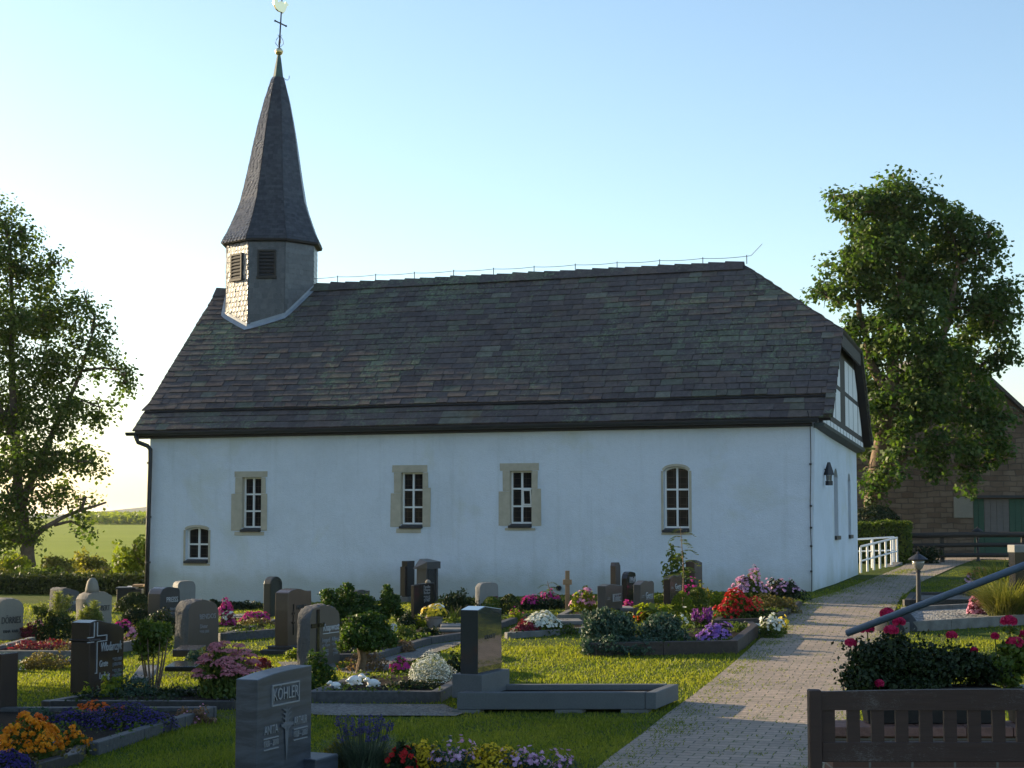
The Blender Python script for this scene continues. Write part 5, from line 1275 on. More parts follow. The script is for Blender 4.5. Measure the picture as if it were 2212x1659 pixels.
def text(par, s_, x, z, size, m, width=None, ext=.004, y=-.001, italic=0, align='CENTER', name='inscription'):
    cu = bpy.data.curves.new(name, 'FONT'); cu.body = s_; cu.size = size; cu.extrude = ext; cu.align_x = align; cu.align_y = 'CENTER'; cu.shear = italic; cu.resolution_u = 2
    o = bpy.data.objects.new(name, cu); C.objects.link(o); cu.materials.append(M[m]); bpy.context.view_layer.update()
    me_ = bpy.data.meshes.new_from_object(o.evaluated_get(bpy.context.evaluated_depsgraph_get())); bpy.data.objects.remove(o); bpy.data.curves.remove(cu); me_.name = name
    o = bpy.data.objects.new(name, me_); C.objects.link(o); xs_ = [v.co.x for v in me_.vertices]
    if width and xs_: o.scale = (width / (max(xs_) - min(xs_)), 1, 1)
    o.parent = par; o.location = (x, y - ext, z); o.rotation_euler = (math.pi / 2, 0, 0); return o
def bars(par, name, m, boxes):
    q = MB()
    for (x0, x1, z0, z1) in boxes: q.box(x0, x1, -.010, .001, z0, z1)
    return q.build(name, M[m], par)
A0 = 68.0
def grave(label, pxl, pxm, pxr, yt, yb, prof, m, name='gravestone', rough=0, ang=A0, wmax=1.1, wmin=.25, tmin=.10, tmax=.4, ridge=0, plinth=None, bury=0, belly=0, side=None, w_=None, t_=None, base=None):
    P = G(pxm, yb) if base is None else np.array(base); a = R(ang); T = np.array([math.cos(a), math.sin(a)]); B = np.array([-math.sin(a), math.cos(a)])
    kl, kr = (pxl - 1106) / FL, (pxr - 1106) / FL
    t1 = t_ or (kl * P[1] - P[0]) / (B[0] - kl * B[1]); w1 = w_ or (kr * P[1] - P[0]) / (T[0] - kr * T[1])
    t1 = min(max(t1, tmin), tmax); w1 = min(max(w1, wmin), wmax)
    h = (yb - yt) * P[1] / FL
    e = empty(name, label, 'gravestone', tuple(P), a, None)
    z0 = 0
    if plinth:
        ph, ex_ = plinth[0], plinth[1]; q = MB(); q.box(-ex_, w1 + ex_, -ex_ * 1.2, t1 + ex_ * 1.2, -.08, ph); q.build('plinth', M[plinth[2]], e, bevel=.008); z0 = ph
    mb = stone_body(w1, t1, h - z0, prof, rough, belly=belly); mb.v = [(x, y, z + z0) for x, y, z in mb.v]
    o = mb.build('headstone', M[m], e, bevel=.006 if not rough else 0)
    if rough: o.data.shade_smooth(); o.data.set_sharp_from_angle(angle=R(38)); o.data.materials.append(M['boulder'] if m not in ('g_tan', 'g_light') else M[m]); k_ = len(o.data.polygons); o.data.polygons.foreach_set('material_index', [1] * (k_ - 2) + [0, 0])
    return e, w1, t1, h
# nearest: striped blue-grey stone
e, w1, t1, h = grave('large blue grey striped gravestone with framed capital letters, nearest the camera', 516, 553, 678, 1464, 1722, 'slope', 'g_blue', tmax=.2, wmax=.95, bury=0)
text(e, 'KÖHLER', w1 * .50, h * .80, .125, 'inscr_grey', w1 * .46)
bars(e, 'letter_frame', 'inscr_grey', [(w1 * .25, w1 * .75, h * .80 + .065, h * .80 + .075), (w1 * .25, w1 * .75, h * .80 - .075, h * .80 - .065), (w1 * .25, w1 * .262, h * .80 - .065, h * .80 + .065), (w1 * .738, w1 * .75, h * .80 - .065, h * .80 + .065)])
for (s_, cx, zz_) in (('ANITA', .24, .52), ('ARTHUR', .78, .545)):
    text(e, s_, w1 * cx, h * zz_, .085, 'inscr_grey', w1 * .24); bars(e, 'letter_line', 'inscr_grey', [(w1 * (cx - .13), w1 * (cx + .13), h * zz_ - .058, h * zz_ - .050), (w1 * (cx - .13), w1 * (cx + .13), h * zz_ - .135, h * zz_ - .127)])
    text(e, '1930 – 2010' if cx < .5 else '1928 – 2003', w1 * cx, h * zz_ - .092, .062, 'inscr_grey', w1 * .25)
q = MB(); cx, cz = w1 * .52, h * .46
q.add([(cx, -.008, cz - .20), (cx + .022, -.008, cz - .02), (cx + .03, -.008, cz + .10), (cx, -.008, cz + .20), (cx - .03, -.008, cz + .10), (cx - .022, -.008, cz - .02)], [tuple(range(6))])
for k in range(5):
    z = cz + .02 + k * .032; q.add([(cx, -.011, z), (cx + .07, -.011, z + .035), (cx + .02, -.011, z + .03)], [(0, 1, 2)]); q.add([(cx, -.011, z), (cx - .02, -.011, z + .03), (cx - .07, -.011, z + .035)], [(0, 1, 2)])
q.box(cx - .085, cx + .085, -.014, -.006, cz + .055, cz + .075)
q.build('wheat_cross_relief', simple('relief_grey', (.12, .13, .15), .6, .1, 20), e)
q = MB(); q.box(w1 * .86, w1 + .24, -.10, t1 + .05, -.1, .17); q.build('plinth', M['g_blue'], e, bevel=.01)
# tall polished stele on the concrete frame
P0 = np.array([T0[0] + .14, T0[1] + .22, T0[2] + .20])
e, w1, t1, h = grave('tall polished grey stele with gabled top mirroring the lawn, set on the raised concrete border', 1016, 1042, 1097, 1313, 1489, 'gable', 'g_stele', base=P0, t_=.19, wmax=.62, wmin=.5, plinth=(.155, .055, 'terrazzo'))
text(e, 'KRAFT', w1 * .5, h * .62, .06, 'inscr_dark', w1 * .42, .002)
# knapwost stone
e, w1, t1, h = grave('rough edged blue grey gravestone with carved cross, just left of the bonsai conifer', 645, 668, 738, 1311, 1446, 'boulder', 'g_grey', rough=.05, tmax=.2)
text(e, 'Knapwost', w1 * .68, h * .62, .13, 'inscr_white', w1 * .52, italic=.12)
bars(e, 'letter_line', 'inscr_white', [(w1 * .42, w1 * .94, h * .62 - .075, h * .62 - .066)])
for s_, cx in (('Irmgard', .52), ('Alfred', .83)):
    text(e, s_, w1 * cx, h * .42, .085, 'inscr_grey', w1 * .24); text(e, 'geb. Wegener' if cx < .6 else '*12.4.1919', w1 * cx, h * .34, .05, 'inscr_grey', w1 * .25); text(e, '*1922', w1 * cx, h * .25, .05, 'inscr_grey', w1 * .16); text(e, '†1999', w1 * cx, h * .19, .05, 'inscr_grey', w1 * .16)
bars(e, 'cross_relief', 'g_black', [(w1 * .22, w1 * .30, h * .12, h * .93), (w1 * .04, w1 * .46, h * .64, h * .71)])
# stepped brown stone
e, w1, t1, h = grave('dark brown stepped gravestone with engraved outline cross and white script, behind the long dark border', 156, 191, 275, 1344, 1500, 'torn', 'g_brown', tmax=.24, wmax=.95)
q = MB(); q.box(-.012, .10, -.012, t1 * .98, 0, h * .71); q.box(-.02, .18, -.02, t1 + .015, h * .71, h * .745)
q.build('stepped_flank', M['g_brown'], e, bevel=.012)
cx = w1 * .17; cz = h * .70; L_ = .009
bars(e, 'engraved_cross', 'inscr_white', [(cx - .035, cx - .035 + L_, h * .28, cz), (cx + .02, cx + .02 + L_, h * .28, cz), (cx - .035, cx + .029, h * .28 - L_, h * .28), (cx - .035, cx - .026, cz + .06, h * .97), (cx + .02, cx + .029, cz + .06, h * .97),
     (cx - .15, cx - .035, cz, cz + L_), (cx - .15, cx - .035, cz + .05, cz + .05 + L_), (cx + .03, cx + .20, cz + .06, cz + .06 + L_), (cx + .03, cx + .20, cz, cz + L_), (cx + .19, cx + .20, cz + L_, cz + .06)])
text(e, 'Wlodarczyk', w1 * .62, h * .615, .14, 'inscr_white', w1 * .60, italic=.15)
text(e, 'Grete', w1 * .40, h * .39, .10, 'inscr_white', w1 * .24, italic=.2); text(e, 'Ludwig', w1 * .43, h * .225, .10, 'inscr_white', w1 * .30, italic=.2)
for zz_ in (.43, .36, .27, .20): text(e, '* 17.1.1919' if zz_ > .4 or .25 < zz_ < .3 else '† 20.8.1996', w1 * .80, h * zz_, .05, 'inscr_grey', w1 * .26)
# pale boulders and others on the left
e, w1, t1, h = grave('pale grey boulder stone with large dark capitals, cut by the left edge of the picture', -40, -5, 60, 1294, 1384, 'boulder', 'g_tan', rough=.05, ang=55, tmax=.3)
text(e, 'DÖRRIES', w1 * .50, h * .46, .15, 'inscr_dark', w1 * .74); text(e, 'ERNA  KARL', w1 * .5, h * .20, .06, 'inscr_dark', w1 * .6)
e, w1, t1, h = grave('low blue grey boulder in front of the long hedge, behind the pine shrub', 110, 131, 178, 1270, 1322, 'slant', 'boulder', rough=.07, ang=50, tmax=.4)
text(e, 'FELLER', w1 * .55, h * .35, .10, 'inscr_white', w1 * .55)
e, w1, t1, h = grave('tan rounded boulder stone with dark capitals and an egg shaped top piece', 170, 184, 249, 1280, 1362, 'dome', 'g_tan', rough=.055, ang=55, tmax=.3)
text(e, 'SCHUBERT', w1 * .55, h * .55, .13, 'inscr_dark', w1 * .70)
q = MB(); q.lathe([(.001, 0), (.12, 0), (.115, .06), (.10, .13), (.085, .19), (.05, .235), (.001, .25)], 14, (w1 * .42, t1 * .5, h * .97)); q.build('egg_shaped_top', M['g_tan'], e, True)
e, w1, t1, h = grave('dark navy stone with white lettering and rising curved left edge, near the church corner', 326, 346, 393, 1270, 1352, 'roundl', 'g_navy', ang=60, tmax=.3, belly=.05)
text(e, 'PREISS', w1 * .6, h * .66, .13, 'inscr_white', w1 * .6); text(e, 'Heinrich', w1 * .65, h * .42, .07, 'inscr_grey', w1 * .3); text(e, '*1911 †1988', w1 * .65, h * .3, .05, 'inscr_grey', w1 * .32)
e, w1, t1, h = grave('plain grey rounded stone against the church wall below the small arched window', 376, 383, 427, 1256, 1318, 'roundcorner', 'g_light', rough=.02, ang=35, tmax=.25)
e, w1, t1, h = grave('wide grey rough edged stone with white letters behind the flowering stonecrop', 383, 405, 478, 1298, 1412, 'boulder', 'g_grey', rough=.05, ang=62, tmax=.25)
text(e, 'BENDOS', w1 * .62, h * .66, .10, 'inscr_grey', w1 * .52); text(e, 'Dieter', w1 * .5, h * .48, .08, 'inscr_grey', w1 * .24); text(e, '*1938 †2009', w1 * .52, h * .38, .055, 'inscr_grey', w1 * .3)
e, w1, t1, h = grave('dark stone cut off by the left edge of the picture at mid height', -30, 0, 20, 1416, 1552, 'flat', 'g_brown', tmax=.2, wmax=.7)
e, w1, t1, h = grave('narrow dark arched stele with raised border standing by the church wall', 573, 583, 612, 1247, 1333, 'arch', 'g_green', ang=60, tmax=.3)
q = MB(); pr = resample(PROF['arch'], 17); 
for (s0, k0), (s1, k1) in zip(pr[:-1], pr[1:]):
    i0, i1 = .5 + (s0 - .5) * .74, .5 + (s1 - .5) * .74
    q.hexa([(s0 * w1 * .98 + .01 * w1, -.012, h * k0 * .99), (i0 * w1, -.012, h * (k0 * .93)), (i1 * w1, -.012, h * (k1 * .93)), (s1 * w1 * .98 + .01 * w1, -.012, h * k1 * .99)], [(s0 * w1 * .98 + .01 * w1, .001, h * k0 * .99), (i0 * w1, .001, h * k0 * .93), (i1 * w1, .001, h * k1 * .93), (s1 * w1 * .98 + .01 * w1, .001, h * k1 * .99)])
q.box(w1 * .02, w1 * .13, -.012, .001, 0, h * .82); q.box(w1 * .87, w1 * .98, -.012, .001, 0, h * .82); q.build('raised_border', M['g_green'], e)
e, w1, t1, h = grave('rose brown polished stele with wavy top on a double plinth', 599, 622, 675, 1275, 1412, 'ogee', 'g_rose', tmax=.22, plinth=(.10, .07, 'darkkerb'), belly=.06)
text(e, 'MENGE', w1 * .58, h * .70, .09, 'inscr_dark', w1 * .45); text(e, 'KARL', w1 * .58, h * .54, .08, 'inscr_dark', w1 * .35)
q = MB(); q.box(-.20, w1 + .2, -.30, t1 + .12, -.10, .055); q.build('lower_plinth', M['darkkerb'], e, bevel=.008)
bars(e, 'carved_branch', 'g_black', [(w1 * .20, w1 * .23, h * .28, h * .76), (w1 * .15, w1 * .27, h * .60, h * .63), (w1 * .15, w1 * .27, h * .46, h * .49)])
e, w1, t1, h = grave('small grey stone with white lettering half hidden behind the conifer tops', 762, 770, 801, 1275, 1330, 'ogee', 'g_grey', ang=60, tmax=.2)
text(e, 'HESSE', w1 * .6, h * .52, .10, 'inscr_white', w1 * .5)
e, w1, t1, h = grave('slim dark stele with pale base, left one of the pair at the church wall', 869, 879, 897, 1213, 1300, 'flat', 'g_black', ang=58, tmax=.25, wmin=.2, plinth=(.10, .06, 'concrete'))
q = MB(); q.box(-.05, -.002, .02, t1, .12, h * .86); q.build('side_strip', M['g_brown'], e)
e, w1, t1, h = grave('dark portal shaped grave monument with heavy cap stone by the church wall', 901, 921, 944, 1229, 1302, 'flat', 'g_grey', ang=58, tmax=.3, wmin=.3)
q = MB(); q.hexa([(-.05, -.05, h - .01), (w1 + .07, -.05, h - .01), (w1 + .07, t1 + .05, h - .01), (-.05, t1 + .05, h - .01)], [(-.05, -.05, h + .13), (w1 + .07, -.05, h + .13), (w1 * .9, t1 * .8, h + .19), (w1 * .1, t1 * .8, h + .19)]); q.build('cap_stone', M['g_grey'], e)
q = MB(); q.box(w1 * .12, w1 * .80, -.012, .002, .02, h - .03); q.build('recess_panel', M['g_black'], e)
q = MB(); q.box(w1 * .86, w1 * 1.03, -.03, .04, 0, h - .012); q.build('pillar', M['g_grey'], e)
e, w1, t1, h = grave('black slab gravestone with small pale writing and a tiny cone on its top edge', 889, 894, 940, 1262, 1342, 'slope', 'g_black', ang=48, tmax=.12, tmin=.06)
for zz_, s_ in ((.90, 'Familie'), (.82, 'Hans'), (.74, 'Becker'), (.62, '*1915'), (.54, '†1987'), (.34, 'Marie'), (.26, '*1920')): text(e, s_, w1 * .62, h * zz_, .07, 'inscr_grey', w1 * .30, .002)
q = MB(); q.lathe([(.04, 0), (.05, .02), (.03, .05), (.005, .06)], 10, (w1 * .75, t1 / 2, h * .997)); q.build('small_cone', M['g_tan'], e)
e, w1, t1, h = grave('light grey round topped stone with a dark name plate, behind the box balls', 1027, 1036, 1077, 1260, 1326, 'roundcorner', 'g_light', rough=.025, ang=50, tmax=.25)
q = MB(); q.box(w1 * .5, w1 * .92, -.02, .002, h * .36, h * .54); q.build('name_plate', M['g_brown'], e)
# right group by the wall
e, w1, t1, h = grave('tall slim brown stele with chamfered top, behind the framed name stone', 1317, 1330, 1338, 1216, 1296, 'chip', 'g_rose', ang=58, tmax=.3, wmin=.2)
e, w1, t1, h = grave('black stone with rounded top and white scroll, right of the slim brown stele', 1344, 1354, 1372, 1236, 1316, 'roundl', 'g_black', ang=62, tmax=.25)
text(e, 'Wolf', w1 * .62, h * .78, .12, 'inscr_white', w1 * .55, italic=.2); bars(e, 'scroll', 'inscr_grey', [(w1 * .30, w1 * .92, h * .70, h * .715), (w1 * .3, w1 * .33, h * .715, h * .86)])
e, w1, t1, h = grave('brown grey stone with gabled top and white framed name, behind the juniper', 1289, 1308, 1343, 1264, 1338, 'gable', 'g_grey', ang=64, tmax=.35)
text(e, 'Köhler', w1 * .66, h * .58, .13, 'inscr_white', w1 * .42); x0_, x1_, z0_, z1_ = w1 * .42, w1 * .90, h * .48, h * .70
bars(e, 'letter_frame', 'inscr_white', [(x0_, x1_, z0_, z0_ + .012), (x0_, x1_, z1_ - .012, z1_), (x0_, x0_ + .03, z0_ + .013, z1_ - .013)]); bars(e, 'equals_mark', 'inscr_grey', [(w1 * .10, w1 * .26, h * .60, h * .612), (w1 * .10, w1 * .26, h * .56, h * .572)])
text(e, 'Anna', w1 * .5, h * .22, .07, 'inscr_grey', w1 * .3)
e, w1, t1, h = grave('brown grey stone with wavy top and underlined white name, left of the taller sapling', 1366, 1384, 1411, 1256, 1338, 'chamf', 'g_grey', ang=64, tmax=.35)
text(e, 'Genz', w1 * .62, h * .60, .14, 'inscr_white', w1 * .52); bars(e, 'letter_line', 'inscr_white', [(w1 * .40, w1 * .86, h * .50, h * .512)]); bars(e, 'equals_mark', 'inscr_grey', [(w1 * .08, w1 * .24, h * .60, h * .612), (w1 * .08, w1 * .24, h * .56, h * .572)])
e, w1, t1, h = grave('brown stone with dark front and underlined white name, partly hidden by the left box ball', 1431, 1448, 1472, 1244, 1318, 'chamf', 'g_brown', ang=62, tmax=.35)
text(e, 'Genz', w1 * .62, h * .66, .13, 'inscr_white', w1 * .50); bars(e, 'letter_line', 'inscr_white', [(w1 * .40, w1 * .86, h * .55, h * .562)]); bars(e, 'equals_mark', 'inscr_grey', [(w1 * .08, w1 * .24, h * .65, h * .662), (w1 * .08, w1 * .24, h * .61, h * .622)])
e, w1, t1, h = grave('tall rose brown stele with gabled cap, behind the slender sapling', 1479, 1501, 1515, 1211, 1294, 'gable', 'g_rose', ang=60, tmax=.35, wmin=.25)
e, w1, t1, h = grave('dark stele with pale capped head, cut by the right edge of the picture', 2193, 2196, 2260, 1180, 1345, 'flat', 'g_black', ang=12, tmax=.25, wmax=.8, tmin=.2)
q = MB(); q.box(-.012, w1 + .01, -.012, t1 + .01, h - .11, h + .005); q.build('pale_cap', M['g_light'], e, bevel=.008)
# wooden cross
P = G(1226, 1330); e = empty('wooden_cross', 'plain wooden grave cross standing before the church wall', 'cross', tuple(P), R(-8)); s_ = P[1] / FL
q = MB(); q.box(-.035, .035, -.03, .03, -.1, 96 * s_); q.build('upright', M['oak'], e, bevel=.004)
q = MB(); q.box(-6.5 * s_ - .02, 6.5 * s_ + .02, -.045, .045, 66 * s_, 77 * s_); q.build('crossbar', M['oak'], e, bevel=.004)
# dark cart-like container by the hedge
P = G(280, 1296); P = D(280, 1290, 37.5); P[2] = tz(P[0], P[1]); s_ = P[1] / FL; e = empty('waste_container', 'low dark box with pale things on its lid, by the left church corner', 'container', tuple(P), R(6))
q = MB(); q.box(-25 * s_, 27 * s_, -.2, .25, .02, .30); q.build('container_body', M['planter'], e, bevel=.02); q = MB(); q.box(-27 * s_, 15 * s_, -.23, .28, .305, .34); q.build('lid', M['dark_slate'], e)
q = MB(); q.box(-5 * s_, 4 * s_, -.1, .12, .342, .36); q.build('pale_sheet', M['infill'], e); q = MB(); q.box(5 * s_, 27 * s_, .05, .4, .34, .39); q.build('board', M['oak'], e)
# dark boulder by the pebble bed
P = G(1952, 1368); s_ = P[1] / FL; q = MB(); g = 10; vs_ = []
prof = [(.001, .30), (.12, .29), (.22, .24), (.29, .15), (.32, .05), (.30, -.08)]; q.lathe(prof[::-1], 14)
q.v = [(x * (1 + .08 * math.sin(3 * x + 5 * y)), y * .8, z * (1 + .1 * math.sin(4 * x))) for x, y, z in q.v]; o = q.build('dark_boulder', simple('dark_stone', (.028, .030, .036), .9, .3, 9, bumps=.5), None, True); o.location = tuple(P + np.array([-.05, .3, 0])); tag(o, 'dark rounded boulder at the path corner of the pebble bed', 'boulder')

# ------------------------------------------------------------------ lamps, handrail, bench, wall, planter
def lamp(label, px, yb, yt, d=None):
    P = G(px, yb); s_ = P[1] / FL; h = (yb - yt) * s_; e = empty('garden_lamp', label, 'lamp', tuple(P), 0, 'low lantern posts along the path')
    q = MB(); q.lathe([(.07, -.05), (.07, .03), (.045, .05), (.035, h * .62), (.05, h * .63), (.05, h * .645), (.03, h * .66)], 12); q.build('post', M['iron'], e, False)
    q = MB(); q.lathe([(.03, h * .655), (.075, h * .70), (.10, h * .76), (.105, h * .84), (.095, h * .845)], 14); q.build('globe', M['lampglass'], e, True)
    q = MB(); q.lathe([(.165, h * .845), (.17, h * .855), (.11, h * .90), (.04, h * .945), (.02, h * .96), (.022, h * .975), (.004, h)], 14); q.build('hood', M['iron'], e, False); return e
lamp('low black lantern post in front, beside the dark pebble border', 1985, 1312, 1192)
lamp('farther black lantern post in front of the green barn door', 2113, 1212, 1137)
# handrail
hr = empty('handrail', 'sloping blue grey tube handrail crossing the right edge of the picture', 'handrail', tuple(D(1830, 1368, 7.4)))
a = D(1830, 1368, 7.4); b = D(2214, 1221, 6.9); dv = b - a; c_ = b + dv * .55
q = MB(); q.tube([(0, 0, 0), tuple(dv), tuple(dv * 1.55)], .0155, 16); q.build('rail', M['tube'], hr, True)
for k in (1.22, 1.5): p = dv * k; q = MB(); q.tube([tuple(p), (p[0], p[1], tz(a[0] + p[0], a[1] + p[1]) - a[2] - .1)], .02, 12); q.build('post', M['tube'], hr, True)
# bench, seen from behind
BY = 7.3; b0_ = D(1745, 1480, BY); gz_ = tz(1.4, 7); be = empty('bench', 'dark brown wooden bench with slatted back at the lower right', 'bench', (b0_[0], BY, gz_)); s_ = BY / FL
Zb = lambda yp: CAMZ + (HOR - yp) * BY / FL * 1.0 - gz_
BL = 1.62
for x in (0, BL - .052):
    q = MB(); q.box(x, x + .054, -.03, .03, -.02, Zb(1484)); q.build('leg', M['bench'], be, bevel=.006)
    q = MB(); q.box(x + .001, x + .053, -.49, -.44, -.02, .42); q.build('leg', M['bench'], be, bevel=.006)
q = MB(); n = 14
for i in range(n):
    x0_, x1_ = .055 + (BL - .11) * i / n, .055 + (BL - .11) * (i + 1) / n; z = lambda x: Zb(1489) + .012 * math.sin(math.pi * (x / BL))
    q.hexa([(x0_, -.018, Zb(1527)), (x1_, -.018, Zb(1527)), (x1_, .018, Zb(1527)), (x0_, .018, Zb(1527))], [(x0_, -.018, z(x0_)), (x1_, -.018, z(x1_)), (x1_, .018, z(x1_)), (x0_, .018, z(x0_))])
q.build('top_rail', M['bench_worn'], be)
q = MB(); q.box(.055, BL - .055, -.018, .018, Zb(1636), Zb(1594)); q.build('lower_rail', M['bench_worn'], be, bevel=.004)
for i in range(15):
    x0_ = (1765 - 1745) * s_ if i == 0 else (1827 + 51.6 * (i - 1) - 1745) * s_; x1_ = (1801 - 1745) * s_ if i == 0 else x0_ + 27 * s_
    if x1_ > BL - .06: break
    q = MB(); q.box(x0_, x1_, -.011, .011, Zb(1595), Zb(1526)); q.build('slat', M['bench'], be)
for i in range(4):
    q = MB(); q.box(-.02, BL + .02, -.145 - i * .115, -.045 - i * .115, .43, .46); q.build('seat_board', M['bench_worn'], be, bevel=.005)
# low brick wall with red coping behind the bench, planter box on it
wd_ = 8.75; wz = CAMZ + (HOR - 1562) * wd_ / FL; x0_ = D(1786, 1560, wd_)[0]; wl = empty('brick_wall', 'low brick wall with red coping behind the bench', 'wall', (x0_, wd_, tz(2, wd_)))
zz_ = wz - tz(2, wd_); q = MB(); q.box(.03, 2.4, 0, .24, -.4, zz_ - .05); q.build('brickwork', M['brick'], wl); q = MB()
for i in range(10): q.box(.0 + .24 * i, .236 + .24 * i, -.03, .27, zz_ - .049, zz_ + random.uniform(-.002, .002))
q.build('coping', M['coping'], wl, bevel=.005)
pz = wz; pa_, pb_ = D(1866, 1548, 8.86), D(2157, 1548, 8.86); pl = empty('planter_box', 'long dark plastic planter box standing on the brick wall', 'planter', (pa_[0], 8.82, pz + .003)); wd2 = pb_[0] - pa_[0]; q = MB()
q.hexa([(.02, .02, 0), (wd2 - .02, .02, 0), (wd2 - .02, .15, 0), (.02, .15, 0)], [(0, 0, .17), (wd2, 0, .17), (wd2, .17, .17), (0, .17, .17)]); q.box(-.008, wd2 + .008, -.008, .178, .171, .19); q.build('box_body', M['planter'], pl, bevel=.004)
q = MB(); q.add([(.01, .01, .193), (wd2 - .01, .01, .193), (wd2 - .01, .16, .193), (.01, .16, .193)], [(0, 1, 2, 3)]); q.build('soil', M['soil'], pl)
pz2 = tz(2.4, 8.95); pl2 = empty('planter_box', 'second dark planter at the right edge behind the handrail', 'planter', (D(2185, 1548, 8.86)[0], 8.82, pz + .003)); q = MB()
q.hexa([(.02, .02, 0), (.5, .02, 0), (.5, .15, 0), (.02, .15, 0)], [(0, 0, .17), (.52, 0, .17), (.52, .17, .17), (0, .17, .17)]); q.build('box_body', M['planter'], pl2, bevel=.004); q = MB(); q.box(-.006, .526, -.006, .176, .171, .188); q.build('rim', M['planter'], pl2)
# geraniums with trailing greens
def geranium(label, ox, oz, heads, masses, lf='l_dark'):
    base = np.array([ox, 8.9, oz]); e = empty('geranium', label, 'plant', tuple(base)); P_, N_ = [], []
    for (px, py, rx, rz, n, dd) in masses:
        n = int(n * 1.8); c = D(px, py, 8.9 + dd) - base; r = rx * 8.9 / FL; P, N = dome_pts(n, c, r, .12, rz * 8.9 / FL, random.randrange(999), .85, .3, True); P_.append(P); N_.append(N)
    npmesh('foliage', leaf_quads(np.concatenate(P_), jitterN(np.concatenate(N_), .9), .025, .75), 4, M[lf], e)
    st = MB()
    for (px, py, r, dd) in heads:
        c = D(px, py, 8.9 + dd) - base; k = 70; dl = unit(rng.normal(size=(k, 3))); dl[:, 2] = np.abs(dl[:, 2]) * 1.1 - .35; rr_ = r * 8.9 / FL
        v, q = rosettes(dl * rr_ * np.array([1, 1, .75]), unit(dl), .026); hd = npmesh('flower_head', v, 4, M['f_crimson'], e, np.repeat(rng.random(k), q)); hd.location = tuple(c)
        st.tube([(c[0] * .92, c[1] * .5, c[2] - .16), (c[0] * .97, c[1] * .8, c[2] - .08), tuple(c)], .0035, 5)
    st.build('flower_stalks', M['l_mid'], e)
geranium('crimson geraniums with dark trailing foliage in the long planter box', pa_[0] + .2, pz + .19, [(1873, 1358, 14, .0), (1837, 1388, 10, -.05), (1917, 1324, 15, .05), (1942, 1343, 12, 0), (1925, 1361, 14, -.04), (2056, 1372, 10, .02), (1900, 1476, 7, -.2), (2104, 1405, 5, 0)],
    [(1900, 1430, 62, 45, 1700, 0), (1870, 1470, 45, 30, 800, -.08), (1990, 1440, 80, 42, 1900, 0), (2080, 1440, 75, 36, 1500, .02), (1930, 1400, 40, 30, 600, .05), (2140, 1452, 40, 25, 500, 0), (1960, 1480, 90, 18, 900, -.08), (1850, 1480, 28, 18, 260, -.05), (1885, 1432, 90, 66, 260, -.05), (2010, 1424, 120, 50, 340, 0), (1845, 1462, 34, 40, 120, -.1)])
geranium('tall crimson geranium with light green leaves at the right edge', pa_[0] + .95, pz + .19, [(2179, 1341, 16, 0), (2193, 1388, 18, -.02), (2149, 1374, 6, 0), (2210, 1370, 8, .03)],
    [(2165, 1432, 40, 22, 500, 0), (2180, 1400, 26, 14, 160, 0), (2185, 1362, 14, 7, 40, 0), (2205, 1420, 30, 40, 500, .02), (2175, 1465, 30, 22, 300, -.03)], 'l_mid')

M['l_silver2'] = leafmat('lavender_leaves', (.055, .085, .055), (.12, .16, .11), .3, tcol=(1.1, 1.1, .9))
# ------------------------------------------------------------------ plants on the graves, front to back
plant('marigold', 'large clump of yellow orange marigolds at the lower left edge', 'flower', -30, 122, 1566, 1664, 'l_mid', 1500, .04, [('orange', 190, .05, 'up')], .8, .15)
plant('marigold', 'small separate row of orange marigolds right of the large clump', 'flower', 112, 192, 1586, 1634, 'l_mid', 700, .045, [('orange', 34, .048, 'up')], .6, .2)
plant('marigold', 'deep orange marigolds along the foot of the long dark border', 'flower', 148, 270, 1524, 1562, 'l_dark', 800, .045, [('deep', 60, .042, 'up')], .5, .2)
plant('marigold', 'dark red orange marigolds half hidden behind the yellow clump', 'flower', 20, 110, 1556, 1606, 'l_dark', 700, .045, [('deep', 60, .045, 'up')], .6, .2)
plant('lobelia', 'broad dark blue lobelia cushion inside the lower left border', 'flower', 150, 366, 1532, 1592, 'l_dark', 2000, .03, [('lobelia', 1500, .020, 'all')], .7, .12)
plant('lobelia', 'smaller blue lobelia cushion in front of the deep orange marigolds', 'flower', 92, 206, 1540, 1586, 'l_dark', 1100, .03, [('lobelia', 700, .020, 'all')], .7, .15)
plant('lobelia', 'blue violet lobelia in the lowest left corner of the picture', 'flower', -40, 66, 1630, 1700, 'l_dark', 1100, .03, [('lobelia', 800, .020, 'all')], .8, .15)
plant('leafy_plant', 'grey green leafy plant between lobelia and the long dark border', 'plant', 40, 128, 1536, 1580, 'l_jun', 700, .05, (), .7, .25, .8)
plant('dry_plant', 'pinkish faded plants at the end of the lobelia bed', 'plant', 368, 455, 1532, 1566, 'l_dry', 900, .035, [('pink', 30, .02, 'all')], .6, .3)
plant('heather', 'olive brown heather cushion at the left edge', 'plant', 34, 142, 1412, 1448, 'l_heather', 1800, .03, [('gold', 40, .02, 'all')], .6, .1)
plant('heather', 'pale flowering cushion beside the olive heather', 'plant', -5, 48, 1428, 1452, 'l_sedum', 500, .03, [('white', 60, .02, 'all')], .7, .2)
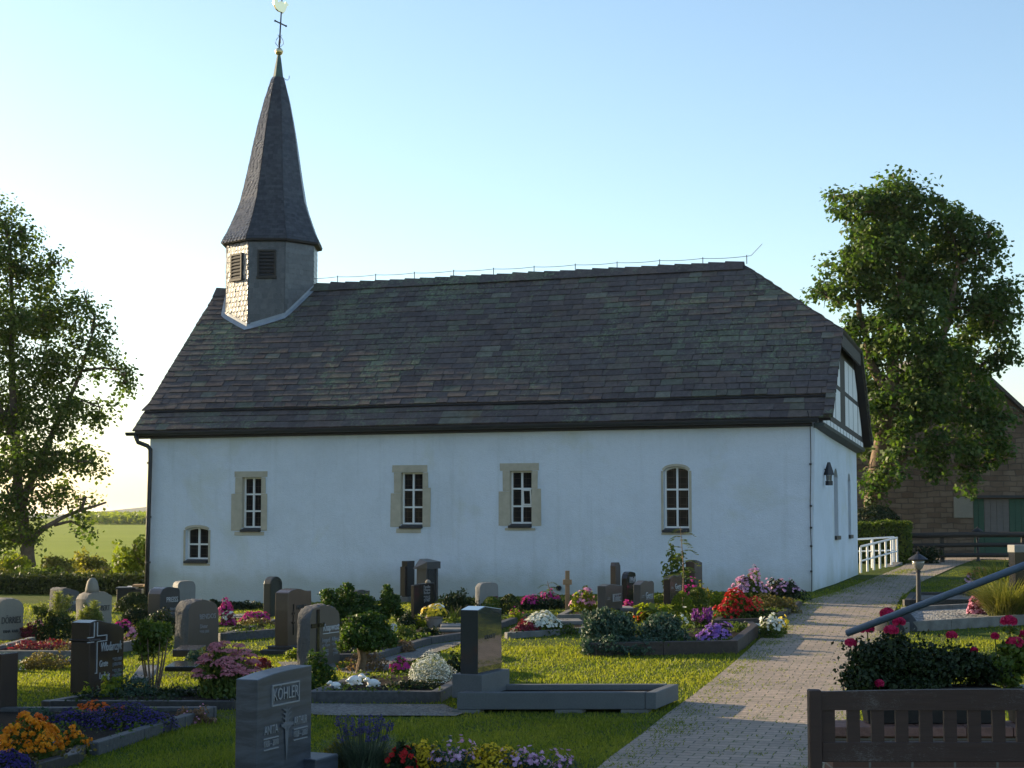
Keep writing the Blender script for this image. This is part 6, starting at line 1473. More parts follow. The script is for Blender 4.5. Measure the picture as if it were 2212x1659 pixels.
# small bright shrub, blue conifer, multi stemmed shrub
plant('azalea', 'small bright leafy azalea in front of the stepped gravestone', 'shrub', 205, 262, 1462, 1518, 'l_bright', 520, .055, (), .8, .3, .55)
plant('azalea', 'tiny bright leafy shoot left of the small azalea', 'shrub', 166, 196, 1484, 1518, 'l_bright', 160, .055, (), .8, .35, .55)
plant('creeping_conifer', 'dark blue green creeping conifer behind the small azalea', 'shrub', 200, 345, 1462, 1518, 'l_jun', 1600, .035, (), .5, .25)
def stem_shrub(name, label, px0, px1, yt, yb, leaf, n, ls, crown_lo=.38, nst=7):
    b = G((px0 + px1) / 2, yb); s_ = b[1] / FL; r = (px1 - px0) * s_ / 2; h = (yb - yt) * s_; e = empty(name, label, 'shrub', tuple(b)); P_, N_ = [], []
    for k in range(11):
        a = random.uniform(0, 6.28); q = random.uniform(.1, .72); c = (r * q * math.cos(a), r * q * math.sin(a), h * random.uniform(crown_lo + .15, .82)); rr_ = r * random.uniform(.34, .5)
        P, N = dome_pts(n // 11, c, rr_, rr_, rr_ * 1.05, k * 7, .6, .25, True); P_.append(P); N_.append(N)
    P = np.concatenate(P_); npmesh('foliage', leaf_quads(P, jitterN(np.concatenate(N_), .9), ls, .6), 4, M[leaf], e); st = MB()
    for k in range(nst):
        a = 6.28 * k / nst; st.tube([(.05 * math.cos(a), .05 * math.sin(a), -.05), (.11 * math.cos(a), .11 * math.sin(a), h * .3), (r * .55 * math.cos(a), r * .55 * math.sin(a), h * .7)], [.014, .011, .006], 5)
    st.build('stems', M['bark_pale'], e); return e
stem_shrub('multi_stem_shrub', 'round crowned shrub on several bare pale stems beside the stepped gravestone', 274, 386, 1328, 1490, 'l_mid', 3000, .05)
# sedum
def sedum(label, px0, px1, yt, yb):
    b = G((px0 + px1) / 2, yb) ; s_ = b[1] / FL; r = (px1 - px0) * s_ / 2; h = (yb - yt) * s_; b[1] += r * .5; b[2] = tz(b[0], b[1]); e = empty('stonecrop', label, 'flower', tuple(b))
    P, N = dome_pts(2600, (0, 0, 0), r * .82, r * .7, h * .86, 5, .8, .12); npmesh('foliage', leaf_quads(P, jitterN(N, .9), .06, .5, up=.5), 4, M['l_sedum'], e)
    st = MB(); k = 62; P, N = dome_pts(k * 2, (0, 0, 0), r * .98, r * .85, h, 6, .02, .08); P, N = P[P[:, 2] > .42 * h][:k], N[P[:, 2] > .42 * h][:k]
    for p, nrm in zip(P, N):
        m_ = 60; dl = rng.normal(size=(m_, 3)); dl = unit(dl); dl[:, 2] = np.abs(dl[:, 2]) * .45; v, q = rosettes(dl * .066 * np.array([1.0, 1, 1]), unit(dl + np.array([0, 0, .8])), .026, 4); hd = npmesh('flower_head', v, 4, M['f_sedum'], e, np.repeat(rng.random(m_), q)); hd.location = tuple(p)
        st.tube([(p[0] * .45, p[1] * .45, .02), (p[0] * .85, p[1] * .85, p[2] * .6), tuple(p)], .006, 4)
    st.build('stems', M['l_sedum'], e)
sedum('bushy pink flowering stonecrop with flat flower heads', 408, 554, 1396, 1522)
# front right of the striped stone
plant('cushion_plant', 'dark yellow green cushion at the right foot of the striped stone', 'plant', 684, 772, 1606, 1668, 'l_yg', 1500, .03, (), .8, .2)
def spikes(name, label, px0, px1, yt, yb, n, hm, leaf, fl=None, fh=.25, wd=.012, lean=.35, cat='flower', fs=.02, b=None):
    b = G((px0 + px1) / 2, yb) if b is None else b; s_ = b[1] / FL; r = (px1 - px0) * s_ / 2; h = (yb - yt) * s_; e = empty(name, label, cat, tuple(b))
    blades('foliage', M[leaf], e, (0, 0, 0), n, r * .62, r * .5, h * hm, wd, lean, hv=.45)
    if fl:
        k = n // 9; a = rng.random(k) * 6.28; rr_ = np.sqrt(rng.random(k)) * r * .85; st = MB(); PP = []
        for i in range(k):
            hh = h * random.uniform(.6, 1.0); x, y = rr_[i] * math.cos(a[i]), rr_[i] * math.sin(a[i]) * .7; st.tube([(x * .4, y * .4, 0), (x * .8, y * .8, hh * .6), (x, y, hh)], .003, 4)
            m_ = 14; t_ = rng.random(m_); PP.append(np.stack([x + rng.normal(size=m_) * .010, y + rng.normal(size=m_) * .010, hh * (1 - fh * t_)], 1))
        st.build('stalks', M[leaf], e); PP = np.concatenate(PP); v, q = rosettes(PP, unit(rng.normal(size=PP.shape)), fs, 3); npmesh('blossoms', v, 4, M['f_' + fl], e)
    return e
spikes('lavender', 'grey green lavender with blue violet spikes behind the front cushions', 706, 862, 1545, 1668, 620, .58, 'l_silver2', 'lavender', .13, lean=.8, fs=.017)
plant('geranium', 'red geranium at the front between lavender and yellow cushion', 'flower', 838, 900, 1612, 1676, 'l_dark', 600, .05, [('red', 40, .05, 'all')], .8, .2)
plant('cushion_plant', 'left yellow flowering cushion at the bottom of the picture', 'flower', 872, 956, 1606, 1668, 'l_yg', 1400, .026, [('gold', 800, .022, 'all')], .8, .17, k=7, clumps=[(-.55, 0, 0, .5, .7, .8), (-.1, .2, 0, .55, .8, 1), (.4, -.1, 0, .5, .7, .85), (.75, .1, 0, .35, .6, .6), (.1, -.5, 0, .5, .5, .7)])
plant('cushion_plant', 'right yellow flowering cushion at the bottom of the picture', 'flower', 996, 1130, 1616, 1672, 'l_yg', 2000, .026, [('gold', 1200, .022, 'all')], .8, .17, k=7, clumps=[(-.55, 0, 0, .5, .7, .8), (-.1, .2, 0, .55, .8, 1), (.4, -.1, 0, .5, .7, .85), (.75, .1, 0, .35, .6, .6), (.1, -.5, 0, .5, .5, .7)])
plant('pink_phlox', 'sprawling pale pink flowers between the two yellow cushions', 'flower', 920, 1030, 1606, 1674, 'l_jun', 700, .03, [('mauve', 90, .034, 'up')], .8, .34, clumps=[(-.55, 0, 0, .5, .7, .8), (-.1, .2, 0, .55, .8, 1), (.4, -.1, 0, .5, .7, .85), (.75, .1, 0, .35, .6, .6), (.1, -.5, 0, .5, .5, .7)])
plant('pink_phlox', 'sprawling pink flowers right of the yellow cushions', 'flower', 1080, 1180, 1620, 1676, 'l_jun', 600, .03, [('mauve', 80, .034, 'up')], .8, .34, clumps=[(-.55, 0, 0, .5, .7, .8), (-.1, .2, 0, .55, .8, 1), (.4, -.1, 0, .5, .7, .85), (.75, .1, 0, .35, .6, .6), (.1, -.5, 0, .5, .5, .7)])
plant('pink_phlox', 'isolated pink flowers at the end of the front bed', 'flower', 1160, 1250, 1632, 1684, 'l_jun', 420, .03, [('mauve', 50, .034, 'up')], .8, .36, clumps=[(-.55, 0, 0, .5, .7, .8), (-.1, .2, 0, .55, .8, 1), (.4, -.1, 0, .5, .7, .85), (.75, .1, 0, .35, .6, .6), (.1, -.5, 0, .5, .5, .7)])
# bonsai conifer with its companions
P = G(780, 1462); s_ = P[1] / FL; bon = empty('bonsai_conifer', 'dark green bonsai like conifer with a thick pale lit trunk behind the lamb figures', 'conifer', tuple(P))
def clumps_conifer(e, base, d, cl, leaf, n, ls):
    P_, N_ = [], []
    for (px, py, rpx, rz, dd) in cl:
        c = D(px, py, d + dd) - base; r = rpx * d / FL; k = int(n * rpx * rz)
        for j in range(5):
            o = np.array([random.uniform(-.5, .5) * r, random.uniform(-.5, .5) * r, random.uniform(-.45, .5) * rz * d / FL]); P, N = dome_pts(k // 5, c + o, r * .6, r * .6, rz * d / FL * .58, random.randrange(9999), .5, .3, True, 7); P_.append(P); N_.append(N)
    npmesh('foliage', leaf_quads(np.concatenate(P_), jitterN(np.concatenate(N_), .7), ls, .6, up=.25), 4, M[leaf], e)
clumps_conifer(bon, P, P[1], [(792, 1362, 52, 38, 0), (762, 1378, 28, 24, -.2), (826, 1370, 30, 26, .1), (788, 1335, 30, 16, .1), (800, 1395, 40, 18, -.1), (770, 1352, 30, 22, .05), (815, 1350, 30, 22, 0), (748, 1392, 20, 16, -.1), (846, 1386, 20, 18, 0), (752, 1358, 18, 14, .1)], 'l_conif', 1.9, .040)
q = MB(); q.tube([(0, 0, -.05), (-.01, .01, .1), (.015, 0, .22), (-.01, 0, .34), (.02, 0, .5)], [.075, .055, .05, .045, .03], 9); q.build('trunk', M['bark_pale'], bon)
P = G(730, 1362); P[1] = 27.5; P[0] = D(735, 1350, 27.5)[0]; P[2] = tz(P[0], P[1]); cc = empty('conifer_bush', 'irregular dark conifer bush with several upright tops behind the bonsai conifer', 'conifer', tuple(P))
clumps_conifer(cc, P, P[1], [(715, 1300, 26, 28, 0), (746, 1292, 26, 30, .2), (752, 1272, 12, 14, .2), (795, 1310, 30, 26, .1), (832, 1302, 24, 30, 0), (838, 1275, 11, 13, 0), (860, 1325, 18, 30, .1), (775, 1330, 40, 24, -.2), (700, 1320, 20, 18, 0), (725, 1325, 30, 22, 0), (765, 1300, 26, 26, .1), (815, 1325, 30, 20, 0), (706, 1284, 8, 12, 0), (850, 1300, 16, 22, .1)], 'l_conif', 1.7, .05)
q = MB(); q.tube([(.1, 0, -.05), (.15, 0, .15), (.25, .1, .3)], [.06, .05, .03], 7); q.build('stem', M['bark'], cc)
plant('conifer_bush', 'low dark conifer with bright tips between the carved cross stone and the lamb figures', 'conifer', 650, 722, 1414, 1500, 'l_conif', 1600, .045, (), .7, .3, .6, up=.3)
plant('ground_cover', 'dark ground cover between the low conifer and the lamb figures', 'plant', 815, 985, 1470, 1506, 'l_dark', 1600, .04, (), .35, .25)
plant('ground_cover', 'small brownish cover at the foot of the bonsai trunk', 'plant', 740, 840, 1404, 1452, 'l_dry', 700, .04, (), .5, .3)
plant('carnation', 'small magenta flowers left of the silver bush', 'flower', 836, 892, 1424, 1470, 'l_mid', 500, .045, [('magenta', 40, .05, 'up')], .7, .3)
plant('silver_bush', 'airy silver white bush between bonsai conifer and polished stele', 'flower', 880, 984, 1420, 1492, 'l_silver', 2600, .026, [('white', 900, .016, 'all')], .8, .16)
plant('ground_cover', 'dark shrub filling the corner behind the silver bush', 'plant', 950, 1020, 1418, 1480, 'l_dark', 800, .045, (), .6, .3)
# lambs
def lamb(label, px, yb, hpx, rz, posed=0):
    P = G(px, yb); s_ = P[1] / FL; k = hpx * s_; e = empty('lamb_figure', label, 'figurine', (P[0], P[1], P[2] + .075), rz); q = MB()
    def ell(c, r, n=9):
        pr = [(max(.001, math.sin(a)), -math.cos(a)) for a in np.linspace(0, math.pi, n)]; m = MB(); m.lathe(pr, 12); q.add([(c[0] + x * r[0], c[1] + y * r[1], c[2] + z * r[2]) for x, y, z in m.v], m.f, .5)
    ell((0, 0, k * .42), (k * .62, k * .36, k * .40)); ell((k * .58, 0, k * .74), (k * .26, k * .2, k * .22)); ell((k * .84, 0, k * .66), (k * .15, k * .12, k * .12)); ell((k * .5, k * .2, k * .78), (k * .06, k * .15, k * .07)); ell((k * .5, -k * .2, k * .78), (k * .06, k * .15, k * .07))
    for x, y in ((.35, .2), (.35, -.2), (-.35, .2), (-.35, -.2)): ell((k * x * 1.1, k * y, k * .12), (k * .28, k * .1, k * .12))
    ell((-k * .62, 0, k * .4), (k * .14, k * .1, k * .12)); q.build('body', M['lamb'], e, True)
lamb('single white lamb figure behind the grey border, right of the striped stone', 724, 1504, 19, R(200)); lamb('white lamb figure lying in front of the bonsai trunk, left of the pair', 766, 1496, 26, R(20)); lamb('white lamb figure lying to the right of the bonsai trunk, right of the pair', 806, 1500, 22, R(170))
P = G(664 - 20, 1398); q = MB(); q.lathe([(.05, 0), (.06, .02), (.045, .08), (.035, .13), (.02, .15)], 10); q.lathe([(.001, .15), (.03, .16), (.035, .19), (.02, .225), (.001, .23)], 10); o = q.build('grave_angel', M['g_light'], None, True); o.location = (P[0] - .0, P[1] - .25, P[2] + .06); tag(o, 'small grey figure on the plinth of the rose brown stele', 'figurine')
# flower pot and fern
P = G(938, 1364); s_ = P[1] / FL; e = empty('flower_pot', 'grey pot of yellow and white chrysanthemums', 'flower pot', tuple(P)); q = MB(); q.lathe([(.10, 0), (.13, .20), (.145, .21), (.145, .24), (.125, .24)], 16); q.build('pot', M['pot'], e)
Pd, Nd = dome_pts(500, (0, 0, .24), .2, .2, .14, 2, .5, .15); npmesh('foliage', leaf_quads(Pd, jitterN(Nd), .05), 4, M['l_mid'], e)
Pd, Nd = dome_pts(150, (0, 0, .25), .2, .2, .17, 2, .05, .1); v, q_ = rosettes(Pd, Nd, .052, 6); npmesh('yellow_blossoms', v, 4, M['f_yellow'], e, np.repeat(rng.random(150), 6)); Pd, Nd = dome_pts(40, (.04, .02, .36), .12, .12, .06, 2, .05, .1); v, q_ = rosettes(Pd, Nd, .05, 6); npmesh('white_blossoms', v, 4, M['f_white'], e, np.repeat(rng.random(40), 6))
def fern(label, px, yb, hpx, nf=7, leaf='l_bright', spread=.5, name='fern'):
    P = G(px, yb); s_ = P[1] / FL; h = hpx * s_; e = empty(name, label, 'plant', tuple(P)); q = []; st = MB()
    for i in range(nf):
        a = 6.28 * i / nf + random.uniform(-.3, .3); ln = spread * random.uniform(.3, 1.1); hh = h * random.uniform(.7, 1.0); dx = np.array([math.cos(a), math.sin(a), 0]); sd_ = np.array([-math.sin(a), math.cos(a), 0]); pts = []
        for j in range(15):
            t_ = j / 14; p = dx * hh * ln * t_ ** 1.6 + np.array([0, 0, hh * (t_ - .22 * ln * t_ ** 3)]); pts.append(p)
            if j < 2: continue
            lw = .32 * hh * math.sin(math.pi * min(1, .18 + t_ * .80)) * .55
            for s2 in (-1, 1):
                tip = p + sd_ * s2 * lw + np.array([0, 0, .25 * lw]); w_ = np.array([0, 0, 1]) * hh * .016 + dx * hh * .016; q.append([p - w_, p + w_, tip + w_ * .3, tip - w_ * .3])
        st.tube(pts, .004, 4)
    npmesh('fronds', np.array(q).reshape(-1, 3), 4, M[leaf], e); st.build('stalks', M['twig'], e)
fern('bright upright fern lit by the sun, right of the flower pot', 978, 1350, 46, 6)
fern('darker fern just behind the bright one', 992, 1342, 46, 5, 'l_mid', .4)
plant('ground_cover', 'yellow green low bush left of the flower pot', 'plant', 886, 928, 1336, 1366, 'l_bright', 700, .05, (), .7, .3)
plant('ground_cover', 'leafy cover around the foot of the ferns', 'plant', 950, 1020, 1338, 1362, 'l_mid', 900, .05, (), .6, .3)
plant('ground_cover', 'dark green cover in front of the flower pot', 'plant', 900, 958, 1358, 1384, 'l_dark', 900, .05, (), .6, .3)
plant('dry_plant', 'rusty dried cover inside the bent grey border', 'plant', 815, 900, 1384, 1412, 'l_dry', 900, .04, (), .5, .2)
# middle back row
plant('dwarf_conifer', 'dark upright dwarf conifers between black slab and grey round stone', 'conifer', 945, 1028, 1282, 1334, 'l_dark', 2000, .06, (), .4, .35, .5, up=.5, k=9)
dome = lambda lb, a, b, yt, yb, lf='l_dark', n=1500, ls=.035, nm='box_ball', gr='clipped box balls': plant(nm, lb, 'bush', a, b, yt, yb, lf, n, ls, (), 1, .03, .7, gr, None, .12)
dome('small sunlit box ball in front of the grey round stone', 1036, 1089, 1290, 1334, 'l_mid', 1900, .032); dome('larger dark box ball right of the grey round stone', 1074, 1128, 1285, 1332, 'l_hedge', 1800)
plant('heath', 'magenta heath along the church wall left of the wooden cross', 'flower', 1122, 1172, 1290, 1318, 'l_dark', 700, .045, [('magenta', 130, .045, 'up')], .5, .25)
plant('heath', 'magenta heath farther back, touching the church wall', 'flower', 1168, 1212, 1281, 1312, 'l_dark', 600, .045, [('magenta', 90, .045, 'up')], .5, .25)
plant('ground_cover', 'dark low plants at the foot of the church wall', 'plant', 1090, 1300, 1294, 1316, 'l_dark', 1600, .06, (), .2, .3, base=None)
plant('begonia', 'broad cushion of white begonias with dark red ones at its front', 'flower', 1124, 1218, 1327, 1374, 'l_mid', 1500, .045, [('white', 420, .045, 'up')], .7, .1)
plant('begonia', 'dark red begonias at the left front of the white cushion', 'flower', 1108, 1170, 1344, 1376, 'l_red', 700, .04, [('wine', 120, .04, 'all')], .5, .2)
plant('ground_cover', 'yellow green spurge just right of the polished stele', 'plant', 1096, 1132, 1318, 1346, 'l_bright', 500, .045, [('magenta', 10, .04, 'top')], .6, .3)
plant('phlox', 'pink flowering bush between wooden cross and framed name stone', 'flower', 1232, 1292, 1274, 1332, 'l_bright', 1300, .055, [('pink', 90, .05, 'up')], .7, .2)
# left back
def pine(label, px0, px1, yt, yb, tips):
    b = G((px0 + px1) / 2, yb); s_ = b[1] / FL; e = plant('mountain_pine', label, 'conifer', px0, px1, yt + (yb - yt) * .25, yb, 'l_pine', 2600, .07, (), .7, .35, .25, up=.4); c0 = np.array(e.location); q = []
    for (px, py, r) in tips:
        c = D(px, py, c0[1] - .1) - c0; k = 150; t_ = rng.random(k); d_ = unit(rng.normal(size=(k, 3)) * np.array([1, 1, .4]) + np.array([0, 0, .7])); p = c + np.stack([rng.normal(size=k) * .3 * r * s_, rng.normal(size=k) * .3 * r * s_, (t_ - .5) * 2.6 * r * s_], 1); q.append((p, d_))
    P = np.concatenate([a for a, _ in q]); d_ = np.concatenate([b_ for _, b_ in q]); sd_ = unit(np.cross(d_, rng.normal(size=d_.shape))) * .006; L_ = .075
    npmesh('candles', np.stack([P - sd_, P + sd_, P + d_ * L_ + sd_ * .4, P + d_ * L_ - sd_ * .4], 1).reshape(-1, 3), 4, M['l_candle'], e)
pine('mountain pine with pale sunlit candles between the two pale boulder stones', 66, 166, 1282, 1384, [(126, 1294, 10), (120, 1310, 12), (146, 1304, 10), (132, 1322, 12), (92, 1316, 8), (78, 1320, 6), (140, 1338, 7), (108, 1366, 5)])
pine('second mountain pine in front of the tan stone with egg shaped top', 160, 222, 1304, 1392, [(204, 1312, 9), (190, 1326, 9), (206, 1330, 9), (176, 1334, 8), (214, 1342, 7), (196, 1350, 7)])
plant('heath', 'dark red heather below the leftmost pale boulder', 'flower', 38, 84, 1348, 1382, 'l_red', 700, .04, [('wine', 60, .035, 'up')], .6, .25)
plant('rose', 'small pink rose left of the mountain pine', 'flower', 66, 92, 1344, 1376, 'l_mid', 160, .05, [('pink', 5, .09, 'top')], .7, .3)
plant('dry_plant', 'dark reddish ground cover filling the bed under the pines', 'plant', -10, 165, 1386, 1418, 'l_red', 1400, .045, (), .35, .25)
plant('clipped_shrub', 'dark clipped low shrub in front of the hedge, right of the tan stone', 'bush', 245, 326, 1281, 1322, 'l_hedge', 2200, .05, (), .6, .06, .7, None, None, .15)
plant('clipped_shrub', 'lower dark shrub before the navy stone', 'bush', 250, 336, 1316, 1352, 'l_dark', 1800, .05, (), .5, .1, .7, None, None, .2)
plant('carnation', 'bright magenta flowers right of the tan stone', 'flower', 236, 292, 1344, 1368, 'l_dark', 500, .045, [('magenta', 60, .05, 'up')], .5, .3)
plant('begonia', 'pink red flowers left of the multi stemmed shrub', 'flower', 268, 300, 1362, 1396, 'l_mid', 400, .045, [('pink', 60, .055, 'all')], .7, .2)
dome('small dark box ball at the wall behind the wide grey stone', 440, 474, 1295, 1320, 'l_dark', 700, .045)
plant('astilbe', 'magenta bush right of the wide grey stone', 'flower', 468, 502, 1300, 1334, 'l_dark', 500, .045, [('magenta', 140, .05, 'all')], .8, .2)
plant('begonia', 'red and white flowers at the right side of the wide grey stone', 'flower', 474, 508, 1324, 1352, 'l_red', 400, .045, [('white', 30, .05, 'up'), ('magenta', 40, .05, 'low')], .8, .2)
plant('petunia', 'bright magenta cushion beside the dark arched stele', 'flower', 514, 584, 1324, 1348, 'l_mid', 700, .045, [('magenta', 240, .05, 'all')], .6, .15)
plant('cushion_plant', 'long olive yellow cushion left of the rose brown stele', 'plant', 500, 600, 1337, 1366, 'l_heather', 1600, .04, (), .6, .1)
plant('ground_cover', 'grey green edging in front of the olive cushion', 'plant', 480, 550, 1354, 1376, 'l_dark', 900, .045, (), .5, .2)
plant('ground_cover', 'dark green strip at the foot of the church wall left of the arched stele', 'plant', 440, 580, 1300, 1318, 'l_dark', 1400, .06, (), .25, .25)
plant('ground_cover', 'yellow green plants on the plinth of the rose brown stele', 'plant', 612, 656, 1404, 1424, 'l_bright', 500, .04, (), .6, .2)
plant('cushion_plant', 'dark red plant right of the stonecrop', 'plant', 548, 584, 1420, 1446, 'l_red', 400, .04, (), .7, .25)
plant('ground_cover', 'grey green cover at the foot of the wide grey stone', 'plant', 395, 440, 1404, 1446, 'l_jun', 700, .045, (), .6, .3)
# right group
jun = [(1292, 1350, 36, 48, -.1), (1345, 1366, 54, 42, 0), (1415, 1366, 54, 40, .1), (1305, 1392, 46, 26, -.45), (1385, 1396, 62, 20, -.35), (1462, 1380, 30, 26, .1), (1276, 1332, 20, 18, 0), (1300, 1326, 24, 16, .1), (1335, 1340, 26, 16, .1), (1440, 1350, 30, 18, .1), (1274, 1400, 22, 16, -.55)]
P = G(1370, 1412); jb_ = empty('juniper', 'wide blue green juniper spilling over the dark brown border', 'conifer', (P[0], P[1] + .4, tz(P[0], P[1] + .4))); clumps_conifer(jb_, np.array(jb_.location), P[1] + .35, jun, 'l_jun', 1.35, .045)
q = MB(); q.tube([(0, 0, -.03), (.1, 0, .15), (.3, 0, .22)], [.04, .03, .015], 6); q.tube([(0, 0, -.03), (-.2, 0, .2), (-.5, 0, .35)], [.04, .03, .015], 6); q.build('stems', M['bark'], jb_)
def hosta(label, px0, px1, yt, yb):
    b = G((px0 + px1) / 2, yb); s_ = b[1] / FL; r = (px1 - px0) * s_ / 2; h = (yb - yt) * s_; e = empty('hosta', label, 'plant', tuple(b)); k = 46; a = rng.random(k) * 6.28; rr_ = r * np.sqrt(rng.random(k)); P = np.stack([rr_ * np.cos(a), rr_ * np.sin(a) * .6, h * (.45 + .55 * rng.random(k))], 1); N = unit(np.stack([np.cos(a) * .5, np.sin(a) * .5, np.ones(k)], 1) + .3 * rng.normal(size=(k, 3)))
    npmesh('foliage', leaf_quads(P, N, .17, .6), 4, M['l_bright'], e); st = MB()
    for p in P: st.tube([(p[0] * .3, p[1] * .3, 0), tuple(p)], .005, 4)
    st.build('stalks', M['l_mid'], e)
hosta('broad leaved bright green hosta between juniper and box balls', 1374, 1456, 1308, 1346)
plant('ground_cover', 'yellow and red tinted leaves left of the hosta', 'plant', 1370, 1400, 1328, 1346, 'l_yg', 260, .05, [('deep', 14, .05, 'up')], .6, .3)
dome('left box ball of the pair beside the scarlet flowers, sunlight put into its leaf colour', 1448, 1504, 1280, 1340, 'l_bright', 2600, .032); dome('taller right box ball of the pair beside the scarlet flowers', 1482, 1536, 1270, 1334, 'l_mid', 2600, .032)  # left ball gets brighter leaves to look sunlit
plant('golden_shrub', 'orange yellow spiky shrub above the box ball pair', 'shrub', 1502, 1540, 1270, 1306, 'l_straw', 420, .07, [('yellow', 60, .045, 'up')], .7, .35, .3, up=.6)
plant('salvia', 'scarlet flowers in a broad bright clump beside the path', 'flower', 1548, 1642, 1284, 1346, 'l_mid', 1900, .05, [('red', 460, .045, 'up')], .6, .24, k=8)
plant('salvia', 'lower scarlet flowers in front of the broad clump', 'flower', 1552, 1608, 1316, 1346, 'l_dark', 600, .045, [('red', 90, .05, 'up')], .6, .3)
plant('ground_cover', 'lit leafy plant left of the scarlet flowers', 'plant', 1534, 1572, 1284, 1316, 'l_bright', 600, .05, (), .7, .25)
spikes('salvia', 'violet purple spiky flowers in front of the box balls', 1490, 1550, 1312, 1366, 260, .6, 'l_dark', 'purple', .4, .014, fs=.035)
plant('petunia', 'violet petunias at the right end of the dark brown border', 'flower', 1510, 1592, 1352, 1402, 'l_dark', 1000, .045, [('violet', 190, .06, 'all')], .7, .2)
dome('small mossy green dome right of the violet petunias', 1580, 1618, 1352, 1384, 'l_mid', 700, .03, 'moss_dome', None)
plant('daisy', 'few white flowers between juniper and violet spikes', 'flower', 1456, 1504, 1326, 1372, 'l_mid', 400, .045, [('white', 14, .06, 'up')], .6, .3)
plant('ground_cover', 'low cover behind the moss dome', 'plant', 1590, 1660, 1350, 1372, 'l_jun', 700, .04, [('white', 16, .035, 'up')], .5, .3)
plant('begonia', 'white and yellow flowers overhanging the path edge', 'flower', 1646, 1692, 1334, 1380, 'l_mid', 900, .045, [('white', 110, .052, 'up')], .8, .25)
plant('lily', 'yellow orange blossoms at the path side of the white ones', 'flower', 1680, 1704, 1338, 1372, 'l_mid', 160, .045, [('yellow', 16, .07, 'up')], .8, .3)
plant('ground_cover', 'brown green low cover on the bed nearest the church corner', 'plant', 1620, 1734, 1290, 1328, 'l_heather', 1800, .045, (), .5, .2)
plant('ground_cover', 'dark low cover on the scarlet flower bed', 'plant', 1600, 1690, 1318, 1344, 'l_dark', 1200, .045, (), .4, .2)
plant('hydrangea', 'large pale pink flowering bush at the church wall', 'flower', 1580, 1662, 1240, 1306, 'l_mid', 2200, .055, [('phlox', 260, .055, 'up')], .6, .22, k=8)
plant('hydrangea', 'lower pink flowering bush right of the large one, near the corner cable', 'flower', 1652, 1740, 1254, 1302, 'l_dark', 2200, .055, [('phlox', 110, .05, 'up')], .6, .26, k=8)
plant('ground_cover', 'grassy strip along the wall between name stones and pink bush', 'plant', 1405, 1600, 1280, 1304, 'l_mid', 1500, .06, (), .2, .3)
plant('heath', 'magenta flowers at the foot of the tall rose brown stele', 'flower', 1460, 1520, 1258, 1306, 'l_dark', 500, .05, [('magenta', 50, .05, 'up')], .5, .3)
plant('ground_cover', 'small red cushion between black stone and underlined name stone', 'flower', 1344, 1372, 1300, 1322, 'l_red', 300, .045, [('magenta', 30, .045, 'up')], .6, .3)
# saplings by the wall
def sapling(label, px, yb, yt, n=11, bush=False, leaf='l_mid', span=.34):
    P = G(px, yb); s_ = P[1] / FL; h = (yb - yt) * s_; e = empty('sapling', label, 'plant', tuple(P)); st = MB(); q = []; st.tube([(0, 0, -.05), (.02, 0, h * .5), (-.03, 0, h)], [.014, .011, .004], 5)
    for i in range(n):
        t_ = .38 + .62 * i / n; z = h * t_; a = i * 2.4; ln = span * (1.15 - .6 * t_); pts = []
        for j in range(8):
            u = j / 7; p = np.array([math.cos(a) * ln * u, math.sin(a) * ln * u, z + ln * (.55 * u - .75 * u * u)]); pts.append(p)
            if j == 0: continue
            sd_ = np.array([-math.sin(a), math.cos(a), 0]); dr_ = np.array([math.cos(a), math.sin(a), -.2])
            for s2 in (-1, 1): tip = p + (sd_ * s2 + dr_ * .5) * ln * .28; m_ = (p + tip) / 2; w_ = dr_ * ln * .05 + np.array([0, 0, ln * .04]); q.append([p, m_ + w_, tip, m_ - w_])
        st.tube(pts, .003, 4)
    npmesh('leaves', np.array(q).reshape(-1, 3), 4, M[leaf], e); st.build('stem', M['twig'], e); return e
sapling('tall slender sapling with feathery leaves below the arched church window', 1475, 1322, 1140, 15)
plant('elder_bush', 'leafy dark bush beside the slender sapling, before the church wall', 'shrub', 1436, 1484, 1196, 1296, 'l_mid', 700, .085, (), .7, .45, .6)
sapling('small feathery shoot at the church wall left of the vent', 1186, 1304, 1256, 6, span=.28)
# right of the path
def clump(label, px0, px1, yt, yb, n, m, wd=.012, name='grass_clump', lean=.75):
    b = G((px0 + px1) / 2, yb); s_ = b[1] / FL; h = (yb - yt) * s_; r = (px1 - px0) * s_ / 2; e = empty(name, label, 'plant', tuple(b)); blades('blades', M[m], e, (0, 0, 0), n, r * .8, r * .5, h, wd, lean, segs=5); return e
clump('sunlit arching grass clump left of the pale capped stele', 2130, 2225, 1246, 1345, 1500, 'l_straw', .018, lean=1.0)
clump('taller wispy grasses behind the grass clump', 2110, 2215, 1208, 1288, 900, 'l_wild', .014, lean=.9)
plant('leafy_plant', 'bushy green perennials between coral flowers and grass clump', 'plant', 2120, 2190, 1250, 1318, 'l_mid', 1500, .05, (), .6, .35)
plant('leafy_plant', 'leafy perennials below the coral flowers', 'plant', 2096, 2160, 1244, 1300, 'l_mid', 1000, .05, (), .7, .35)
plant('begonia', 'pink begonia with white edge on the pebble bed', 'flower', 2092, 2138, 1298, 1342, 'l_red', 700, .04, [('pink', 220, .045, 'all')], .8, .15)
spikes('gladiolus', 'coral red upright flowers on the bank at the right', 2088, 2130, 1220, 1268, 60, .7, 'l_mid', 'salmon', .45, .02, .3, fs=.07)
plant('aster', 'mauve flowers below the coral red ones', 'flower', 2084, 2122, 1244, 1270, 'l_mid', 400, .05, [('phlox', 60, .05, 'up')], .7, .25)
plant('leafy_plant', 'dark climber beside the pale capped stele', 'plant', 2168, 2196, 1240, 1290, 'l_dark', 400, .06, (), .7, .4)

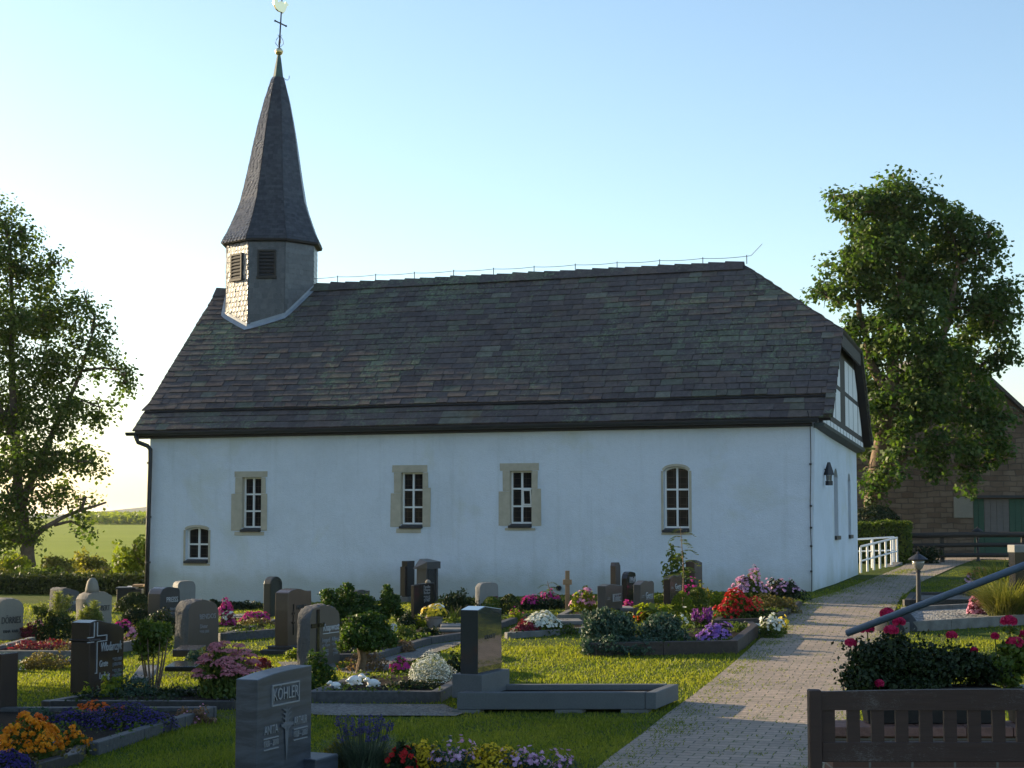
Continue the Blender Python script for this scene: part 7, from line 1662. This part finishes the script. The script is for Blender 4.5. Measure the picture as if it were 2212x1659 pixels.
P = G(856, 1377); q = MB(); q.hexa([(-.05, 0, 0), (.05, 0, 0), (.05, .03, 0), (-.05, .03, 0)], [(-.09, .05, .20), (.0, .05, .20), (.0, .08, .20), (-.09, .08, .20)]); o = q.build('name_plate', M['inscr_white']); o.location = tuple(P); tag(o, 'small leaning white plate right of the bonsai conifer', 'plate')
plant('ground_cover', 'low green cover behind the bent grey border, left of the pot', 'plant', 840, 905, 1352, 1392, 'l_mid', 1100, .045, (), .6, .25)
plant('ground_cover', 'mixed dark cover in the bed of the stepped gravestone', 'plant', 330, 420, 1486, 1520, 'l_dark', 900, .04, (), .5, .3)
plant('ground_cover', 'green cover between the white begonias and the concrete slab', 'plant', 1188, 1250, 1350, 1372, 'l_mid', 600, .04, (), .4, .25)
plant('ground_cover', 'green cover along the top of the brown border behind the violet petunias', 'plant', 1540, 1630, 1346, 1366, 'l_mid', 900, .04, (), .4, .3)
plant('ground_cover', 'green plants at the foot of the framed name stone', 'plant', 1286, 1360, 1322, 1342, 'l_mid', 900, .05, (), .4, .3)
plant('ground_cover', 'green plants in front of the rose brown stele along its kerb', 'plant', 500, 570, 1352, 1368, 'l_mid', 700, .04, (), .4, .3)
plant('evergreen_shrub', 'dark evergreen shrub between navy stone and wide grey stone', 'shrub', 300, 382, 1322, 1372, 'l_dark', 1500, .05, (), .6, .25)
plant('evergreen_shrub', 'dark low evergreen right of the bonsai conifer, before the flower pot', 'shrub', 852, 905, 1328, 1368, 'l_dark', 1300, .05, (), .6, .3)
# ------------------------------------------------------------------ unseen trees beyond the left edge, placed to shade the foreground
for (x, y, r, h) in ((-17, 22.3, 4.0, 9.0), (-15.0, 17.2, 3.7, 8.5), (-19.5, 18.6, 4.0, 10.0), (-13, 12.0, 3.4, 8.0), (-22, 24.4, 3.8, 10.5), (-19, 24.2, 3.7, 9.8)):
    e = empty('unseen_tree', 'dense broad unseen tree placed outside the left edge to shade the foreground graves', 'tree', (x, y, tz(x, y)), 0, 'unseen trees left of the churchyard'); P_, N_ = [], []
    for k in range(40):
        d_ = unit(rng.normal(size=(1, 3)))[0] * rng.random() ** .5; c = np.array([d_[0] * r * .8, d_[1] * r * .8, h * .55 + d_[2] * h * .42]); P, N = dome_pts(420, c, 1.15, 1.15, .95, k, .8, .2, True); P_.append(P); N_.append(N)
    P = np.concatenate(P_); npmesh('crown', leaf_quads(P, jitterN(np.concatenate(N_), 1), .27, .8), 4, M['l_mid'], e); q = MB(); q.tube([(0, 0, -.1), (.05, 0, h * .3), (0, .1, h * .7)], [.25, .2, .08], 8); q.build('trunk', M['bark'], e)

# ------------------------------------------------------------------ mown grass (stuff)
def lawn_pts(n, y0, y1):
    y = np.sqrt(y0 ** 2 + (y1 ** 2 - y0 ** 2) * rng.random(n)); x = y * rng.uniform(-.325, .325, n); return x, y
X_, Y_ = [], []
for (n, y0, y1) in ((150000, 11.2, 16), (150000, 16, 23), (95000, 23, 37)):
    x, y = lawn_pts(n, y0, y1); X_.append(x); Y_.append(y)
x, y = np.concatenate(X_), np.concatenate(Y_); keep = np.ones(len(x), bool)
for pl in EXCL: keep &= ~pnpoly(x, y, pl)
l_ = np.stack([x - CX0, y - CY0], 1); u_, v_ = l_ @ ul, l_ @ vl; keep &= ~((u_ > -.1) & (u_ < CL + .1) & (v_ > -.05))
patch = np.sin(x * 1.7 + 2 * np.sin(y * .9)) + np.sin(y * 2.3 + x) + 1.3 * np.sin(x * 4.1 - y * 3.3); keep &= rng.random(len(x)) < np.clip(.78 + .2 * patch, .08, 1)
x, y = x[keep], y[keep]; n = len(x); z = terr(x, y)
h_ = .024 * (.6 + .9 * rng.random(n)) * (1 + .2 * np.sin(x * 3 + y * 2)) + (rng.random(n) < .015) * .05; an = rng.random(n) * 6.28; ln = rng.random(n) * .9; wd = (.0035 + .0003 * y) * (.7 + .6 * rng.random(n))
b = np.stack([x, y, z - .003], 1); sd_ = np.stack([np.cos(an), np.sin(an), 0 * an], 1) * wd[:, None]; a2 = rng.random(n) * 6.28; tip = b + np.stack([np.cos(a2) * ln * h_, np.sin(a2) * ln * h_, h_], 1)
tint = np.clip(.5 + .22 * patch[keep] / 2 + .28 * rng.normal(size=n), 0, 1)
tag(npmesh('lawn_grass', np.stack([b - sd_, b + sd_, tip], 1).reshape(-1, 3), 3, M['lawn'], None, tint), 'short mown grass between the graves and beside the path', 'grass', kind='stuff')
# weeds in the joints and along the edges of the path
n = 880; t_ = rng.random(n) ** .8; yy = 12 + 30 * rng.random(n); Rr = path_right(yy); w_ = 1.62; k = rng.random(n); ed = rng.random(n) < .6; k = np.where(ed, np.where(rng.random(n) < .65, k * .06, 1 - k * .06), k); xx = Rr - w_ + k * w_
P = []; 
for i in range(n):
    m_ = 20 if ed[i] else 9; r_ = .13 if ed[i] else .05; P.append(np.stack([xx[i] + rng.normal(size=m_) * r_, yy[i] + rng.normal(size=m_) * r_, np.zeros(m_)], 1))
P = np.concatenate(P); P[:, 2] = terr(P[:, 0], P[:, 1]) + .012; m_ = len(P); a_ = rng.random(m_) * 6.28; hh = .024 * (.5 + rng.random(m_)); sd_ = np.stack([np.cos(a_), np.sin(a_), 0 * a_], 1) * .005; tp_ = P + np.stack([np.cos(a_ + 1) * hh, np.sin(a_ + 1) * hh, hh * .8], 1)
tag(npmesh('path_weeds', np.stack([P - sd_, P + sd_, tp_], 1).reshape(-1, 3), 3, M['lawn']), 'small weeds growing in the joints and edges of the paved path', 'weeds', kind='stuff')

# ------------------------------------------------------------------ evening air
HZ = 0.0001
hb = MB(); hb.box(-7500, 7500, -75, 9000, -4, 30); m, t, b = newmat('haze_air'); t.nodes.clear()
pv = t.nodes.new('ShaderNodeVolumePrincipled'); pv.inputs['Density'].default_value = HZ; pv.inputs['Color'].default_value = (.92, .95, 1, 1); pv.inputs['Anisotropy'].default_value = .35
mo = t.nodes.new('ShaderNodeOutputMaterial'); t.links.new(pv.outputs[0], mo.inputs['Volume'])
tag(hb.build('haze', m), 'thin pale evening haze fading the far hills', 'haze', kind='stuff')
